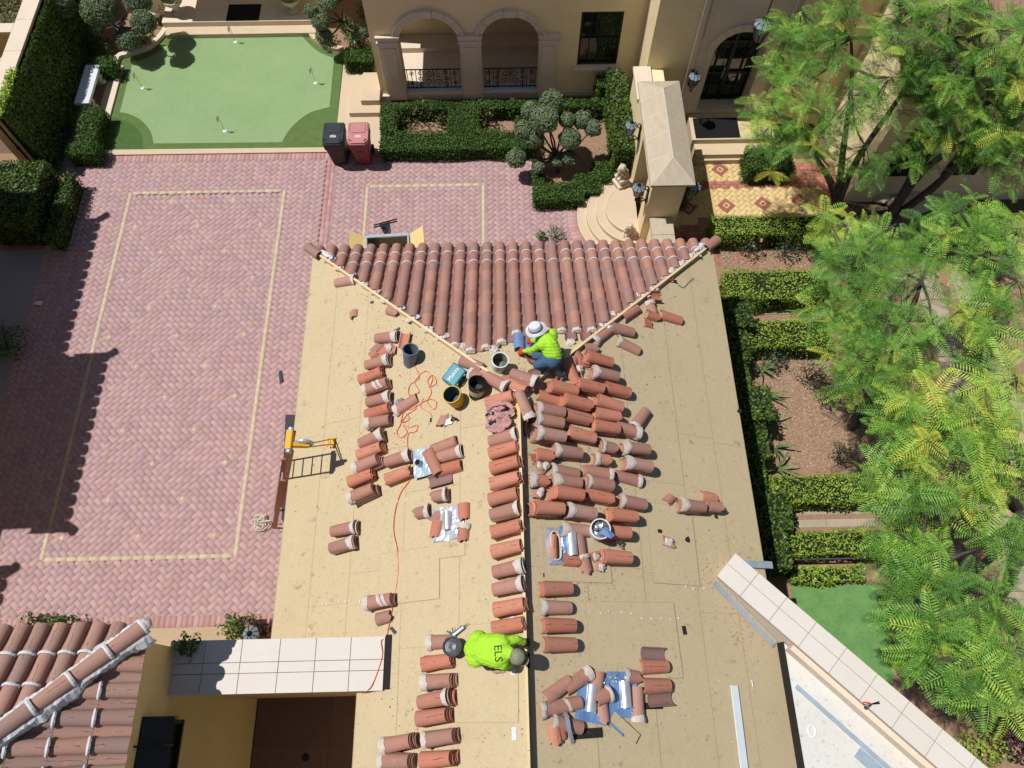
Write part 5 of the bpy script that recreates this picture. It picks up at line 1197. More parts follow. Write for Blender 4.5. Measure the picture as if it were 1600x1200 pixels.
feather_tree('large feathery tree at upper right whose bare dark limbs lean to the right', G(1385, 345), [[(1420, 285, 1.4), (1450, 215, 2.8), (1458, 150, 4.2), (1480, 60, 5.4)], [(1450, 300, 1.2), (1510, 245, 2.6), (1580, 195, 3.8), (1640, 150, 4.8)], [(1440, 270, 1.8), (1520, 205, 3.4), (1550, 130, 4.8)]],
    [(1450, 40, 6.0, 56, .12), (1500, 100, 5.5, 56, .15), (1560, 48, 6.0, 60, .2), (1540, 150, 5.0, 44, .2), (1460, 150, 4.8, 40, .12), (1592, 120, 5.5, 48, .35), (1430, 215, 3.8, 34, .1), (1500, 215, 4.0, 30, .15), (1590, 235, 4.0, 34, .2), (1485, 5, 6.2, 50, .12), (1610, 30, 6, 50, .2), (1560, 225, 3.6, 24, .3), (1530, 50, 5.6, 46, .3), (1500, 165, 4.6, 40, .15), (1570, 175, 4.8, 40, .3), (1455, 100, 5.2, 42, .1), (1605, 165, 5.2, 46, .3), (1420, 10, 6.0, 46, .15), (1540, -10, 6.2, 50, .2), (1600, 255, 4.2, 34, .2), (1600, 80, 6.0, 46, .4), (1480, 195, 4.2, 34, .15), (1540, 200, 4.4, 36, .2), (1590, 195, 4.8, 40, .3)], 9)
feather_tree('leaning grey-trunked feathery tree standing in the large mulch bed', G(1330, 668), [[(1350, 640, .6), (1368, 606, 1.2), (1392, 560, 2.4), (1420, 500, 3.8), (1440, 440, 4.8)], [(1362, 618, 1.0), (1372, 560, 2.2), (1350, 480, 3.6), (1330, 420, 4.4)], [(1372, 600, 1.3), (1440, 540, 3.0), (1520, 470, 4.2), (1570, 410, 5.0)]],
    [(1325, 425, 4.5, 40, .25), (1358, 398, 5.0, 54, .15), (1420, 428, 5.3, 56, .15), (1345, 488, 4.5, 40, .25), (1390, 500, 5.0, 54, .2), (1452, 388, 5.0, 44, .2), (1455, 500, 5.0, 36, .3), (1325, 522, 4.0, 30, .35), (1360, 565, 4.5, 46, .3), (1428, 570, 5.0, 44, .35), (1335, 335, 4.0, 34, .7), (1300, 355, 3.6, 24, .5), (1400, 350, 4.5, 30, .25), (1500, 330, 5.0, 44, .12), (1565, 330, 4.8, 40, .3), (1545, 385, 5.0, 40, .3), (1590, 440, 5.2, 50, .3), (1540, 470, 5.0, 36, .4), (1595, 360, 5.0, 44, .3), (1575, 515, 5.0, 48, .35), (1300, 470, 3.8, 22, .3), (1392, 612, 4.0, 26, .2)], 10)
feather_tree('widest feathery tree filling the lower right, its crown yellow-green', G(1600, 800), [[(1560, 740, 1.8), (1500, 700, 3.4), (1440, 690, 4.6)], [(1590, 700, 2.0), (1520, 640, 3.8), (1500, 600, 4.8)], [(1570, 830, 1.8), (1500, 860, 3.4), (1440, 900, 4.4)], [(1590, 880, 1.8), (1550, 960, 3.4), (1500, 1040, 4.6)]],
    [(1418, 650, 4.8, 36, .4), (1465, 655, 5.3, 54, .45), (1545, 650, 5.5, 56, .55), (1420, 720, 5.0, 50, .35), (1495, 725, 5.5, 56, .4), (1578, 720, 5.5, 52, .45), (1405, 770, 4.5, 30, .4), (1455, 785, 5.0, 42, .25), (1420, 845, 4.6, 36, .3), (1440, 880, 4.8, 44, .2), (1432, 935, 4.8, 32, .2), (1470, 950, 5.0, 48, .2), (1550, 925, 4.8, 50, .25), (1462, 1000, 5.0, 40, .2), (1520, 1030, 5.2, 46, .2), (1580, 1010, 5.0, 46, .25), (1560, 1085, 4.8, 34, .25), (1610, 1080, 5.0, 44, .25), (1590, 850, 5.0, 36, .25), (1590, 590, 5.0, 44, .5)], 10, flen=.43)

# --- garden ground pieces under the trees ----------------------------------
def pave(label, pieces, m='paver_grey', z=.03):
    t = tag(MB().poly([(p[0], p[1], .006) for p in pieces[0]]).build('garden_path', M['concrete']), kind='structure')
    for q in pieces[1]: MB().prism(q, -.02, z + random.uniform(-.002, .002)).build('paving_slab', M[m], t)
for (y0, y1, xa, xb) in ((478, 493, 1164, 1300), (792, 806, 1226, 1420), (809, 826, 1226, 1420)):
    a, c = G(xa, y1), G(xb, y0); n = max(1, round((c.x - a.x) / .95)); s_ = (c.x - a.x) / n; yy0, yy1 = a.y, c.y
    pave('', [[(a.x, yy0), (c.x, yy0), (c.x, yy1), (a.x, yy1)], [[(a.x + k * s_ + .006, yy0 + .006), (a.x + (k + 1) * s_ - .006, yy0 + .006), (a.x + (k + 1) * s_ - .006, yy1 - .006), (a.x + k * s_ + .006, yy1 - .006)] for k in range(n)]])
xq, wq = G(1475, 600).x, .62
for (x0, x1) in ((xq, xq + .62), (xq + .95, xq + 1.7)):
    pave('', [[(x0, -1), (x1, -1), (x1, 10.2), (x0, 10.2)], [[(x0 + .008, -1 + k * .8 + .008), (x1 - .008, -1 + k * .8 + .008), (x1 - .008, -1 + (k + 1) * .8 - .008), (x0 + .008, -1 + (k + 1) * .8 - .008)] for k in range(14)]], 'paver_grey', .06)
lw_ = [G(1236, 914), G(1392, 912), G(1396, 1065), (G(1250, 1200).x, G(1250, 1200).y, 0)]
tag(MB().prism([tuple(p)[:2] for p in lw_][::-1], -.05, .02).build('small_lawn', M['lawn_turf']), kind='structure')
e0 = G(1205, 876, .35); er = empty('garden_rail', (e0.x + 1, e0.y, 0), 'dark grey metal rail running behind the lowest clipped hedge', 'rail')
MB().beam((e0.x, e0.y, .4), (e0.x + 2.6, e0.y, .4), .03, .05).build('rail', M['iron_grey'], er)
for k in range(9): MB().beam((e0.x + k * .32, e0.y, -.05), (e0.x + k * .32, e0.y, .39), .02, .02, (1, 0, 0)).build('picket', M['iron_grey'], er)
rk = MB()
for k, (px, py, r) in enumerate(((1345, 262, .45), (1372, 300, .5), (1420, 318, .6), (1470, 290, .55), (1520, 288, .7), (1565, 280, .6), (1400, 270, .5), (1480, 325, .45))):
    c = G(px, py); b = MB(); b.ball((0, 0, r * .18), (r * random.uniform(.8, 1.2), r * random.uniform(.6, .9), r * .45), 2)
    for v in b.b.verts: v.co *= 1 + .12 * math.sin(v.co.x * 7 + k) * math.cos(v.co.y * 6 + k * 2)
    tag(b.build('boulder', M['rock_pale'], None, False, loc=(c.x, c.y, 0)), ['pale boulder behind the tree stem at the edge of the gold terrace', 'pale boulder right of the twin dark stems', 'broad pale boulder at the foot of the leaning limbs', 'pale boulder between the leaning limbs', 'largest pale boulder under the upper right crown', 'pale boulder near the right edge under the crown', 'pale boulder half hidden behind the dark limbs', 'low pale boulder in front of the others'][k], 'boulder', 'pale garden boulders')
ch = []
for k, (poly, n) in enumerate((([(1120, 372), (1290, 372), (1290, 420), (1130, 425)], 2200), ([(1180, 555), (1350, 560), (1380, 735), (1210, 735)], 5200), ([(840, 235), (960, 225), (965, 260), (905, 285), (850, 285)], 1500))):
    Pq = [tuple(G(*q))[:2] for q in poly]; xs_ = [p[0] for p in Pq]; ys_ = [p[1] for p in Pq]; c_ = 0; L_ = []
    while c_ < n:
        x, y = random.uniform(min(xs_), max(xs_)), random.uniform(min(ys_), max(ys_))
        c_ += 1
        if inside(Pq, x, y): L_.append((x, y, random.uniform(.006, .022)))
    L_ = np.array(L_); ch.append(leaves(L_, np.tile(np.array([0, 0, 1.]), (len(L_), 1)), .05, .35))
V, F, T = cat_leaves(ch); tag(obj_me('wood_chips', mesh_np('wood_chips', V, F, M['mulch'], T)), kind='stuff')
# ------------------------------------------------------------------ loose and stacked roof tiles
T_O = tile_mesh('clay_tile', M['clay_orange'], L=.475, rw=.11, rn=.094, hw=.092, hn=.08)
T_B = tile_mesh('clay_tile', M['clay_brown'], L=.475, rw=.11, rn=.094, hw=.092, hn=.08)
T_O2 = tile_mesh('clay_tile', M['clay_orange'], L=.475, rw=.11, rn=.094, hw=.092, hn=.08, jag=.03, jag2=.02)
T_OS = tile_mesh('clay_tile', M['clay_orange'], L=.26, rw=.104, rn=.095, hw=.088, hn=.08, jag=.04)
T_BS = tile_mesh('clay_tile', M['clay_brown'], L=.26, rw=.104, rn=.095, hw=.088, hn=.08, jag=.045)
T_BC = tile_mesh('clay_tile', M['clay_pan'], L=.42, rw=.1, rn=.104, hw=.075, hn=.078, flip=True)
T_OC = tile_mesh('clay_tile', M['clay_orange'], L=.3, rw=.1, rn=.104, hw=.085, hn=.085, flip=True)
T_FR = [tile_mesh('tile_fragment', M[m], L=l, rw=.1, rn=.095, hw=.088, hn=.08, jag=.05, jag2=.04, span=sp, seg=5) for m, l, sp in (('clay_brown', .15, (.1, .7)), ('clay_orange', .17, (.2, .9)), ('clay_brown', .2, (0, .8)), ('clay_orange', .12, (.3, 1)))]
def collar(L, w, m='mortar'):
    """ragged mortar left round one end of a tile"""
    b = MB(); rows = []; seg = 8
    ph = random.uniform(0, 6)
    for i, (f, e) in enumerate(((0, .0), (.0, .012), (.5, .014), (1, .004))):
        row = []
        for k in range(seg + 1):
            a = math.pi * (.06 + .88 * k / seg); ww = w * (1 + .16 * math.sin(k * .9 + ph) + .1 * math.sin(k * 2.1 + ph)); x = -L / 2 - .008 + f * ww
            rr, hh = .11 + e + random.uniform(-.002, .002), .092 + e + random.uniform(-.002, .002)
            row.append(b.b.verts.new((x, rr * math.cos(a), hh * math.sin(a))))
        rows.append(row)
    for i in range(3):
        for k in range(seg): b.b.faces.new((rows[i][k], rows[i][k + 1], rows[i + 1][k + 1], rows[i + 1][k]))
    return b.mesh('mortar', M[m], smooth=False)
COLL = [collar(.475, w_) for w_ in (.07, .09, .11, .08)]; COLS = [collar(.26, .08), collar(.26, .06)]
STRIPE = []
for _ in range(2):
    b = MB(); rows = []
    for i in range(2):
        rows.append([b.b.verts.new((-.08 + i * .06 + .016 * k + random.uniform(-.008, .008), .1055 * math.cos(math.pi * k / 8), .0895 * math.sin(math.pi * k / 8))) for k in range(1, 8)])
    for k in range(6): b.b.faces.new((rows[0][k], rows[0][k + 1], rows[1][k + 1], rows[1][k]))
    STRIPE.append(b.mesh('mortar', M['mortar']))
GR_ST, GR_LO = 'clay roof tiles stacked on the felt', 'loose clay roof tiles on the felt'
budget = 256; buried = []; nstack = 0
def tile_at(px, py, ang, h, me, label, mort=None, group=GR_LO, roll=0.0, tilt=0.0, turn=0.0, name='clay_tile', matrix=None):
    c = R(px, py, h / CT); n = roof_n(c.x, c.y); a = -math.radians(ang)
    m = frame_at(c - n * .07, Vector((math.cos(a), math.sin(a), 0)), n) @ Matrix.Rotation(math.radians(turn), 4, 'Z') @ Matrix.Rotation(roll, 4, 'X') @ Matrix.Rotation(tilt, 4, 'Y') if matrix is None else matrix
    o = bpy.data.objects.new(name, me); link(o); o.matrix_basis = m; tag(o, label, 'clay tile' if name == 'clay_tile' else 'tile fragment', group)
    if mort:
        q = bpy.data.objects.new('mortar', mort); link(q, o)
    return o
KW = {'o': 'orange', 'b': 'brown'}
def stack(px, py, ang, n, kind, where):
    """a pile of nested tiles; kind: o / b, L or R = mortar left on that end, B = both, s = short broken halves, D = mortar stripes"""
    global budget, nstack
    nstack += 1
    n += (n > 2); k0 = kind[0]; short = 's' in kind; rot = 180 if 'R' in kind else 0
    pit = .031; c = R(px, py, (.092 + (n - 1) * pit + .03) / CT); nn = roof_n(c.x, c.y); top = c - nn * .092
    upx = -1 if c.x > RX else 1
    for i in range(n):
        me = (T_OS if short else random.choice((T_O, T_O, T_O2))) if k0 == 'o' else (T_BS if short else T_B)
        mort = None
        if kind[1:].strip('s') and (i == 0 or random.random() < .75): mort = random.choice(COLS if short else COLL)
        a = -math.radians(ang + random.gauss(0, 1.2 if i else 0)); p = top - nn * (pit * i) + Vector((upx * random.uniform(0.0, .01) * i + random.gauss(0, .006) * (i > 0), random.gauss(0, .004) * (i > 0), 0)); p -= nn * 0
        m = frame_at(p, Vector((math.cos(a), math.sin(a), 0)), nn) @ Matrix.Rotation(math.radians(rot), 4, 'Z')
        keep = i < 2 or (i == 2 and nstack % 5 < 3)
        if keep and budget > 0:
            budget -= 1
            endw = ''
            nm = ''
            lab = (f'{nm}{KW[k0]} tile alone {where}' if n == 1 else f'{"top" if i == 0 else "second" if i == 1 else "third" if (i == 2 and n > 3) else "bottom" if i == n - 1 else "third"} {nm}{KW[k0]} tile of {where}')
            o = bpy.data.objects.new('clay_tile', me); link(o); o.matrix_basis = m; tag(o, lab, 'clay tile', GR_ST)
            if mort: link(bpy.data.objects.new('mortar', mort), o)
            if 'D' in kind and i == 0:
                for sm in STRIPE: q = bpy.data.objects.new('mortar', sm); link(q, o); q.location = (random.uniform(-.02, .12), 0, .001)
        else: buried.append((me, m, 0 if k0 == 'o' else 1))
random.seed(5)
LC = 'the left column of stacks, near the left eave'
for a in (
 (600, 524, 8, 2, 'bR', 'the pair on the rubble heap, left column'), (585, 563, -2, 3, 'bR', 'the stack right below the rubble heap in the left column'),
 (575, 584, -10, 3, 'o', 'the bright stack third in the left column'), (583, 600, -8, 4, 'bD', 'the mortar-striped stack in the left column'),
 (587, 621, -2, 3, 'bR', 'the stack level with the orange cord tangle in the left column'), (586, 640, -6, 3, 'o', 'the grey-smeared orange stack of the left column'),
 (587, 656, 0, 3, 'bL', 'the stack capped with mortar at both ends in the left column'), (575, 683, -12, 4, 'bR', 'the stack level with the yellow hoist arm in the left column'),
 (573, 702, -10, 4, 'o', 'the orange stack just above the ladder shadow in the left column'), (567, 722, -12, 6, 'bL', 'the tall brown stack at the tip of the ladder shadow'),
 (559, 744, -10, 4, 'o', 'the orange stack just below the ladder shadow'), (560, 768, -12, 6, 'bL', 'the tall brown stack at the foot of the left column'),
 (617, 714, -6, 3, 'bR', 'the stack just left of the holed metal sheet'), (618, 740, -10, 3, 'o', 'the stack lower left of the holed metal sheet'),
 (690, 694, -12, 2, 'b', 'the pair behind the holed metal sheet'), (697, 708, -6, 2, 'bR', 'the pair right of the holed metal sheet'), (697, 729, -6, 2, 'o', 'the pair lower right of the holed metal sheet'),
 (683, 772, -2, 3, 'bRs', 'the short stack above the shiny flashing square'), (656, 798, -4, 2, 'bRs', 'the short stack left of the shiny flashing square'),
 (532, 825, -3, 3, 'bR', 'the upper one of two stacks standing alone near the left eave'), (530, 850, -6, 3, 'bR', 'the lower one of two stacks standing alone near the left eave'),
 (587, 938, -4, 4, 'bLD', 'the stack ending the dotted nail line'), (596, 964, -8, 1, 'bs', 'just below the stack at the end of the nail line'),
 (687, 1002, 0, 1, 'bL', 'under the bucket of tar'), (678, 1034, -5, 3, 'o', 'the first orange stack below the bucket of tar'), (678, 1064, -2, 4, 'bL', 'the brown stack second below the bucket of tar'),
 (672, 1093, -7, 6, 'oR', 'the tall orange stack third below the bucket of tar'), (670, 1120, -5, 6, 'o', 'the tall orange stack fourth below the bucket of tar'), (614, 1162, -8, 6, 'bL', 'the upper left stack at the bottom edge of the felt'),
 (681, 1153, -6, 5, 'bL', 'the upper right stack at the bottom edge of the felt'), (612, 1190, 0, 5, 'bL', 'the lower left stack at the bottom edge of the felt'), (676, 1187, -4, 6, 'o', 'the lower right orange stack at the bottom edge of the felt')): stack(*a)
ordn = ['uppermost', 'second', 'third', 'fourth', 'fifth', 'sixth', 'seventh', 'eighth', 'ninth', 'tenth', 'eleventh', 'twelfth', 'lowest']
for i, (px, py, k, n) in enumerate(((777, 621, 'o', 5), (782, 681, 'bR', 4), (783, 700, 'o', 4), (785, 723, 'o', 5), (785, 748, 'o', 5), (783, 773, 'o', 4), (785, 797, 'bR', 4), (787, 824, 'o', 4), (788, 855, 'o', 4), (790, 887, 'bR', 4), (790, 915, 'bR', 4), (792, 947, 'o', 4), (790, 977, 'o', 4))):
    stack(px, py, -6, n, k, f'the {ordn[i]} stack in the row left of the ridge board')
RC = 'right of the ridge'
for a in (
 (942, 558, 5, 5, 'o', 'the stack ending in shattered pieces below the right hip board'), (951, 581, 2, 5, 'bL', 'the brown stack below the shattered one, under the right hip'),
 (886, 603, 3, 6, 'o', 'the leftmost stack of the first full row below the right hip'), (927, 600, 2, 5, 'o', 'the middle stack of the first full row below the right hip'), (970, 606, 3, 3, 'o', 'the right stack of the first full row below the right hip'),
 (908, 625, 4, 7, 'o', 'the tall fanned stack in the second row below the right hip'), (958, 627, 8, 5, 'o', 'the fanned right stack, second row below right hip'), (863, 620, 8, 1, 'o', 'flat at the left end of the second row below the right hip'),
 (865, 638, 0, 5, 'bL', 'the upper of three mortar-ended stacks close to the ridge brush'), (863, 655, 0, 5, 'bL', 'the middle of three mortar-ended stacks close to the ridge brush'), (866, 676, 1, 7, 'bL', 'the lowest of three mortar-ended stacks near the brush'),
 (907, 648, 3, 3, 'o', 'the low orange stack right of the three mortar-ended stacks'), (953, 645, 0, 5, 'o', 'the orange stack left of the pale leaning tile'), (952, 664, 0, 5, 'o', 'the bright stack joined to a mortar-banded brown one'), (985, 668, 8, 3, 'bR', 'the mortar-banded stack at the right end of the tall bright one'),
 (914, 677, 5, 4, 'o', 'the black-smeared orange stack beside the tallest mortar-ended one'), (855, 708, 0, 3, 'os', 'the broken orange stubs next to the ridge'), (892, 703, 0, 4, 'bL', 'the brown stack right of the broken orange stubs'),
 (955, 696, 3, 4, 'bLs', 'the short brown stack above the ridge-side middle gap'), (1000, 698, -2, 5, 'bL', 'the mortar-smeared stack at the upper right edge of the field'), (945, 715, 0, 3, 'oLs', 'the half-length orange stack in the middle of the field'),
 (1004, 723, 2, 6, 'bL', 'the tall mortar-ended stack at the right edge of the field'), (887, 735, 2, 2, 'bL', 'the low brown pair below the ridge-side gap'), (939, 736, 4, 3, 'bR', 'the brown stack with its white end turned right'), (985, 745, 6, 1, 'bR', 'at the right with its white end turned away'),
 (847, 748, 0, 3, 'oLs', 'the half-length stack between two lumps of mortar beside the ridge'), (891, 750, 0, 4, 'bL', 'the brown stack above the longest orange fan'), (942, 753, 2, 5, 'bL', 'the brown stack with a thick mortar end in the field centre'),
 (894, 768, 1, 7, 'o', 'the longest fanned orange stack in the lower field'), (941, 773, 5, 3, 'o', 'the orange stack right of the longest fan'), (863, 791, -2, 7, 'o', 'the tall orange stack by the ridge above the oval flashing'), (914, 797, 2, 6, 'bL', 'the brown stack showing a dark hollow end above the white bucket'),
 (994, 783, 3, 3, 'bL', 'the brown stack at the right, above the two orange ones'), (979, 803, 0, 6, 'o', 'the orange stack upper right of the white bucket'), (969, 829, 0, 5, 'o', 'the orange stack just right of the white bucket'), (970, 868, 0, 5, 'o', 'the orange stack lower right of the white bucket'), (904, 826, 0, 2, 'bL', 'the brown pair just left of the white bucket'),
 (875, 918, -3, 3, 'o', 'the uppermost of four low stacks right of the ridge board'), (873, 948, -1, 2, 'bL', 'the second of four low stacks right of the ridge board'), (880, 976, -1, 3, 'o', 'the third of four low stacks right of the ridge board'), (881, 1006, -1, 3, 'o', 'the lowest of four low stacks right of the ridge board'),
 (1027, 1041, -1, 2, 'o', 'the upper orange pair beside the blue sheets'), (1030, 1071, -1, 2, 'o', 'the lower orange pair beside the blue sheets'),
 (1088, 788, 0, 5, 'bL', 'the stack standing alone near the right eave'), (1122, 789, 2, 4, 'bs', 'the half-length stack butted against the lone one near the right eave'), (1112, 775, 3, 2, 'os', 'the crumbled pair behind the lone stack near the right eave'),
 (976, 512, 2, 2, 'b', 'the small pair beside the right hip board'), (819, 583, 33, 4, 'bR', 'the stack inside the hip corner below the kneeling worker'), (772, 593, 35, 4, 'bR', 'the stack beside the white bucket, outside the left hip board')): stack(*a)
# single tiles and pieces lying about
for (px, py, ang, me, lab, mo, kw) in (
 (632, 531, -80, T_OC, 'orange tile lying hollow side up beside the rubble heap', None, {}), (674, 721, 62, T_O, 'black-spotted orange tile lying askew on the holed metal sheet', None, dict(h=.2)), (686, 749, -6, T_BC, 'brown tile lying hollow side up below the holed metal sheet', None, {}),
 (722, 798, 88, T_OS, 'orange half tile holding down the upper right of the shiny flashing', None, {}), (679, 825, 105, T_OS, 'orange half tile at the lower left of the shiny flashing', None, {}), (721, 831, 95, T_OS, 'mortar-banded orange half tile at the lower right of the shiny flashing', COLS[0], {}),
 (537, 437, 5, T_B, 'brown tile with mortar end lying near the top of the left slope', COLL[0], dict(turn=180)), (612, 484, 28, T_BS, 'broken brown half tile beside the left hip board', None, {}),
 (735, 567, 28, T_B, 'broken brown tile leaning by the teal case', None, {}), (742, 585, 30, T_BS, 'jagged brown half tile between the teal case and the hip board', COLS[1], {}), (803, 597, 36, T_O, 'bright orange tile laid across the tip of the left hip board', None, dict(h=.17)),
 (822, 631, 66, T_B, 'brown tile laid over the junction of hip and ridge boards', COLL[1], dict(h=.24, turn=180)), (846, 578, -30, T_BC, 'brown tile lying hollow side up by the kneeling worker', None, {}), (827, 552, 70, T_BC, 'brown pan tile at the knees of the kneeling worker', None, {}),
 (1023, 462, -12, T_OC, 'orange tile hollow side up near the right hip end', None, {}), (987, 487, -35, T_O, 'orange tile lying aslant beside the right hip board', None, {}), (1021, 479, 70, T_BS, 'mortar-topped half tile above the two end-to-end orange tiles', COLS[0], {}), (1022, 491, 6, T_OS, 'left one of two orange tiles lying end to end', None, {}),
 (1051, 494, 4, T_O, 'right one of two orange tiles lying end to end', None, {}), (942, 523, -38, T_B, 'brown tile with white end lying against the right hip board', COLL[2], {}), (984, 538, 15, T_B, 'brown tile with white end lying by itself right of the hip board', COLL[3], {}), (924, 542, -8, T_BS, 'brown half tile between the hip board and the shattered stack', None, {}),
 (895, 578, 62, T_O, 'orange tile leaning over the right hip board', None, dict(h=.18)), (1004, 653, -48, T_B, 'pale capped tile leaning outward at the right of the stacks', COLL[0], dict(h=.14)), (909, 851, 82, T_B, 'brown tile standing lengthwise left of the white bucket', None, {}), (894, 874, 2, T_OS, 'orange half tile below the rolled metal', None, {}), (917, 880, 75, T_BS, 'half tile with a grey scar below the brown one', COLS[1], {}),
 (875, 1078, -28, T_B, 'plain brown tile at the upper left of the blue sheets', None, {}), (906, 1064, -26, T_B, 'brown tile at the upper left of the blue sheets with a ragged white end', COLL[2], dict(turn=180)), (937, 1064, 105, T_BS, 'half tile at the top between the blue sheets', None, {}), (990, 1057, 4, T_BS, 'half tile at the top right of the blue sheets', COLS[0], {}),
 (945, 1089, -18, T_BS, 'half tile in the middle between the two metal humps', COLS[1], dict(h=.16, turn=180)), (860, 1108, -8, T_BS, 'mortar-crusted half tile at the left of the blue sheets', COLS[0], {}), (887, 1102, -8, T_B, 'brown tile with a mortar band at the left of the blue sheets', STRIPE[0], {}), (945, 1113, 82, T_BS, 'half tile at the bottom between the blue sheets', None, {}), (1000, 1100, 95, T_B, 'brown tile with a torn white corner right of the metal humps', COLL[1], dict(turn=180)),
 (889, 1132, 10, T_B, 'mortar-edged tile below the blue sheets, under a bent strip', COLL[0], {}), (1023, 1022, 2, T_BC, 'brown pan tile hollow side up above the orange pairs', None, {}), (1034, 1092, -3, T_BC, 'brown pan tile hollow side up below the orange pairs', None, {}), (870, 1146, 80, T_OS, 'cracked orange half tile at the lowest left of the blue sheets', None, {}),
 (632, 630, -20, T_B, 'mortar-smeared brown tile beside the crumpled foil', COLL[3], {})):
    tile_at(px, py, ang, kw.get('h', .1), me, lab, mo, GR_LO, turn=kw.get('turn', 0), tilt=kw.get('tilt', 0))
FRN = 'broken tile pieces'
for k, (px, py, lab) in enumerate(((550, 490, 'small grey-brown shard alone near the top of the left slope'), (587, 543, 'brown shard at the left of the rubble heap'), (598, 548, 'orange shard in the middle of the rubble heap'), (583, 551, 'orange corner piece at the lower left of the rubble heap'), (608, 543, 'mortar-flecked shard at the top of the rubble heap'), (615, 549, 'long brown shard at the right of the rubble heap'),
    (606, 554, 'brown shard at the foot of the rubble heap'), (681, 807, 'stained shard at the upper left of the shiny flashing'), (1013, 503, 'jagged orange shard beside the right hip board'), (905, 556, 'orange shard at the left tip of the shattered stack'), (912, 566, 'orange shard below the shattered stack'), (898, 563, 'big orange shard against the right hip board'), (906, 577, 'pale mortar-covered shard below the shattered stack'),
    (886, 583, 'whitish shard in the heap under the right hip board'), (872, 585, 'white rubble shard close to the ridge tip'), (940, 884, 'mortar-caked shard below the white bucket'), (945, 875, 'pale shard beside the lowest right stack by the bucket'), (930, 868, 'orange sliver below the white bucket'), (967, 848, 'pale corner piece between the stacks right of the bucket'), (842, 727, 'left of two pale mortar lumps by the ridge'), (852, 727, 'right of two pale mortar lumps by the ridge'),
    (845, 762, 'upper mortar-covered lump by the ridge'), (843, 771, 'lower mortar-covered lump by the ridge'), (1045, 846, 'grey-white lump alone right of the stacks'), (755, 586, 'dark jagged shard next to the black bucket'), (878, 1146, 'orange splinter beside the cracked half tile'), (690, 657, 'small chip left of the trowel'), (1048, 780, 'small chip left of the lone stack near the right eave'), (836, 716, 'tiny orange chip at the ridge'))):
    o = tile_at(px, py, random.uniform(-90, 90), .07, T_FR[(1 if 'orange' in lab else 0 if random.random() < .5 else 2)], lab, None, FRN, roll=random.uniform(-.35, .35), tilt=random.uniform(-.2, .2), name='tile_fragment')
    if 'mortar' in lab or 'pale' in lab or 'whit' in lab:
        q = bpy.data.objects.new('mortar', random.choice(lumps)); link(q, o); q.location = (0, 0, .07); q.scale = (.8, .8, .8)
if buried:
    Vs, Fs, off, MI, TN = [], [], 0, [], []
    for me, m, mi in buried:
        n = len(me.vertices); V = np.empty(n * 3, dtype=np.float32); me.vertices.foreach_get('co', V); V = V.reshape(-1, 3) @ np.array(m.to_3x3()).T + np.array(m.translation)
        Vs.append(V); Fs.append(np.array([p.vertices[:] for p in me.polygons], dtype=np.int32) + off); off += n; MI += [mi] * len(me.polygons); TN += [random.random()] * n
    sme = mesh_np('stacked_tiles', np.concatenate(Vs), np.concatenate(Fs), M['clay_orange'], TN, smooth=False); sme.materials.append(M['clay_brown']); sme.polygons.foreach_set('material_index', MI)
    tag(obj_me('stacked_tiles', sme), kind='stuff')
# small crumbs of clay and mortar on the felt
Pc = []
for (px, py, r, n) in ((600, 548, 40, 60), (870, 590, 40, 70), (845, 745, 30, 90), (930, 870, 40, 60), (720, 560, 60, 50), (1030, 490, 50, 40), (1100, 900, 90, 70), (900, 1100, 70, 60), (980, 640, 60, 40), (620, 480, 60, 30), (1180, 980, 40, 50), (830, 620, 40, 60), (900, 700, 70, 120), (640, 700, 60, 60), (880, 940, 60, 60), (690, 1100, 60, 50), (560, 700, 60, 50), (1150, 900, 60, 50)):
    for _ in range(n * 3):
        p = R(px + random.gauss(0, r), py + random.gauss(0, r * .6), .03); Pc.append(p)
Pc = np.array([p[:] for p in Pc if -3.9 < p.x < 4.3]); V, F, T = leaves(Pc, np.tile(np.array([0, 0, 1.]), (len(Pc), 1)), RNG.choice([.012, .018, .03], len(Pc)), .4)
tag(obj_me('clay_crumbs', mesh_np('clay_crumbs', V, F, M['clay_brown'], T)), kind='stuff')
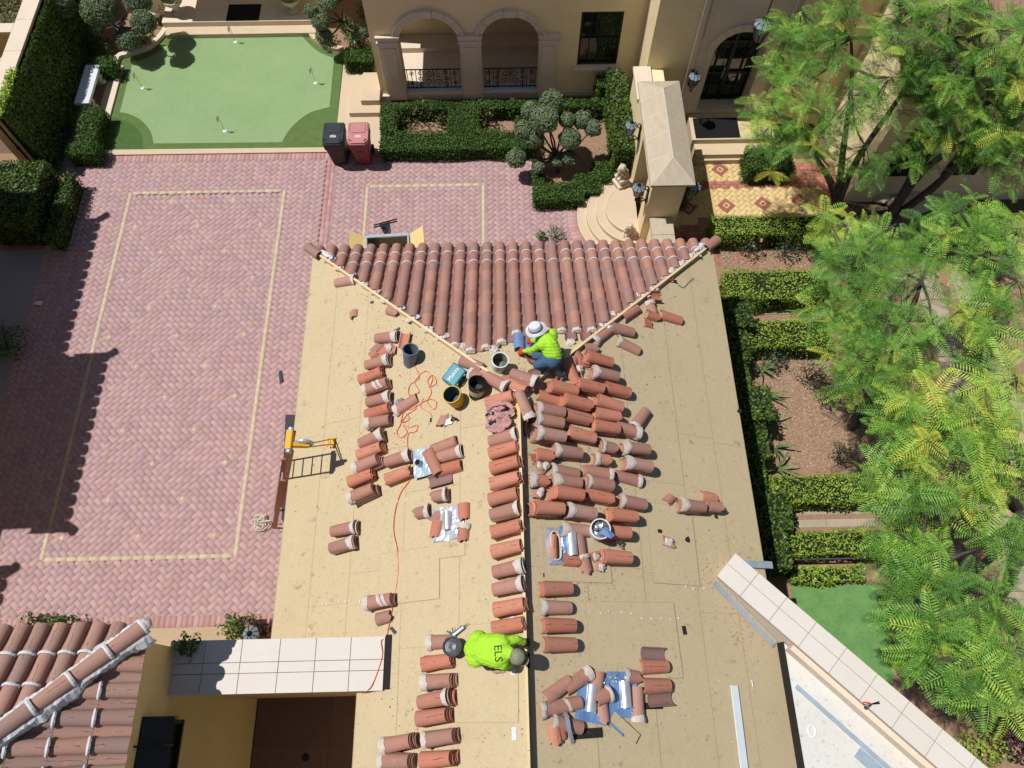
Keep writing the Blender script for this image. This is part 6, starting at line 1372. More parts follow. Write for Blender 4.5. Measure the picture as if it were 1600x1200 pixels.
# ------------------------------------------------------------------ tools and things lying on the roof
def lay(px, py, h=0.03, ang=0.0):
    """frame lying on the roof surface under a pixel"""
    c = R(px, py, h / CT); n = roof_n(c.x, c.y); a = -math.radians(ang); return frame_at(c, Vector((math.cos(a), math.sin(a), 0)), n)
def at_frame(name, m, label, cat, group=None):
    o = bpy.data.objects.new(name, None); o.empty_display_size = .1; link(o); o.matrix_basis = m; return tag(o, label, cat, group)
def child(b, name, m, par, smooth=False):
    me = b.mesh(name, M[m], smooth); return link(bpy.data.objects.new(name, me), par)
def bucket(px, py, label, outer, inner, r=.15, h=.36, fill=None, tilt=(0, 0), band=None, handle=True, hc=None):
    c = R(px, py, hc if hc is not None else h); z = zroof(c.x, c.y); t = empty('bucket', (c.x, c.y, z + .03), label, 'bucket', random.uniform(0, 6), 'builders buckets on the roof'); t.rotation_euler = (tilt[0], tilt[1], t.rotation_euler.z)
    rb = r * .86
    child(MB().lathe([(rb, -.03), (rb + .002, .0), (r, h - .05), (r + .008, h - .05), (r + .008, h - .035), (r + .002, h - .03), (r + .002, h - .012), (r + .01, h - .01), (r + .01, h), (r - .008, h), (r - .01, h - .03), (rb - .008, .01)], (0, 0, 0), 24, False), 'shell', outer, t, True)
    child(MB().lathe([(r - .013, h - .004), (rb - .011, .02), (0, .02)], (0, 0, 0), 24, False), 'lining', inner, t, True)
    if band: child(MB().lathe([(rb + (r - rb) * .25 + .006, .08), (rb + (r - rb) * .72 + .006, h - .12)], (0, 0, 0), 24, False), 'label_band', band, t, True)
    if handle: child(MB().tube(smooth_path([(r + .008, 0, h - .045), (r * .8, r * .55, h - .14), (0, r + .03, h - .2), (-r * .8, r * .55, h - .14), (-r - .008, 0, h - .045)], 4), .004, 5), 'handle', 'galv', t)
    if fill: child(MB().lathe([(rb + (r - rb) * fill[1] - .012, h * fill[1]), (rb * .5, h * fill[1] + .015), (0, h * fill[1] + .008)], (0, 0, 0), 18, False), 'contents', fill[0], t)
    return t
bucket(778, 562, 'white pail of mortar just inside the hip corner', 'pail_white', 'pail_inside', .135, .34, ('pail_inside', .35), (-.12, 0))
bucket(637, 553, 'grey-blue pail standing beside the rubble heap on the left slope', 'pail_blue', 'pail_blue_in', .135, .36, ('mortar', .15), (-.1, -.25), None, False)
bucket(713, 616, 'yellow pail standing below the teal case', 'pail_yellow', 'pail_blue_in', .15, .33, None, (-.1, -.22), None, False)
bucket(743, 604, 'black tar pail with a paper label below the left hip board', 'pail_black', 'pail_black', .14, .33, ('tar', .4), (-.1, -.2), 'pail_label')
wb = bucket(935, 825, 'white pail stuffed with foil scraps among the right-hand stacks', 'pail_white', 'pail_inside', .15, .34, ('foil', .7), (0, .1))
for k in range(9):
    q = child(MB().ball((0, 0, 0), (.06, .045, .03), 1, .022), 'foil_scrap', 'foil', wb); q.location = (random.uniform(-.07, .07), random.uniform(-.07, .07), .28 + random.uniform(0, .06)); q.rotation_euler = (random.uniform(-1, 1), random.uniform(-1, 1), 0)
q = child(MB().slab([(.0, -.08, .36), (.2, -.06, .37), (.24, .03, .32), (.05, .06, .38)], .004), 'sheet_scrap', 'sheet_blue', wb)
# tar bucket seen from above
tb = bucket(708, 1010, 'pail full of grey tar with a ragged rim, low on the left slope', 'pail_black', 'pail_black', .125, .25, ('tar', .93), (0, -.05), None, False)
rg = MB()
for k in range(40):
    a = k * 2 * math.pi / 40; rg.ball((.132 * math.cos(a), .132 * math.sin(a), .245), (.014, .014, random.uniform(.008, .02)), 1, .003)
child(rg, 'tar_drips', 'tar', tb)
# teal power-tool case with lettering
m = lay(709, 585, .22, -52); m = Matrix.Translation(m.translation) @ Matrix.Rotation(math.radians(52), 4, 'Z') @ Matrix.Rotation(-.2, 4, 'Y')
tcs = at_frame('tool_case', m @ Matrix.Translation((0, 0, -.13)), 'teal plastic power-tool case with white lettering on its lid', 'tool case')
child(MB().box((0, 0, .0), (.36, .28, .13), None, .025), 'case_base', 'teal', tcs); child(MB().box((0, 0, .1), (.36, .28, .065), None, .025), 'lid', 'teal', tcs); child(MB().box((0, 0, .067), (.352, .272, .012)), 'seam', 'black_mat', tcs)
for x in (-.1, .1): child(MB().box((x, -.143, .07), (.04, .016, .06), None, .004), 'latch', 'galv', tcs)
child(MB().tube(smooth_path([(-.07, -.14, .03), (-.06, -.19, .03), (.06, -.19, .03), (.07, -.14, .03)], 4), .014, 6), 'handle', 'black_mat', tcs)
q = link(bpy.data.objects.new('lettering', text_mesh('Makita', .1, M['paint_white'])), tcs); q.location = (0, .01, .1345); q.rotation_euler = (0, 0, 0)
# trowel-like nail bar beside it
m = lay(706, 658, .03, -5); tw = at_frame('trowel', m, 'white-bladed trowel with a black handle lying left of the ridge row', 'trowel')
child(MB().box((-.06, 0, .015), (.15, .1, .006), None, .001), 'blade', 'paint_white', tw); child(MB().tube([(.0, .0, .03), (.06, .02, .07), (.13, -.02, .06)], .018, 7), 'handle', 'iron', tw); child(MB().tube([(.05, .02, .05), (.03, .08, .05)], .013, 6), 'grip', 'iron', tw)
# caulking gun
m = lay(718, 986, .06, -30); cg = at_frame('caulking_gun', m, 'green and white caulking gun lying above the tar pail', 'caulking gun')
child(MB().tube([(-.1, 0, .03), (.1, 0, .03)], .024, 8), 'cartridge', 'paint_white', cg); child(MB().box((.01, .018, .035), (.16, .02, .04)), 'barrel', 'teal_tool', cg); child(MB().tube([(.1, 0, .03), (.18, 0, .03)], [.008, .004], 6), 'nozzle', 'iron', cg)
child(MB().tube([(-.1, 0, .03), (-.16, .11, .03)], .013, 6), 'handle', 'teal_tool', cg); child(MB().tube([(-.09, .02, .03), (-.06, .1, .03)], .008, 6), 'trigger', 'iron', cg)
# orange extension cord
cordp = [(648, 572), (655, 590), (640, 602), (639, 617), (655, 612), (648, 596), (664, 580), (676, 590), (672, 604), (682, 598), (676, 586), (668, 596), (674, 612), (668, 628), (678, 640), (682, 628), (670, 624), (655, 632), (640, 640), (645, 628), (650, 638), (636, 648), (628, 660), (640, 654), (630, 645), (626, 662), (620, 676), (626, 684), (636, 676), (630, 664), (640, 668), (652, 664), (650, 674), (638, 678), (637, 700), (640, 722), (641, 748), (626, 770), (617, 800), (615, 830), (621, 860), (622, 895), (617, 930), (611, 960), (606, 985), (604, 998)]
cp = [R(px, py, .034) for px, py in cordp]; cp = smooth_path(cp, 5); cp = [p + Vector((0, 0, .004 * math.sin(i * 1.7))) for i, p in enumerate(cp)]
dn = smooth_path([cp[-1], Vector((-1.98, 1.1, 4.225)), G(597, 1025, 4.215), G(585, 1062, 4.215), G(575, 1078, 4.215), G(565, 1083, 4.0)], 6)
tag(MB().tube(cp + dn[1:], .0065, 5).build('extension_cord', M['orange_cord'], None, True), 'long orange extension cord tangled on the left slope and running down over the coping', 'cord')
c2 = smooth_path([R(px, py, .034) for px, py in ((662, 622), (657, 634), (663, 640), (672, 645), (675, 652))], 5); x2 = MB().tube(c2, .006, 5)
o = tag(x2.build('extension_cord', M['orange_cord'], None, True), 'short orange cord end with a black plug beside the tangle', 'cord'); p = R(673, 653, .04)
MB().tube([p, p + Vector((0, -.07, -.0))], .014, 6).build('plug', M['iron'], o)
# crumpled foil
m = lay(625, 629, .05); fo = at_frame('foil_wad', m, 'crumpled silver foil beside the mortar-smeared tile on the left slope', 'foil'); b = MB()
for k in range(10): b.ball((random.uniform(-.07, .07), random.uniform(-.07, .07), .02), (random.uniform(.02, .045), random.uniform(.03, .07), .025), 1, .014)
child(b, 'foil', 'foil', fo); m2 = lay(822, 596, .06); f2 = at_frame('foil_wad', m2, 'small crumple of white foil at the junction of the hip boards', 'foil'); b = MB()
for k in range(4): b.ball((k * .035 - .05, -k * .02 + .03, .02), (.03, .025, .025), 1, .01)
child(b, 'foil', 'foil', f2); m2 = lay(878, 588, .06); f3 = at_frame('foil_wad', m2, 'white crumpled foil in the rubble under the right hip board', 'foil'); b = MB()
for k in range(5): b.ball((random.uniform(-.06, .06), random.uniform(-.05, .05), .02), (.035, .03, .03), 1, .012)
child(b, 'foil', 'foil', f3)
# pink work clothes thrown over the ridge row
m = lay(780, 648, .2, 0); cl = at_frame('work_harness', m, 'dusty pink harness and clothes heaped over the ridge row', 'clothes')
for (pts, r) in (([(-.22, .1, .02), (-.1, .16, .05), (.08, .17, .04), (.2, .12, .0), (.22, .02, -.02), (.1, -.02, .04), (-.05, .0, .06)], .035), ([(-.2, .08, .0), (-.18, -.02, .03), (-.08, -.06, .05), (.05, -.04, .06), (.16, -.1, .0)], .04), ([(-.18, -.12, .0), (-.05, -.2, .02), (.1, -.22, .03), (.18, -.16, .0), (.12, -.08, .03)], .042), ([(-.19, -.05, .0), (-.2, -.18, .0), (-.1, -.26, .02), (.02, -.28, .03), (.1, -.26, .02)], .035)):
    b = MB(); sp = smooth_path(pts, 5)
    for i in range(len(sp) - 1): b.beam(sp[i], sp[i + 1] + (sp[i + 1] - sp[i]) * .1, r * 2.0 * random.uniform(.8, 1.15), .014 + random.uniform(0, .02), (random.uniform(-.35, .35), random.uniform(-.35, .35), 1))
    child(b, 'strap', 'pink_cloth', cl)
for (x, y, rx, ry) in ((-.02, .1, .13, .05), (.06, -.13, .12, .08), (.02, .22, .12, .05), (-.08, -.2, .09, .07)):
    b = MB().ball((x, y, -.01), (rx, ry, .05), 3)
    for v in b.b.verts: v.co.z += .018 * math.sin(v.co.x * 60) * math.cos(v.co.y * 47); v.co.x += .01 * math.sin(v.co.y * 50)
    child(b, 'cloth', 'pink_cloth', cl)
for (x, y) in ((-.19, .02), (-.14, -.13), (.08, .04)): child(MB().ball((x, y, .03), (.04, .035, .02), 2, .004), 'pouch', 'dark_cloth', cl)
# round bristle brush by the ridge
m = lay(826, 672, .03); br = at_frame('bristle_brush', m, 'round dark brown bristly brush just right of the ridge board', 'brush'); child(MB().lathe([(.02, 0), (.1, .0), (.1, .05), (.0, .06)], (0, 0, 0), 16, False), 'brush_core', 'bristle', br)
n = 500; a = RNG.uniform(0, 6.28, n); e = RNG.uniform(-.2, 1.3, n); d = np.stack([np.cos(a) * np.cos(e), np.sin(a) * np.cos(e), np.sin(e)], 1); P0 = d * np.array([.085, .1, .05]) + np.array([0, 0, .02]); P1 = d * np.array([.125, .16, .1]) + np.array([0, 0, .02]); sd_ = np.stack([-np.sin(a), np.cos(a), 0 * a], 1) * .005
V = np.stack([P0 - sd_, P0 + sd_, P1], 1).reshape(-1, 3); obj_me('bristles', mesh_np('bristles', V, np.arange(n * 3).reshape(n, 3), M['bristle'], np.repeat(RNG.uniform(0, 1, n), 3)), br)
# yellow knife and small bar beside the ridge row
m = lay(809, 640, .05, 88); kn = at_frame('utility_knife', m, 'orange-yellow utility knife on the felt beside the ridge board', 'knife'); child(MB().box((0, 0, .02), (.2, .035, .025), None, .006), 'handle', 'hoist_yellow', kn); child(MB().box((-.13, 0, .02), (.07, .02, .004)), 'blade', 'galv', kn)
# metal flashings
def bent_sheet(b, w, l, amp=.01):
    nx, ny = 8, 8; vs = [[b.b.verts.new((-w / 2 + w * i / nx, -l / 2 + l * j / ny, amp * math.sin(i * 1.1 + j * .8) + random.uniform(-amp, amp) * .4)) for j in range(ny + 1)] for i in range(nx + 1)]
    for i in range(nx):
        for j in range(ny): b.b.faces.new((vs[i][j], vs[i + 1][j], vs[i + 1][j + 1], vs[i][j + 1]))
    return b
def hump(b, x, y, r, l, z=.0, seg=10):
    rows = [[b.b.verts.new((x + r * math.cos(math.pi * k / seg), y + yy, z + r * .95 * math.sin(math.pi * k / seg))) for k in range(seg + 1)] for yy in (-l / 2, l / 2)]
    for k in range(seg): b.b.faces.new((rows[0][k], rows[0][k + 1], rows[1][k + 1], rows[1][k]))
    return b
m = lay(661, 722, .1, -6); f = at_frame('vent_flashing', m, 'grey-blue metal sheet with a round pipe hole, under the askew orange tile', 'flashing'); child(bent_sheet(MB(), .37, .5, .006), 'sheet', 'galv', f)
child(MB().lathe([(.06, .0), (.055, .1), (.05, .1), (.045, .0)], (-.05, -.02, 0), 16, False), 'collar', 'galv', f); child(MB().lathe([(.05, .02), (.0, .02)], (-.05, -.02, .004), 16, False), 'hole', 'black_mat', f)
m = lay(700, 817, .05, -2); f = at_frame('ridge_vent_flashing', m, 'shiny metal square with a half-round hood, weighted by four tile pieces', 'flashing'); child(bent_sheet(MB(), .56, .54, .008), 'sheet', 'sheet_metal', f); child(hump(MB(), -.0, .03, .07, .3, .01), 'hood', 'sheet_metal', f)
m = lay(867, 853, .05, -4); f = at_frame('skylight_flashing', m, 'white-rimmed metal frame with an oval opening, holding one tile, by the ridge', 'flashing')
ov = MB(); o1, o2 = [], []
for k in range(28):
    a = 2 * math.pi * k / 28; ca, sa = math.cos(a), math.sin(a)
    o1.append(ov.b.verts.new((.075 * (1 if ca > 0 else -1) * abs(ca) ** .8, .21 * (1 if sa > 0 else -1) * abs(sa) ** .6, .03))); q = max(abs(ca) / .15, abs(sa) / .28); o2.append(ov.b.verts.new((ca / q, sa / q, .0)))
for k in range(28): ov.b.faces.new((o1[k], o1[(k + 1) % 28], o2[(k + 1) % 28], o2[k]))
child(ov, 'frame', 'sheet_metal', f); rim = MB().tube([v for v in [(.078 * (1 if math.cos(a) > 0 else -1) * abs(math.cos(a)) ** .8, .214 * (1 if math.sin(a) > 0 else -1) * abs(math.sin(a)) ** .6, .034) for a in np.linspace(0, 2 * math.pi, 29)]], .014, 6); child(rim, 'mortar_rim', 'mortar', f)
tile_at(867, 853, 92, .12, tile_mesh('clay_tile', M['clay_orange'], L=.36, rw=.07, rn=.07, hw=.06, hn=.06), 'tile lying lengthwise inside the oval metal frame', None, GR_LO)
m = lay(889, 848, .06, -2); f = at_frame('rolled_flashing', m, 'blue sheet metal with a bright half-round roll, beside the oval frame', 'flashing'); child(bent_sheet(MB(), .3, .5, .012), 'sheet', 'sheet_blue', f); child(hump(MB(), .04, -.02, .085, .36, .01), 'roll', 'sheet_metal', f)
for (px, py, ang, lab, hx) in ((925, 1092, 10, 'left blue metal sheet with a bright half-round hood among tile pieces', -.02), (973, 1085, 0, 'right blue metal sheet with a bright half-round hood among tile pieces', .03)):
    m = lay(px, py, .045, ang); f = at_frame('vent_sheet', m, lab, 'flashing'); child(bent_sheet(MB(), .5, .62, .012), 'sheet', 'sheet_blue', f); child(hump(MB(), hx, 0, .085, .36, .012), 'hood', 'sheet_metal', f)
    for (x, y, r) in ((.1, .2, .06), (-.15, .22, .05), (.16, -.2, .05)): q = child(bent_sheet(MB(), r * 2, r * 2, .02), 'crease', 'foil', f); q.location = (x, y, .02)
m = lay(972, 1135, .04, 36); f = at_frame('film_offcut', m, 'pale blue film offcut with a cream sheet lying on it, below the blue sheets', 'film'); child(MB().slab([(-.32, -.1, .0), (.1, -.1, .0), (-.2, .13, .0)], .003), 'film', 'sheet_blue', f); child(MB().box((.04, .01, .012), (.5, .15, .01)), 'sheet', 'felt', f)
m = lay(889, 1135, .14, 80); f = at_frame('metal_strip', m, 'bent pale metal strip arching over a tile below the blue sheets', 'strip'); b = MB(); pts = smooth_path([(-.2, .02, -.08), (-.08, -.02, .03), (.08, -.02, .03), (.22, .06, -.08)], 4)
for i in range(len(pts) - 1): b.beam(pts[i], pts[i + 1], .06, .004)
child(b, 'strip', 'galv', f)
p0, p1 = R(1147, 1071, .05), R(1164, 1210, .05); b = MB().beam(p0, p1, .135, .02, roof_n(p0.x, p0.y)[:]); tag(b.build('white_plank', M['plank_white']), 'long white-painted board lying on the right slope near the bottom edge', 'board')
m = lay(1175, 1068, .03, 85); tag(at_frame('felt_knife', m, 'small white marker stub right of the long white board', 'marker'), None); q = child(MB().tube([(-.05, 0, .01), (.05, 0, .01)], .009, 6), 'barrel', 'paint_white', bpy.data.objects[[o.name for o in S.objects if o.name.startswith('felt_knife')][0]])
bpy.data.objects[[o.name for o in S.objects if o.name.startswith('felt_knife')][0]].name = 'marker_stub'
for (px, py, lab, ang) in ((620, 515, 'flat grey metal scrap near the upper left hip', -15), (581, 472, 'small grey metal square near the upper left hip', 5), (872, 988, 'thin scrap of wood by the coping end', 40)):
    if px == 872: px, py = 614, 985
    m = lay(px, py, .03, ang); f = at_frame('metal_scrap', m, lab, 'scrap'); child(bent_sheet(MB(), .13 if px > 600 else .07, .05, .006), 'plate', 'iron_grey', f)
# twisted red-handled pliers and wire on the right slope
m = lay(1050, 438, .04, 10); pl_ = at_frame('pliers', m, 'red-handled pliers with a dark hook of wire, below the right hip end', 'pliers'); child(MB().tube(smooth_path([(-.1, .02, .02), (-.04, .04, .03), (.02, 0, .02)], 4), .012, 6), 'handle', 'red_grip', pl_); child(MB().tube(smooth_path([(-.1, -.03, .02), (-.04, -.03, .03), (.02, 0, .02)], 4), .012, 6), 'handle', 'red_grip', pl_); child(MB().box((.06, 0, .02), (.08, .04, .02), None, .005), 'jaw', 'iron', pl_)
tag(MB().tube(smooth_path([R(px, py, .035) for px, py in ((1060, 445), (1068, 449), (1076, 441), (1084, 434))], 4), .005, 5).build('wire', M['iron_grey']), 'thin bent wire on the felt beside the red pliers', 'wire')
for k, (px, py, r) in enumerate(((1155, 642, .05), (1074, 843, .06), (1030, 830, .05), (1118, 808, .045))):
    m = lay(px, py, .03); f = at_frame('tar_crumb', m, ['black tar crumb near the right eave', 'black leaf-like tar lump between the stacks and the right eave', 'grey tar lump right of the stack ends', 'dark lump below the lone stack near the right eave'][k], 'crumb'); child(MB().ball((0, 0, .015), (r, r * .8, .02), 1, .015), 'lump', 'black_felt', f)
# tin snips on the parapet, white ring on the flat roof
p = G(1362, 1100, 3.87); t = empty('tin_snips', p, 'red-handled tin snips lying on the diagonal coping', 'snips', .15)
for sy, mm in ((1, 'red_grip'), (-1, 'bin_dark')):
    o = MB().tube(smooth_path([(.0, 0, .012), (-.05, sy * .03, .012), (-.12, sy * .045, .012), (-.13, sy * .02, .012), (-.06, sy * .012, .012), (0, 0, .012)], 4), .008, 6).build('handle', M[mm], None, loc=(0, 0, 0)); o.parent = t
    o = MB().beam((0, 0, .012), (.12, sy * .012, .012), .018, .008).build('blade', M['iron'], None, loc=(0, 0, 0)); o.parent = t
p = G(1268, 1142, 3.453); t = tag(MB().tube([(.06 * math.cos(a), .08 * math.sin(a), .012) for a in np.linspace(0, 6.283, 20)], .014, 6).build('sealant_ring', M['paint_white'], None, True, loc=p), 'white ring lying on the white flat roof', 'ring')
# ------------------------------------------------------------------ blue barrel sheets being set by the worker
m = lay(822, 538, .03, 0); f = at_frame('blue_vent_tile', frame_at(R(822, 538, .03), Vector((1, 0, 0)), fn), 'blue metal vent shaped like two barrel tiles, being set by the kneeling worker', 'vent'); child(hump(MB(), -.125, 0, .1, .42, .02), 'barrel', 'sheet_blue', f); child(hump(MB(), .125, .02, .1, .42, .02), 'barrel', 'sheet_blue', f); child(bent_sheet(MB(), .22, .34, .006), 'valley', 'sheet_blue', f)
q = child(hump(MB(), 0, 0, .07, .12, 0), 'lip', 'sheet_blue', f); q.location = (.05, -.22, .02)
# ------------------------------------------------------------------ ladder with hoist, rope, tarp
LB, LT = Vector((-5.17, 4.12, 0)), Vector((-3.62, 4.25, 4.6)); ld = empty('ladder', LB, 'brown fibreglass extension ladder leaning on the left eave with a yellow hoist head on top', 'ladder')
ax = (LT - LB).normalized()
for (y, off) in ((-.2, 0), (.2, 0)): MB().beam(LB + Vector((0, y, 0)), LB + ax * 3.4 + Vector((0, y, 0)), .035, .1, (1, 0, .3)).build('rail', M['fiberglass'], ld); MB().beam(LB + ax * 1.6 + Vector((.06, y * .86, 0)), LT + Vector((.06, y * .86, 0)), .03, .1, (1, 0, .3)).build('rail', M['fiberglass'], ld)
for k in range(15):
    c = LB + ax * (.28 + k * .3) + Vector((.0 if k < 9 else .06, 0, 0)); MB().tube([c + Vector((0, -.19, 0)), c + Vector((0, .19, 0))], .016, 8).build('rung', M['galv'], ld)
hp = LT + Vector((.03, .0, .02))
MB().box(hp + Vector((0, .0, .03)), (.11, .34, .1), None, .02).build('hoist_head', M['hoist_yellow'], ld); MB().tube([hp + Vector((0, -.21, .0)), hp + Vector((0, -.16, .0))], .05, 10).build('hoist_cap', M['galv'], ld); MB().tube([hp + Vector((0, .16, .0)), hp + Vector((0, .22, .0))], .05, 10).build('hoist_cap', M['galv'], ld)
MB().beam(hp + Vector((.05, -.08, .0)), hp + Vector((.3, -.06, -.1)), .06, .1).build('hoist_arm', M['hoist_yellow'], ld)
wh = MB()
wh.tube([hp + Vector((.22 + .13 * math.cos(a), -.02 + .0 * a, -.08 + .12 * math.sin(a))) for a in np.linspace(0, 6.283, 18)], .03, 6); wh.build('pulley', M['galv'], ld)
ra = R(478, 686, .12); rb_ = R(519, 689, .12)
for dy in (-.06, .04): MB().tube([hp + Vector((.3, -.04 + dy * .6, -.12)), rb_ + Vector((0, dy, 0))], .012, 6).build('stabiliser_arm', M['hoist_yellow'], ld)
MB().box(rb_ + Vector((0, -.01, -.05)), (.06, .19, .05), None, .012).build('stabiliser_foot', M['hoist_yellow'], ld); MB().box(rb_ + Vector((-.09, -.01, -.04)), (.03, .16, .03)).build('stabiliser_foot', M['hoist_yellow'], ld)
rp_ = [LB + Vector((-.2, -.05, .05))]
for k in range(46): a = k * 1.05; rp_.append(LB + Vector((-.3 + .2 * math.cos(a) * (.6 + .4 * math.sin(k * .7)) + .08 * math.sin(k * .31), -.08 + .2 * math.sin(a) * (.6 + .4 * math.cos(k * .9)), .025 + .0025 * k)))
rp_.append(LB + Vector((.02, -.1, .3)))
tag(MB().tube(smooth_path(rp_, 4), .012, 5).build('rope', M['rope'], None, True), 'coil of white rope heaped at the foot of the ladder', 'rope')
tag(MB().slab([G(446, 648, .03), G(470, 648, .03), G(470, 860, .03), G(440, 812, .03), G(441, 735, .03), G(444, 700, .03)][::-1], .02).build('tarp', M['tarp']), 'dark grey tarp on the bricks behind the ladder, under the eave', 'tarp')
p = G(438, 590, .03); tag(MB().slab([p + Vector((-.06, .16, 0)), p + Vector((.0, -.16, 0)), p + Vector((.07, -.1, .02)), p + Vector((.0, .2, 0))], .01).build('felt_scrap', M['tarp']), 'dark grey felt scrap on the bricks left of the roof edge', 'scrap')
p = G(60, 473, .03); tag(MB().ball(p, (.13, .06, .03), 1, .03).build('litter', M['paint_white']), 'white scrap of litter in the shade by the grey apron', 'litter')
# ------------------------------------------------------------------ plywood-sided trailer beyond the eave
c = Vector((*G(605, 372, .95)[:2], 0)) + Vector((0, -.2, 0)); tr = empty('dump_trailer', c, 'steel trailer with plywood side boards and a black jack, parked beyond the tiled eave', 'trailer', .06); tr.scale = (.68, .68, .86)
def tpart(b, n, m_): o = b.build(n, M[m_], None, loc=(0, 0, 0)); o.parent = tr; return o
b = MB(); b.span((-.75, .45, .35), (.75, .5, 1.0)); tpart(b, 'headboard', 'iron_grey'); b = MB(); b.span((-.78, .42, 1.0), (.78, .53, 1.05)); tpart(b, 'rim', 'galv')
b = MB(); b.span((-.8, -1.0, .35), (-.74, .5, 1.04)); tpart(b, 'side_frame', 'galv'); b = MB(); b.span((.74, -1.0, .35), (.8, .5, 1.04)); tpart(b, 'side_frame', 'galv')
b = MB(); b.span((-.75, -1.0, .4), (.75, .45, .5)); tpart(b, 'floor', 'plywood')
for sx in (-1, 1):
    b = MB(); b.slab([(sx * .82, .55, .95), (sx * 1.35, .7, 1.15), (sx * 1.4, -.5, 1.1), (sx * .84, -.6, .9)], .02); tpart(b, 'plywood_board', 'plywood')
    b = MB(); b.tube([(sx * .55, -.55, .2), (sx * .78, -.55, .2)], .2, 12); tpart(b, 'wheel', 'black_mat')
b = MB(); b.span((-.25, .53, .9), (.35, .6, .96)); tpart(b, 'tongue_plank', 'orange_wood')
b = MB(); b.slab([(-.3, 1.05, .9), (.1, 1.15, .9), (.12, .6, .7), (-.05, .6, .7)], .12); tpart(b, 'tongue', 'iron')
for y in (1.05, 1.15): b = MB(); b.tube([(-.5, y - .12, .98), (.38, y + .1, .98)], .025, 7); tpart(b, 'jack_bar', 'iron')
b = MB(); b.tube([(-.15, .9, .05), (-.15, .9, 1.05)], .035, 8); tpart(b, 'jack', 'iron')
# ------------------------------------------------------------------ wheeled bins
def wheeled_bin(x, y, lid, body, label):
    t = empty('wheeled_bin', (x, y, 0), label, 'bin', random.uniform(-.03, .03), 'wheeled bins by the path')
    def pt(b, n, m_, s=False): o = b.build(n, M[m_], None, s, loc=(0, 0, 0)); o.parent = t; return o
    b = MB().b; R_ = []
    for (z, hx, y0, y1) in ((.04, .2, -.2, .2), (.55, .24, -.27, .27), (.72, .26, -.31, .3), (.74, .275, -.33, .31), (.95, .28, -.35, .33)): R_.append([b.verts.new(p) for p in ((-hx + .03, y0, z), (hx - .03, y0, z), (hx, y0 + .04, z), (hx, y1, z), (-hx, y1, z), (-hx, y0 + .04, z))])
    for i in range(4):
        for k in range(6): b.faces.new((R_[i][k], R_[i][(k + 1) % 6], R_[i + 1][(k + 1) % 6], R_[i + 1][k]))
    b.faces.new(R_[0][::-1]); b.faces.new(R_[-1]); mb = MB.__new__(MB); mb.b = b; pt(mb, 'body', body)
    def hexa(hx, y0, y1, ch, z0, z1):
        return MB().prism([(-hx + ch, y0), (hx - ch, y0), (hx, y0 + ch), (hx, y1), (-hx, y1), (-hx, y0 + ch)], z0, z1)
    pt(hexa(.285, -.37, .35, .1, .95, .985), 'rim', lid); L_ = pt(hexa(.275, -.35, .35, .1, .99, 1.03), 'lid', lid)
    def sub(b, n, m_): o = b.build(n, M[m_], None, loc=(0, 0, 0)); o.parent = L_
    b = MB(); b.span((-.19, .0, 1.03), (.19, .3, 1.05), .008); sub(b, 'raised_panel', lid)
    for sx in (-1, 1):
        b = MB(); b.box((sx * .2, -.25, 1.032), (.1, .025, .012), Matrix.Rotation(sx * .65, 3, 'Z')); sub(b, 'slot', 'black_mat'); b = MB(); b.span((sx * .235 - .012, .05, 1.03), (sx * .235 + .012, .33, 1.045)); sub(b, 'rib', lid)
    e = MB(); random.seed(4)
    for k in range(7): e.box((-.07 + k * .024, -.12 + .006 * math.sin(k), 1.0318), (.014, .035, .003), Matrix.Rotation(random.uniform(-.3, .3), 3, 'Z'))
    for k in range(5): e.box((-.05 + k * .025, -.075 - abs(k - 2) * .006, 1.0318), (.02, .012, .003))
    e.box((0, -.146, 1.0318), (.17, .01, .003)); e.box((0, -.095, 1.0318), (.15, .006, .003)); sub(e, 'white_emblem', 'paint_white')
    pt(MB().tube([(-.24, .4, .97), (.24, .4, .97)], .017, 8), 'handle', body)
    for sx in (-1, 1): pt(MB().tube([(sx * .2, .28, .12), (sx * .26, .28, .12)], .12, 14), 'wheel', 'black_mat'); pt(MB().box((sx * .22, .36, .96), (.03, .1, .03)), 'handle_bracket', body)
    b = MB(); b.box((0, -.305, .62), (.11, .012, .018)); pt(b, 'catch_bar', 'iron_grey')
wheeled_bin(-4.48, 14.33, 'bin_dark', 'bin_body', 'dark grey wheeled bin with a white emblem, left of the pair'); wheeled_bin(-3.82, 14.32, 'bin_pink', 'bin_maroon', 'maroon wheeled bin with a faded pink lid, right of the pair')
# ------------------------------------------------------------------ golf flags, bench
for (bx, by, lab) in ((223, 138, 'small white golf flag nearest the stone bench'), (351.5, 205, 'small white golf flag nearest the brick courtyard'), (493, 130, 'small white golf flag at the right side of the green'), (368, 66, 'small white golf flag at the far edge of the green')):
    c = G(bx, by, .014); t = empty('golf_flag', c, lab, 'flag', 0, 'golf flags on the putting green')
    for b, n, m_ in ((MB().tube([(0, 0, 0), (.01, 0, .62)], .007, 6), 'pole', 'pail_yellow'), (MB().lathe([(.055, .0), (.055, .012), (.02, .014)], (0, 0, 0), 14), 'cup', 'paint_white'), (MB().slab([(.01, 0, .6), (-.02, -.01, .42), (-.07, -.04, .36), (-.06, -.05, .55)], .004), 'flag_cloth', 'paint_white')): o = b.build(n, M[m_], None, loc=(0, 0, 0)); o.parent = t
bc = (G(126, 158, .45) + G(147, 106, .45)) / 2; bn = empty('stone_bench', (bc.x, bc.y, 0), 'pale marble bench on carved feet beside the putting green', 'bench', 0)
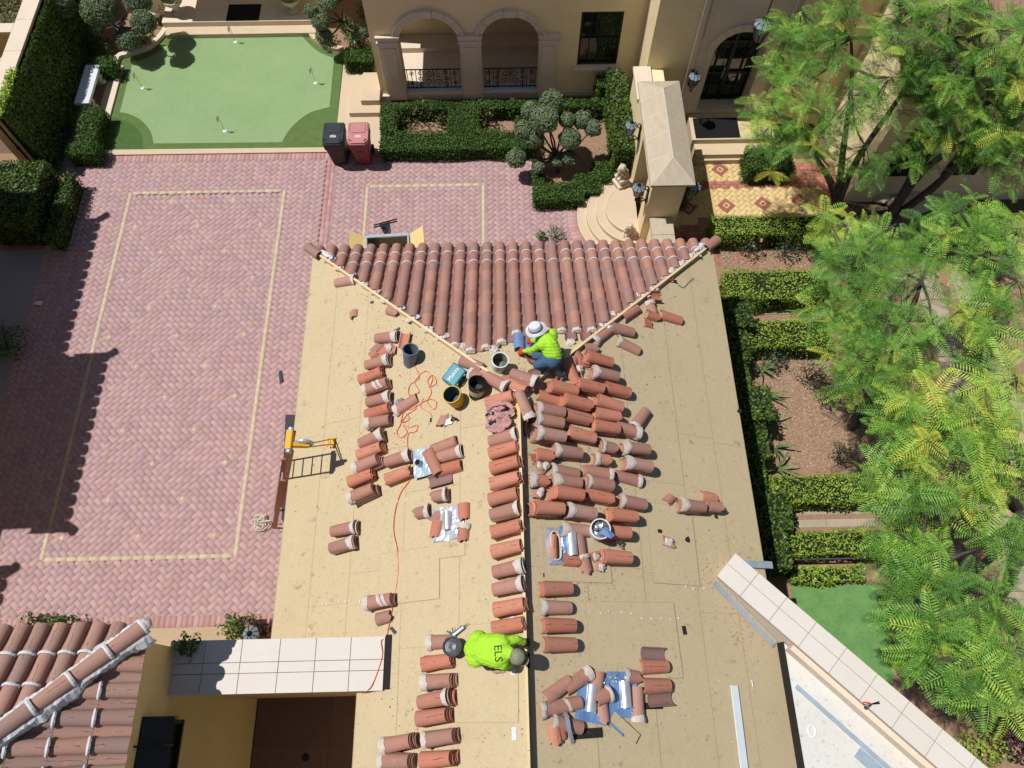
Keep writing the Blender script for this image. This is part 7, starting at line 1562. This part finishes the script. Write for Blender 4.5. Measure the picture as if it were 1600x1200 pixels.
for b, n, m_ in ((MB().box((0, 0, .43), (.42, 1.5, .09), None, .012), 'seat', 'marble'), (MB().box((.0, .5, .2), (.34, .16, .38), None, .03).ball((.15, .5, .3), (.08, .09, .08), 2).ball((.16, .5, .08), (.09, .1, .08), 2), 'leg', 'pot_stone'), (MB().box((.0, -.5, .2), (.34, .16, .38), None, .03).ball((.15, -.5, .3), (.08, .09, .08), 2).ball((.16, -.5, .08), (.09, .1, .08), 2), 'leg', 'pot_stone')): o = b.build(n, M[m_], None, loc=(0, 0, 0)); o.parent = bn
p = G(366, 991, 1.4); wl_ = lantern((-5.6, 1.21, 3.0), math.pi, 'black lantern on the coped wall by the green shrub', .9)
wl_.location = (-4.35, 1.13, 3.0)
# ------------------------------------------------------------------ workers
def remesh(name, parts, material, parent, voxel, smooth_it=4, wr=0.0):
    """parts: ('c', p, q, r1, r2) tapered capsules or ('b', centre, radii, axis matrix) -> one continuous skin"""
    b = MB()
    for q in parts:
        if q[0] == 'c':
            p0, p1, r1, r2 = Vector(q[1]), Vector(q[2]), q[3], q[4]; d = (p1 - p0); L = max(d.length, 1e-4); d /= L
            pts, rr = [], []
            for k in range(5): a = math.pi / 2 * (1 - k / 4); pts.append(p0 - d * r1 * math.sin(a)); rr.append(max(r1 * math.cos(a), r1 * .06))
            for k in range(1, 4): t = k / 4; pts.append(p0.lerp(p1, t)); rr.append(r1 + (r2 - r1) * t)
            for k in range(5): a = math.pi / 2 * k / 4; pts.append(p1 + d * r2 * math.sin(a)); rr.append(max(r2 * math.cos(a), r2 * .06))
            b.tube(pts, rr, 12)
        else: 
            m_ = Matrix.Translation(Vector(q[1])) @ (q[3].to_4x4() if len(q) > 3 else Matrix.Identity(4)) @ Matrix.Diagonal((*q[2], 1)); bmesh.ops.create_icosphere(b.b, subdivisions=3, radius=1.0, matrix=m_)
    o = b.build(name, M[material], None, True)
    rm = o.modifiers.new('remesh', 'REMESH'); rm.mode = 'VOXEL'; rm.voxel_size = voxel; rm.use_smooth_shade = True
    sm = o.modifiers.new('smooth', 'SMOOTH'); sm.iterations = smooth_it; sm.factor = .5
    dg = bpy.context.evaluated_depsgraph_get(); dg.update(); me = bpy.data.meshes.new_from_object(o.evaluated_get(dg)); o.modifiers.clear(); o.data = me
    me.materials.clear(); me.materials.append(M[material]); me.polygons.foreach_set('use_smooth', [True] * len(me.polygons))
    if wr:
        for v in me.vertices: c_ = v.co; v.co = c_ + v.normal * wr * (math.sin(c_.x * 55 + c_.z * 38) * math.sin(c_.y * 47 + c_.x * 21) + .6 * math.sin(c_.y * 90 + c_.z * 70))
    me.transform(parent_world(parent).inverted()); o.parent = parent; return o
def hand(w_, f, s_, n_, sz=1.0, curl=.5):
    """palm and five fingers: wrist point, forward, side (thumb) and back-of-hand directions"""
    f, s_, n_ = f.normalized(), s_.normalized(), n_.normalized(); P = []
    pc = w_ + f * .05 * sz; P.append(('c', w_, w_ + f * .03 * sz, .028 * sz, .033 * sz))
    for k in range(4):
        off = (k - 1.5) * .021 * sz; base = w_ + f * .085 * sz + s_ * -off; L = (.07, .08, .075, .058)[k] * sz
        P.append(('c', w_ + f * .03 * sz + s_ * -off * .8, base, .015 * sz, .0125 * sz)); k1 = base + (f * math.cos(curl) - n_ * math.sin(curl)) * L * .55; P.append(('c', base, k1, .0105 * sz, .0095 * sz)); P.append(('c', k1, k1 + (f * math.cos(curl * 2.2) - n_ * math.sin(curl * 2.2)) * L * .5, .0095 * sz, .008 * sz))
    t0 = w_ + f * .025 * sz + s_ * .03 * sz; t1 = t0 + (f * .6 + s_ * .7).normalized() * .04 * sz; P.append(('c', t0, t1, .014 * sz, .012 * sz)); P.append(('c', t1, t1 + (f * .9 + s_ * .1 - n_ * .3).normalized() * .035 * sz, .012 * sz, .009 * sz)); return P
def J(px, py, h): return R(px, py, h)
# worker 1 crouches in the hip corner, reaching left to the blue vent
foot = R(853, 574, .02)
W = empty('person', foot, 'crouching worker in neon green shirt, jeans, red gloves and white bucket hat', 'person')
pel, wa, chst, neck, head = J(866, 560, .36), J(863, 551, .48), J(857, 537, .62), J(847, 523, .74), J(838, 515, .82)
shn, shf = J(846, 538, .66), J(864, 520, .66); eln, hnn = J(833, 547, .42), J(818, 549, .22); elf, hnf = J(842, 532, .44), J(831, 532, .27)
kn_, kf = J(840, 570, .36), J(838, 556, .38); fn_, ff = J(852, 578, .05), J(845, 562, .05)
sid = (shf - shn).normalized()
body = [('c', neck, head, .055, .06), ('b', head + Vector((-.02, 0, -.01)), (.085, .095, .11)), ('c', pel, chst, .12, .13), ('c', shn, eln, .045, .038), ('c', eln, hnn, .038, .028), ('c', shf, elf, .045, .038), ('c', elf, hnf, .038, .028), ('c', pel, kn_, .075, .055), ('c', kn_, fn_, .052, .036), ('c', pel, kf, .075, .055), ('c', kf, ff, .052, .036), ('b', head + Vector((-.1, .02, -.04)), (.02, .016, .018)), ('b', head + Vector((.0, .095, -.02)), (.02, .012, .03)), ('b', head + Vector((.0, -.095, -.02)), (.02, .012, .03))]
remesh('body', body, 'skin', W, .012, 3)
shirt = remesh('shirt', [('c', wa + (pel - wa) * .55, wa, .16, .155), ('c', wa, chst, .16, .165), ('c', chst, neck.lerp(chst, .35), .16, .1), ('c', shn.lerp(chst, .3), shf.lerp(chst, .3), .11, .11), ('c', shn, shf, .075, .075), ('c', shn, eln, .078, .06), ('c', eln, hnn.lerp(eln, .15), .06, .045), ('c', shf, elf, .078, .06), ('c', elf, hnf.lerp(elf, .15), .06, .045), ('c', neck, neck.lerp(chst, .3), .068, .09)], 'hi_vis', W, .012, 7, .004)
remesh('jeans', [('c', pel - sid * .07, pel + sid * .07, .15, .15), ('c', pel - sid * .08, kn_, .115, .08), ('c', kn_, fn_.lerp(kn_, .12), .078, .062), ('c', pel + sid * .08, kf, .115, .08), ('c', kf, ff.lerp(kf, .12), .078, .062)], 'denim', W, .012, 5, .003)
for f_, nm in ((fn_, 'shoe'), (ff, 'shoe')): remesh('shoe', [('c', f_ + Vector((.05, 0, 0)), f_ + Vector((-.1, .02, -.02)), .045, .042), ('b', f_ + Vector((-.02, .0, -.035)), (.12, .045, .02))], 'shoe_tan', W, .01, 3)
for (e_, h_, sd) in ((eln, hnn, 1), (elf, hnf, -1)): remesh('glove', hand(h_, (h_ - e_), Vector((0, 1, .2)) * sd, Vector((.2, 0, 1)), 1.15, .45), 'glove_red', W, .005, 2)
hm = frame_at(head + Vector((-.012, .0, .035)), Vector((1, .1, 0)), Vector((-.25, .12, 1)).normalized())
def hatpart(prof, nm, m_, seg=24, wob=.0):
    b = MB().lathe(prof, (0, 0, 0), seg, False)
    for v in b.b.verts: v.co = Vector((v.co.x * 1.08, v.co.y * .97, v.co.z + wob * math.sin(3 * math.atan2(v.co.y, v.co.x)) * (Vector((v.co.x, v.co.y)).length > .13)))
    me = b.mesh(nm, M[m_], True); me.transform(parent_world(W).inverted() @ hm); return link(bpy.data.objects.new(nm, me), W)
hatpart([(.165, -.025), (.16, -.018), (.11, .008), (.105, .02), (.1, .075), (.085, .1), (.04, .112), (.0, .114)], 'bucket_hat', 'hat_white', 24, .012); hatpart([(.113, .006), (.109, .04)], 'hat_band', 'hat_band')
# worker 2 bends over the ridge row, back to the sky
foot = R(775, 1040, .02)
W2 = empty('person', foot, 'bent-over worker in neon green shirt with black lettering and camouflage cap', 'person')
pel, wa, chst, neck, head = J(746, 1014, .5), J(758, 1014, .58), J(780, 1017, .62), J(797, 1021, .62), J(808, 1026, .6)
sa_, sb = J(790, 1003, .6), J(785, 1036, .58); ea, ha = J(806, 999, .5), J(819, 1003, .32); eb_, hb_ = J(788, 1042, .38), J(800, 1036, .15)
ka, kb = J(772, 1000, .3), J(774, 1038, .3); fa_, fb2 = J(748, 1003, .06), J(752, 1030, .06); sid = (sa_ - sb).normalized()
# head and nose turned down towards the ridge
body = [('c', neck, head, .055, .06), ('b', head, (.1, .09, .105)), ('c', pel, chst, .12, .13), ('c', sa_, ea, .045, .038), ('c', ea, ha, .038, .028), ('c', sb, eb_, .045, .038), ('c', eb_, hb_, .038, .028), ('c', pel, ka, .075, .055), ('c', ka, fa_, .052, .036), ('c', pel, kb, .075, .055), ('c', kb, fb2, .052, .036), ('b', head + Vector((.09, -.03, -.06)), (.02, .016, .018)), ('b', head + Vector((0, .09, -.02)), (.025, .012, .03)), ('b', head + Vector((.0, -.09, -.02)), (.025, .012, .03))]
remesh('body', body, 'skin', W2, .012, 3)
shirt2 = remesh('shirt', [('c', pel - sid * .1, pel + sid * .1, .15, .15), ('c', pel + Vector((-.02, 0, 0)), wa, .17, .175), ('c', wa - sid * .06, chst - sid * .08, .15, .15), ('c', wa + sid * .06, chst + sid * .08, .15, .15), ('c', sa_, sb, .09, .09), ('c', chst, neck, .15, .09), ('c', sa_, ea, .08, .062), ('c', ea, ha.lerp(ea, .1), .062, .048), ('c', sb, eb_, .08, .062), ('c', eb_, hb_.lerp(eb_, .2), .06, .048)], 'hi_vis', W2, .012, 7, .004)
remesh('trousers', [('c', pel - sid * .06 + Vector((0, 0, -.05)), pel + sid * .06 + Vector((0, 0, -.05)), .12, .12), ('c', pel + sid * .06, ka, .1, .075), ('c', ka, fa_.lerp(ka, .1), .075, .06), ('c', pel - sid * .06, kb, .1, .075), ('c', kb, fb2.lerp(kb, .1), .075, .06)], 'dark_cloth', W2, .012, 5, .003)
kp = J(771, 1041, .12); remesh('knee_pad', [('c', kp, kp + Vector((.05, -.02, -.02)), .07, .06)], 'dark_cloth', W2, .012, 3)
sp = J(780, 1047, .08); remesh('shoe', [('c', sp + Vector((-.06, 0, -.01)), sp + Vector((.07, -.0, -.02)), .045, .042)], 'shoe_tan', W2, .01, 3); sp = fa_; remesh('shoe', [('c', sp, sp + Vector((-.12, 0, -.02)), .045, .042)], 'shoe_tan', W2, .01, 3)
for (e_, h_, sd) in ((ea, ha, -1), (eb_, hb_, 1)): remesh('glove', hand(h_, (h_ - e_), Vector((.3, 1, .0)) * sd, Vector((.5, 0, 1)), 1.1, .5), 'dark_cloth', W2, .005, 2)
hm = frame_at(head + Vector((.005, -.005, .03)), Vector((.9, -.45, 0)), Vector((.2, -.1, 1)).normalized()); b = MB().lathe([(.108, -.03), (.11, .0), (.1, .05), (.07, .085), (.03, .098), (.0, .1)], (0, 0, 0), 20, False)
me = b.mesh('cap', M['camo'], True); me.transform(parent_world(W2).inverted() @ hm); link(bpy.data.objects.new('cap', me), W2)
b = MB().prism([(.07 + .1 * math.cos(a) * 1.0, .085 * math.sin(a)) for a in np.linspace(-1.6, 1.6, 12)], -.035, -.022); me = b.mesh('cap_brim', M['camo']); me.transform(parent_world(W2).inverted() @ hm); link(bpy.data.objects.new('cap_brim', me), W2)
b = MB().ball((-.07, 0, -.05), (.06, .085, .06), 2, .006); me = b.mesh('hair', M['hair_dark']); me.transform(parent_world(W2).inverted() @ hm); link(bpy.data.objects.new('hair', me), W2)
# printed lettering on the back: projected on to the shirt
sm_ = shirt2.data; inv = parent_world(W2); bv = BVHTree.FromPolygons([inv @ v.co for v in sm_.vertices], [p.vertices[:] for p in sm_.polygons])
def print_on(txt, size, cx_, cy_, rot):
    me = text_mesh(txt, size, M['ink'], 0.0); m_ = Matrix.Translation((cx_, cy_, 0)) @ Matrix.Rotation(rot, 4, 'Z')
    bm = bmesh.new(); bm.from_mesh(me); bmesh.ops.subdivide_edges(bm, edges=[e for e in bm.edges if e.calc_length() > .02], cuts=2); bmesh.ops.triangulate(bm, faces=bm.faces[:])
    for v in bm.verts:
        p = m_ @ v.co; hit = bv.ray_cast(Vector((p.x, p.y, 9)), Vector((0, 0, -1))); z = hit[0].z + .004 if hit[0] else inv.translation.z + .6; v.co = inv.inverted() @ Vector((p.x, p.y, z))
    bm.to_mesh(me); bm.free(); link(bpy.data.objects.new('lettering', me), shirt2)
c = R(778, 1021, .75); print_on('ELS', .15, c.x, c.y, -math.pi / 2 + .06); c = R(767, 1018, .75)
rules = MB()
for (q, w_) in ((0, .2), (-.018, .24), (-.036, .16)):
    pass
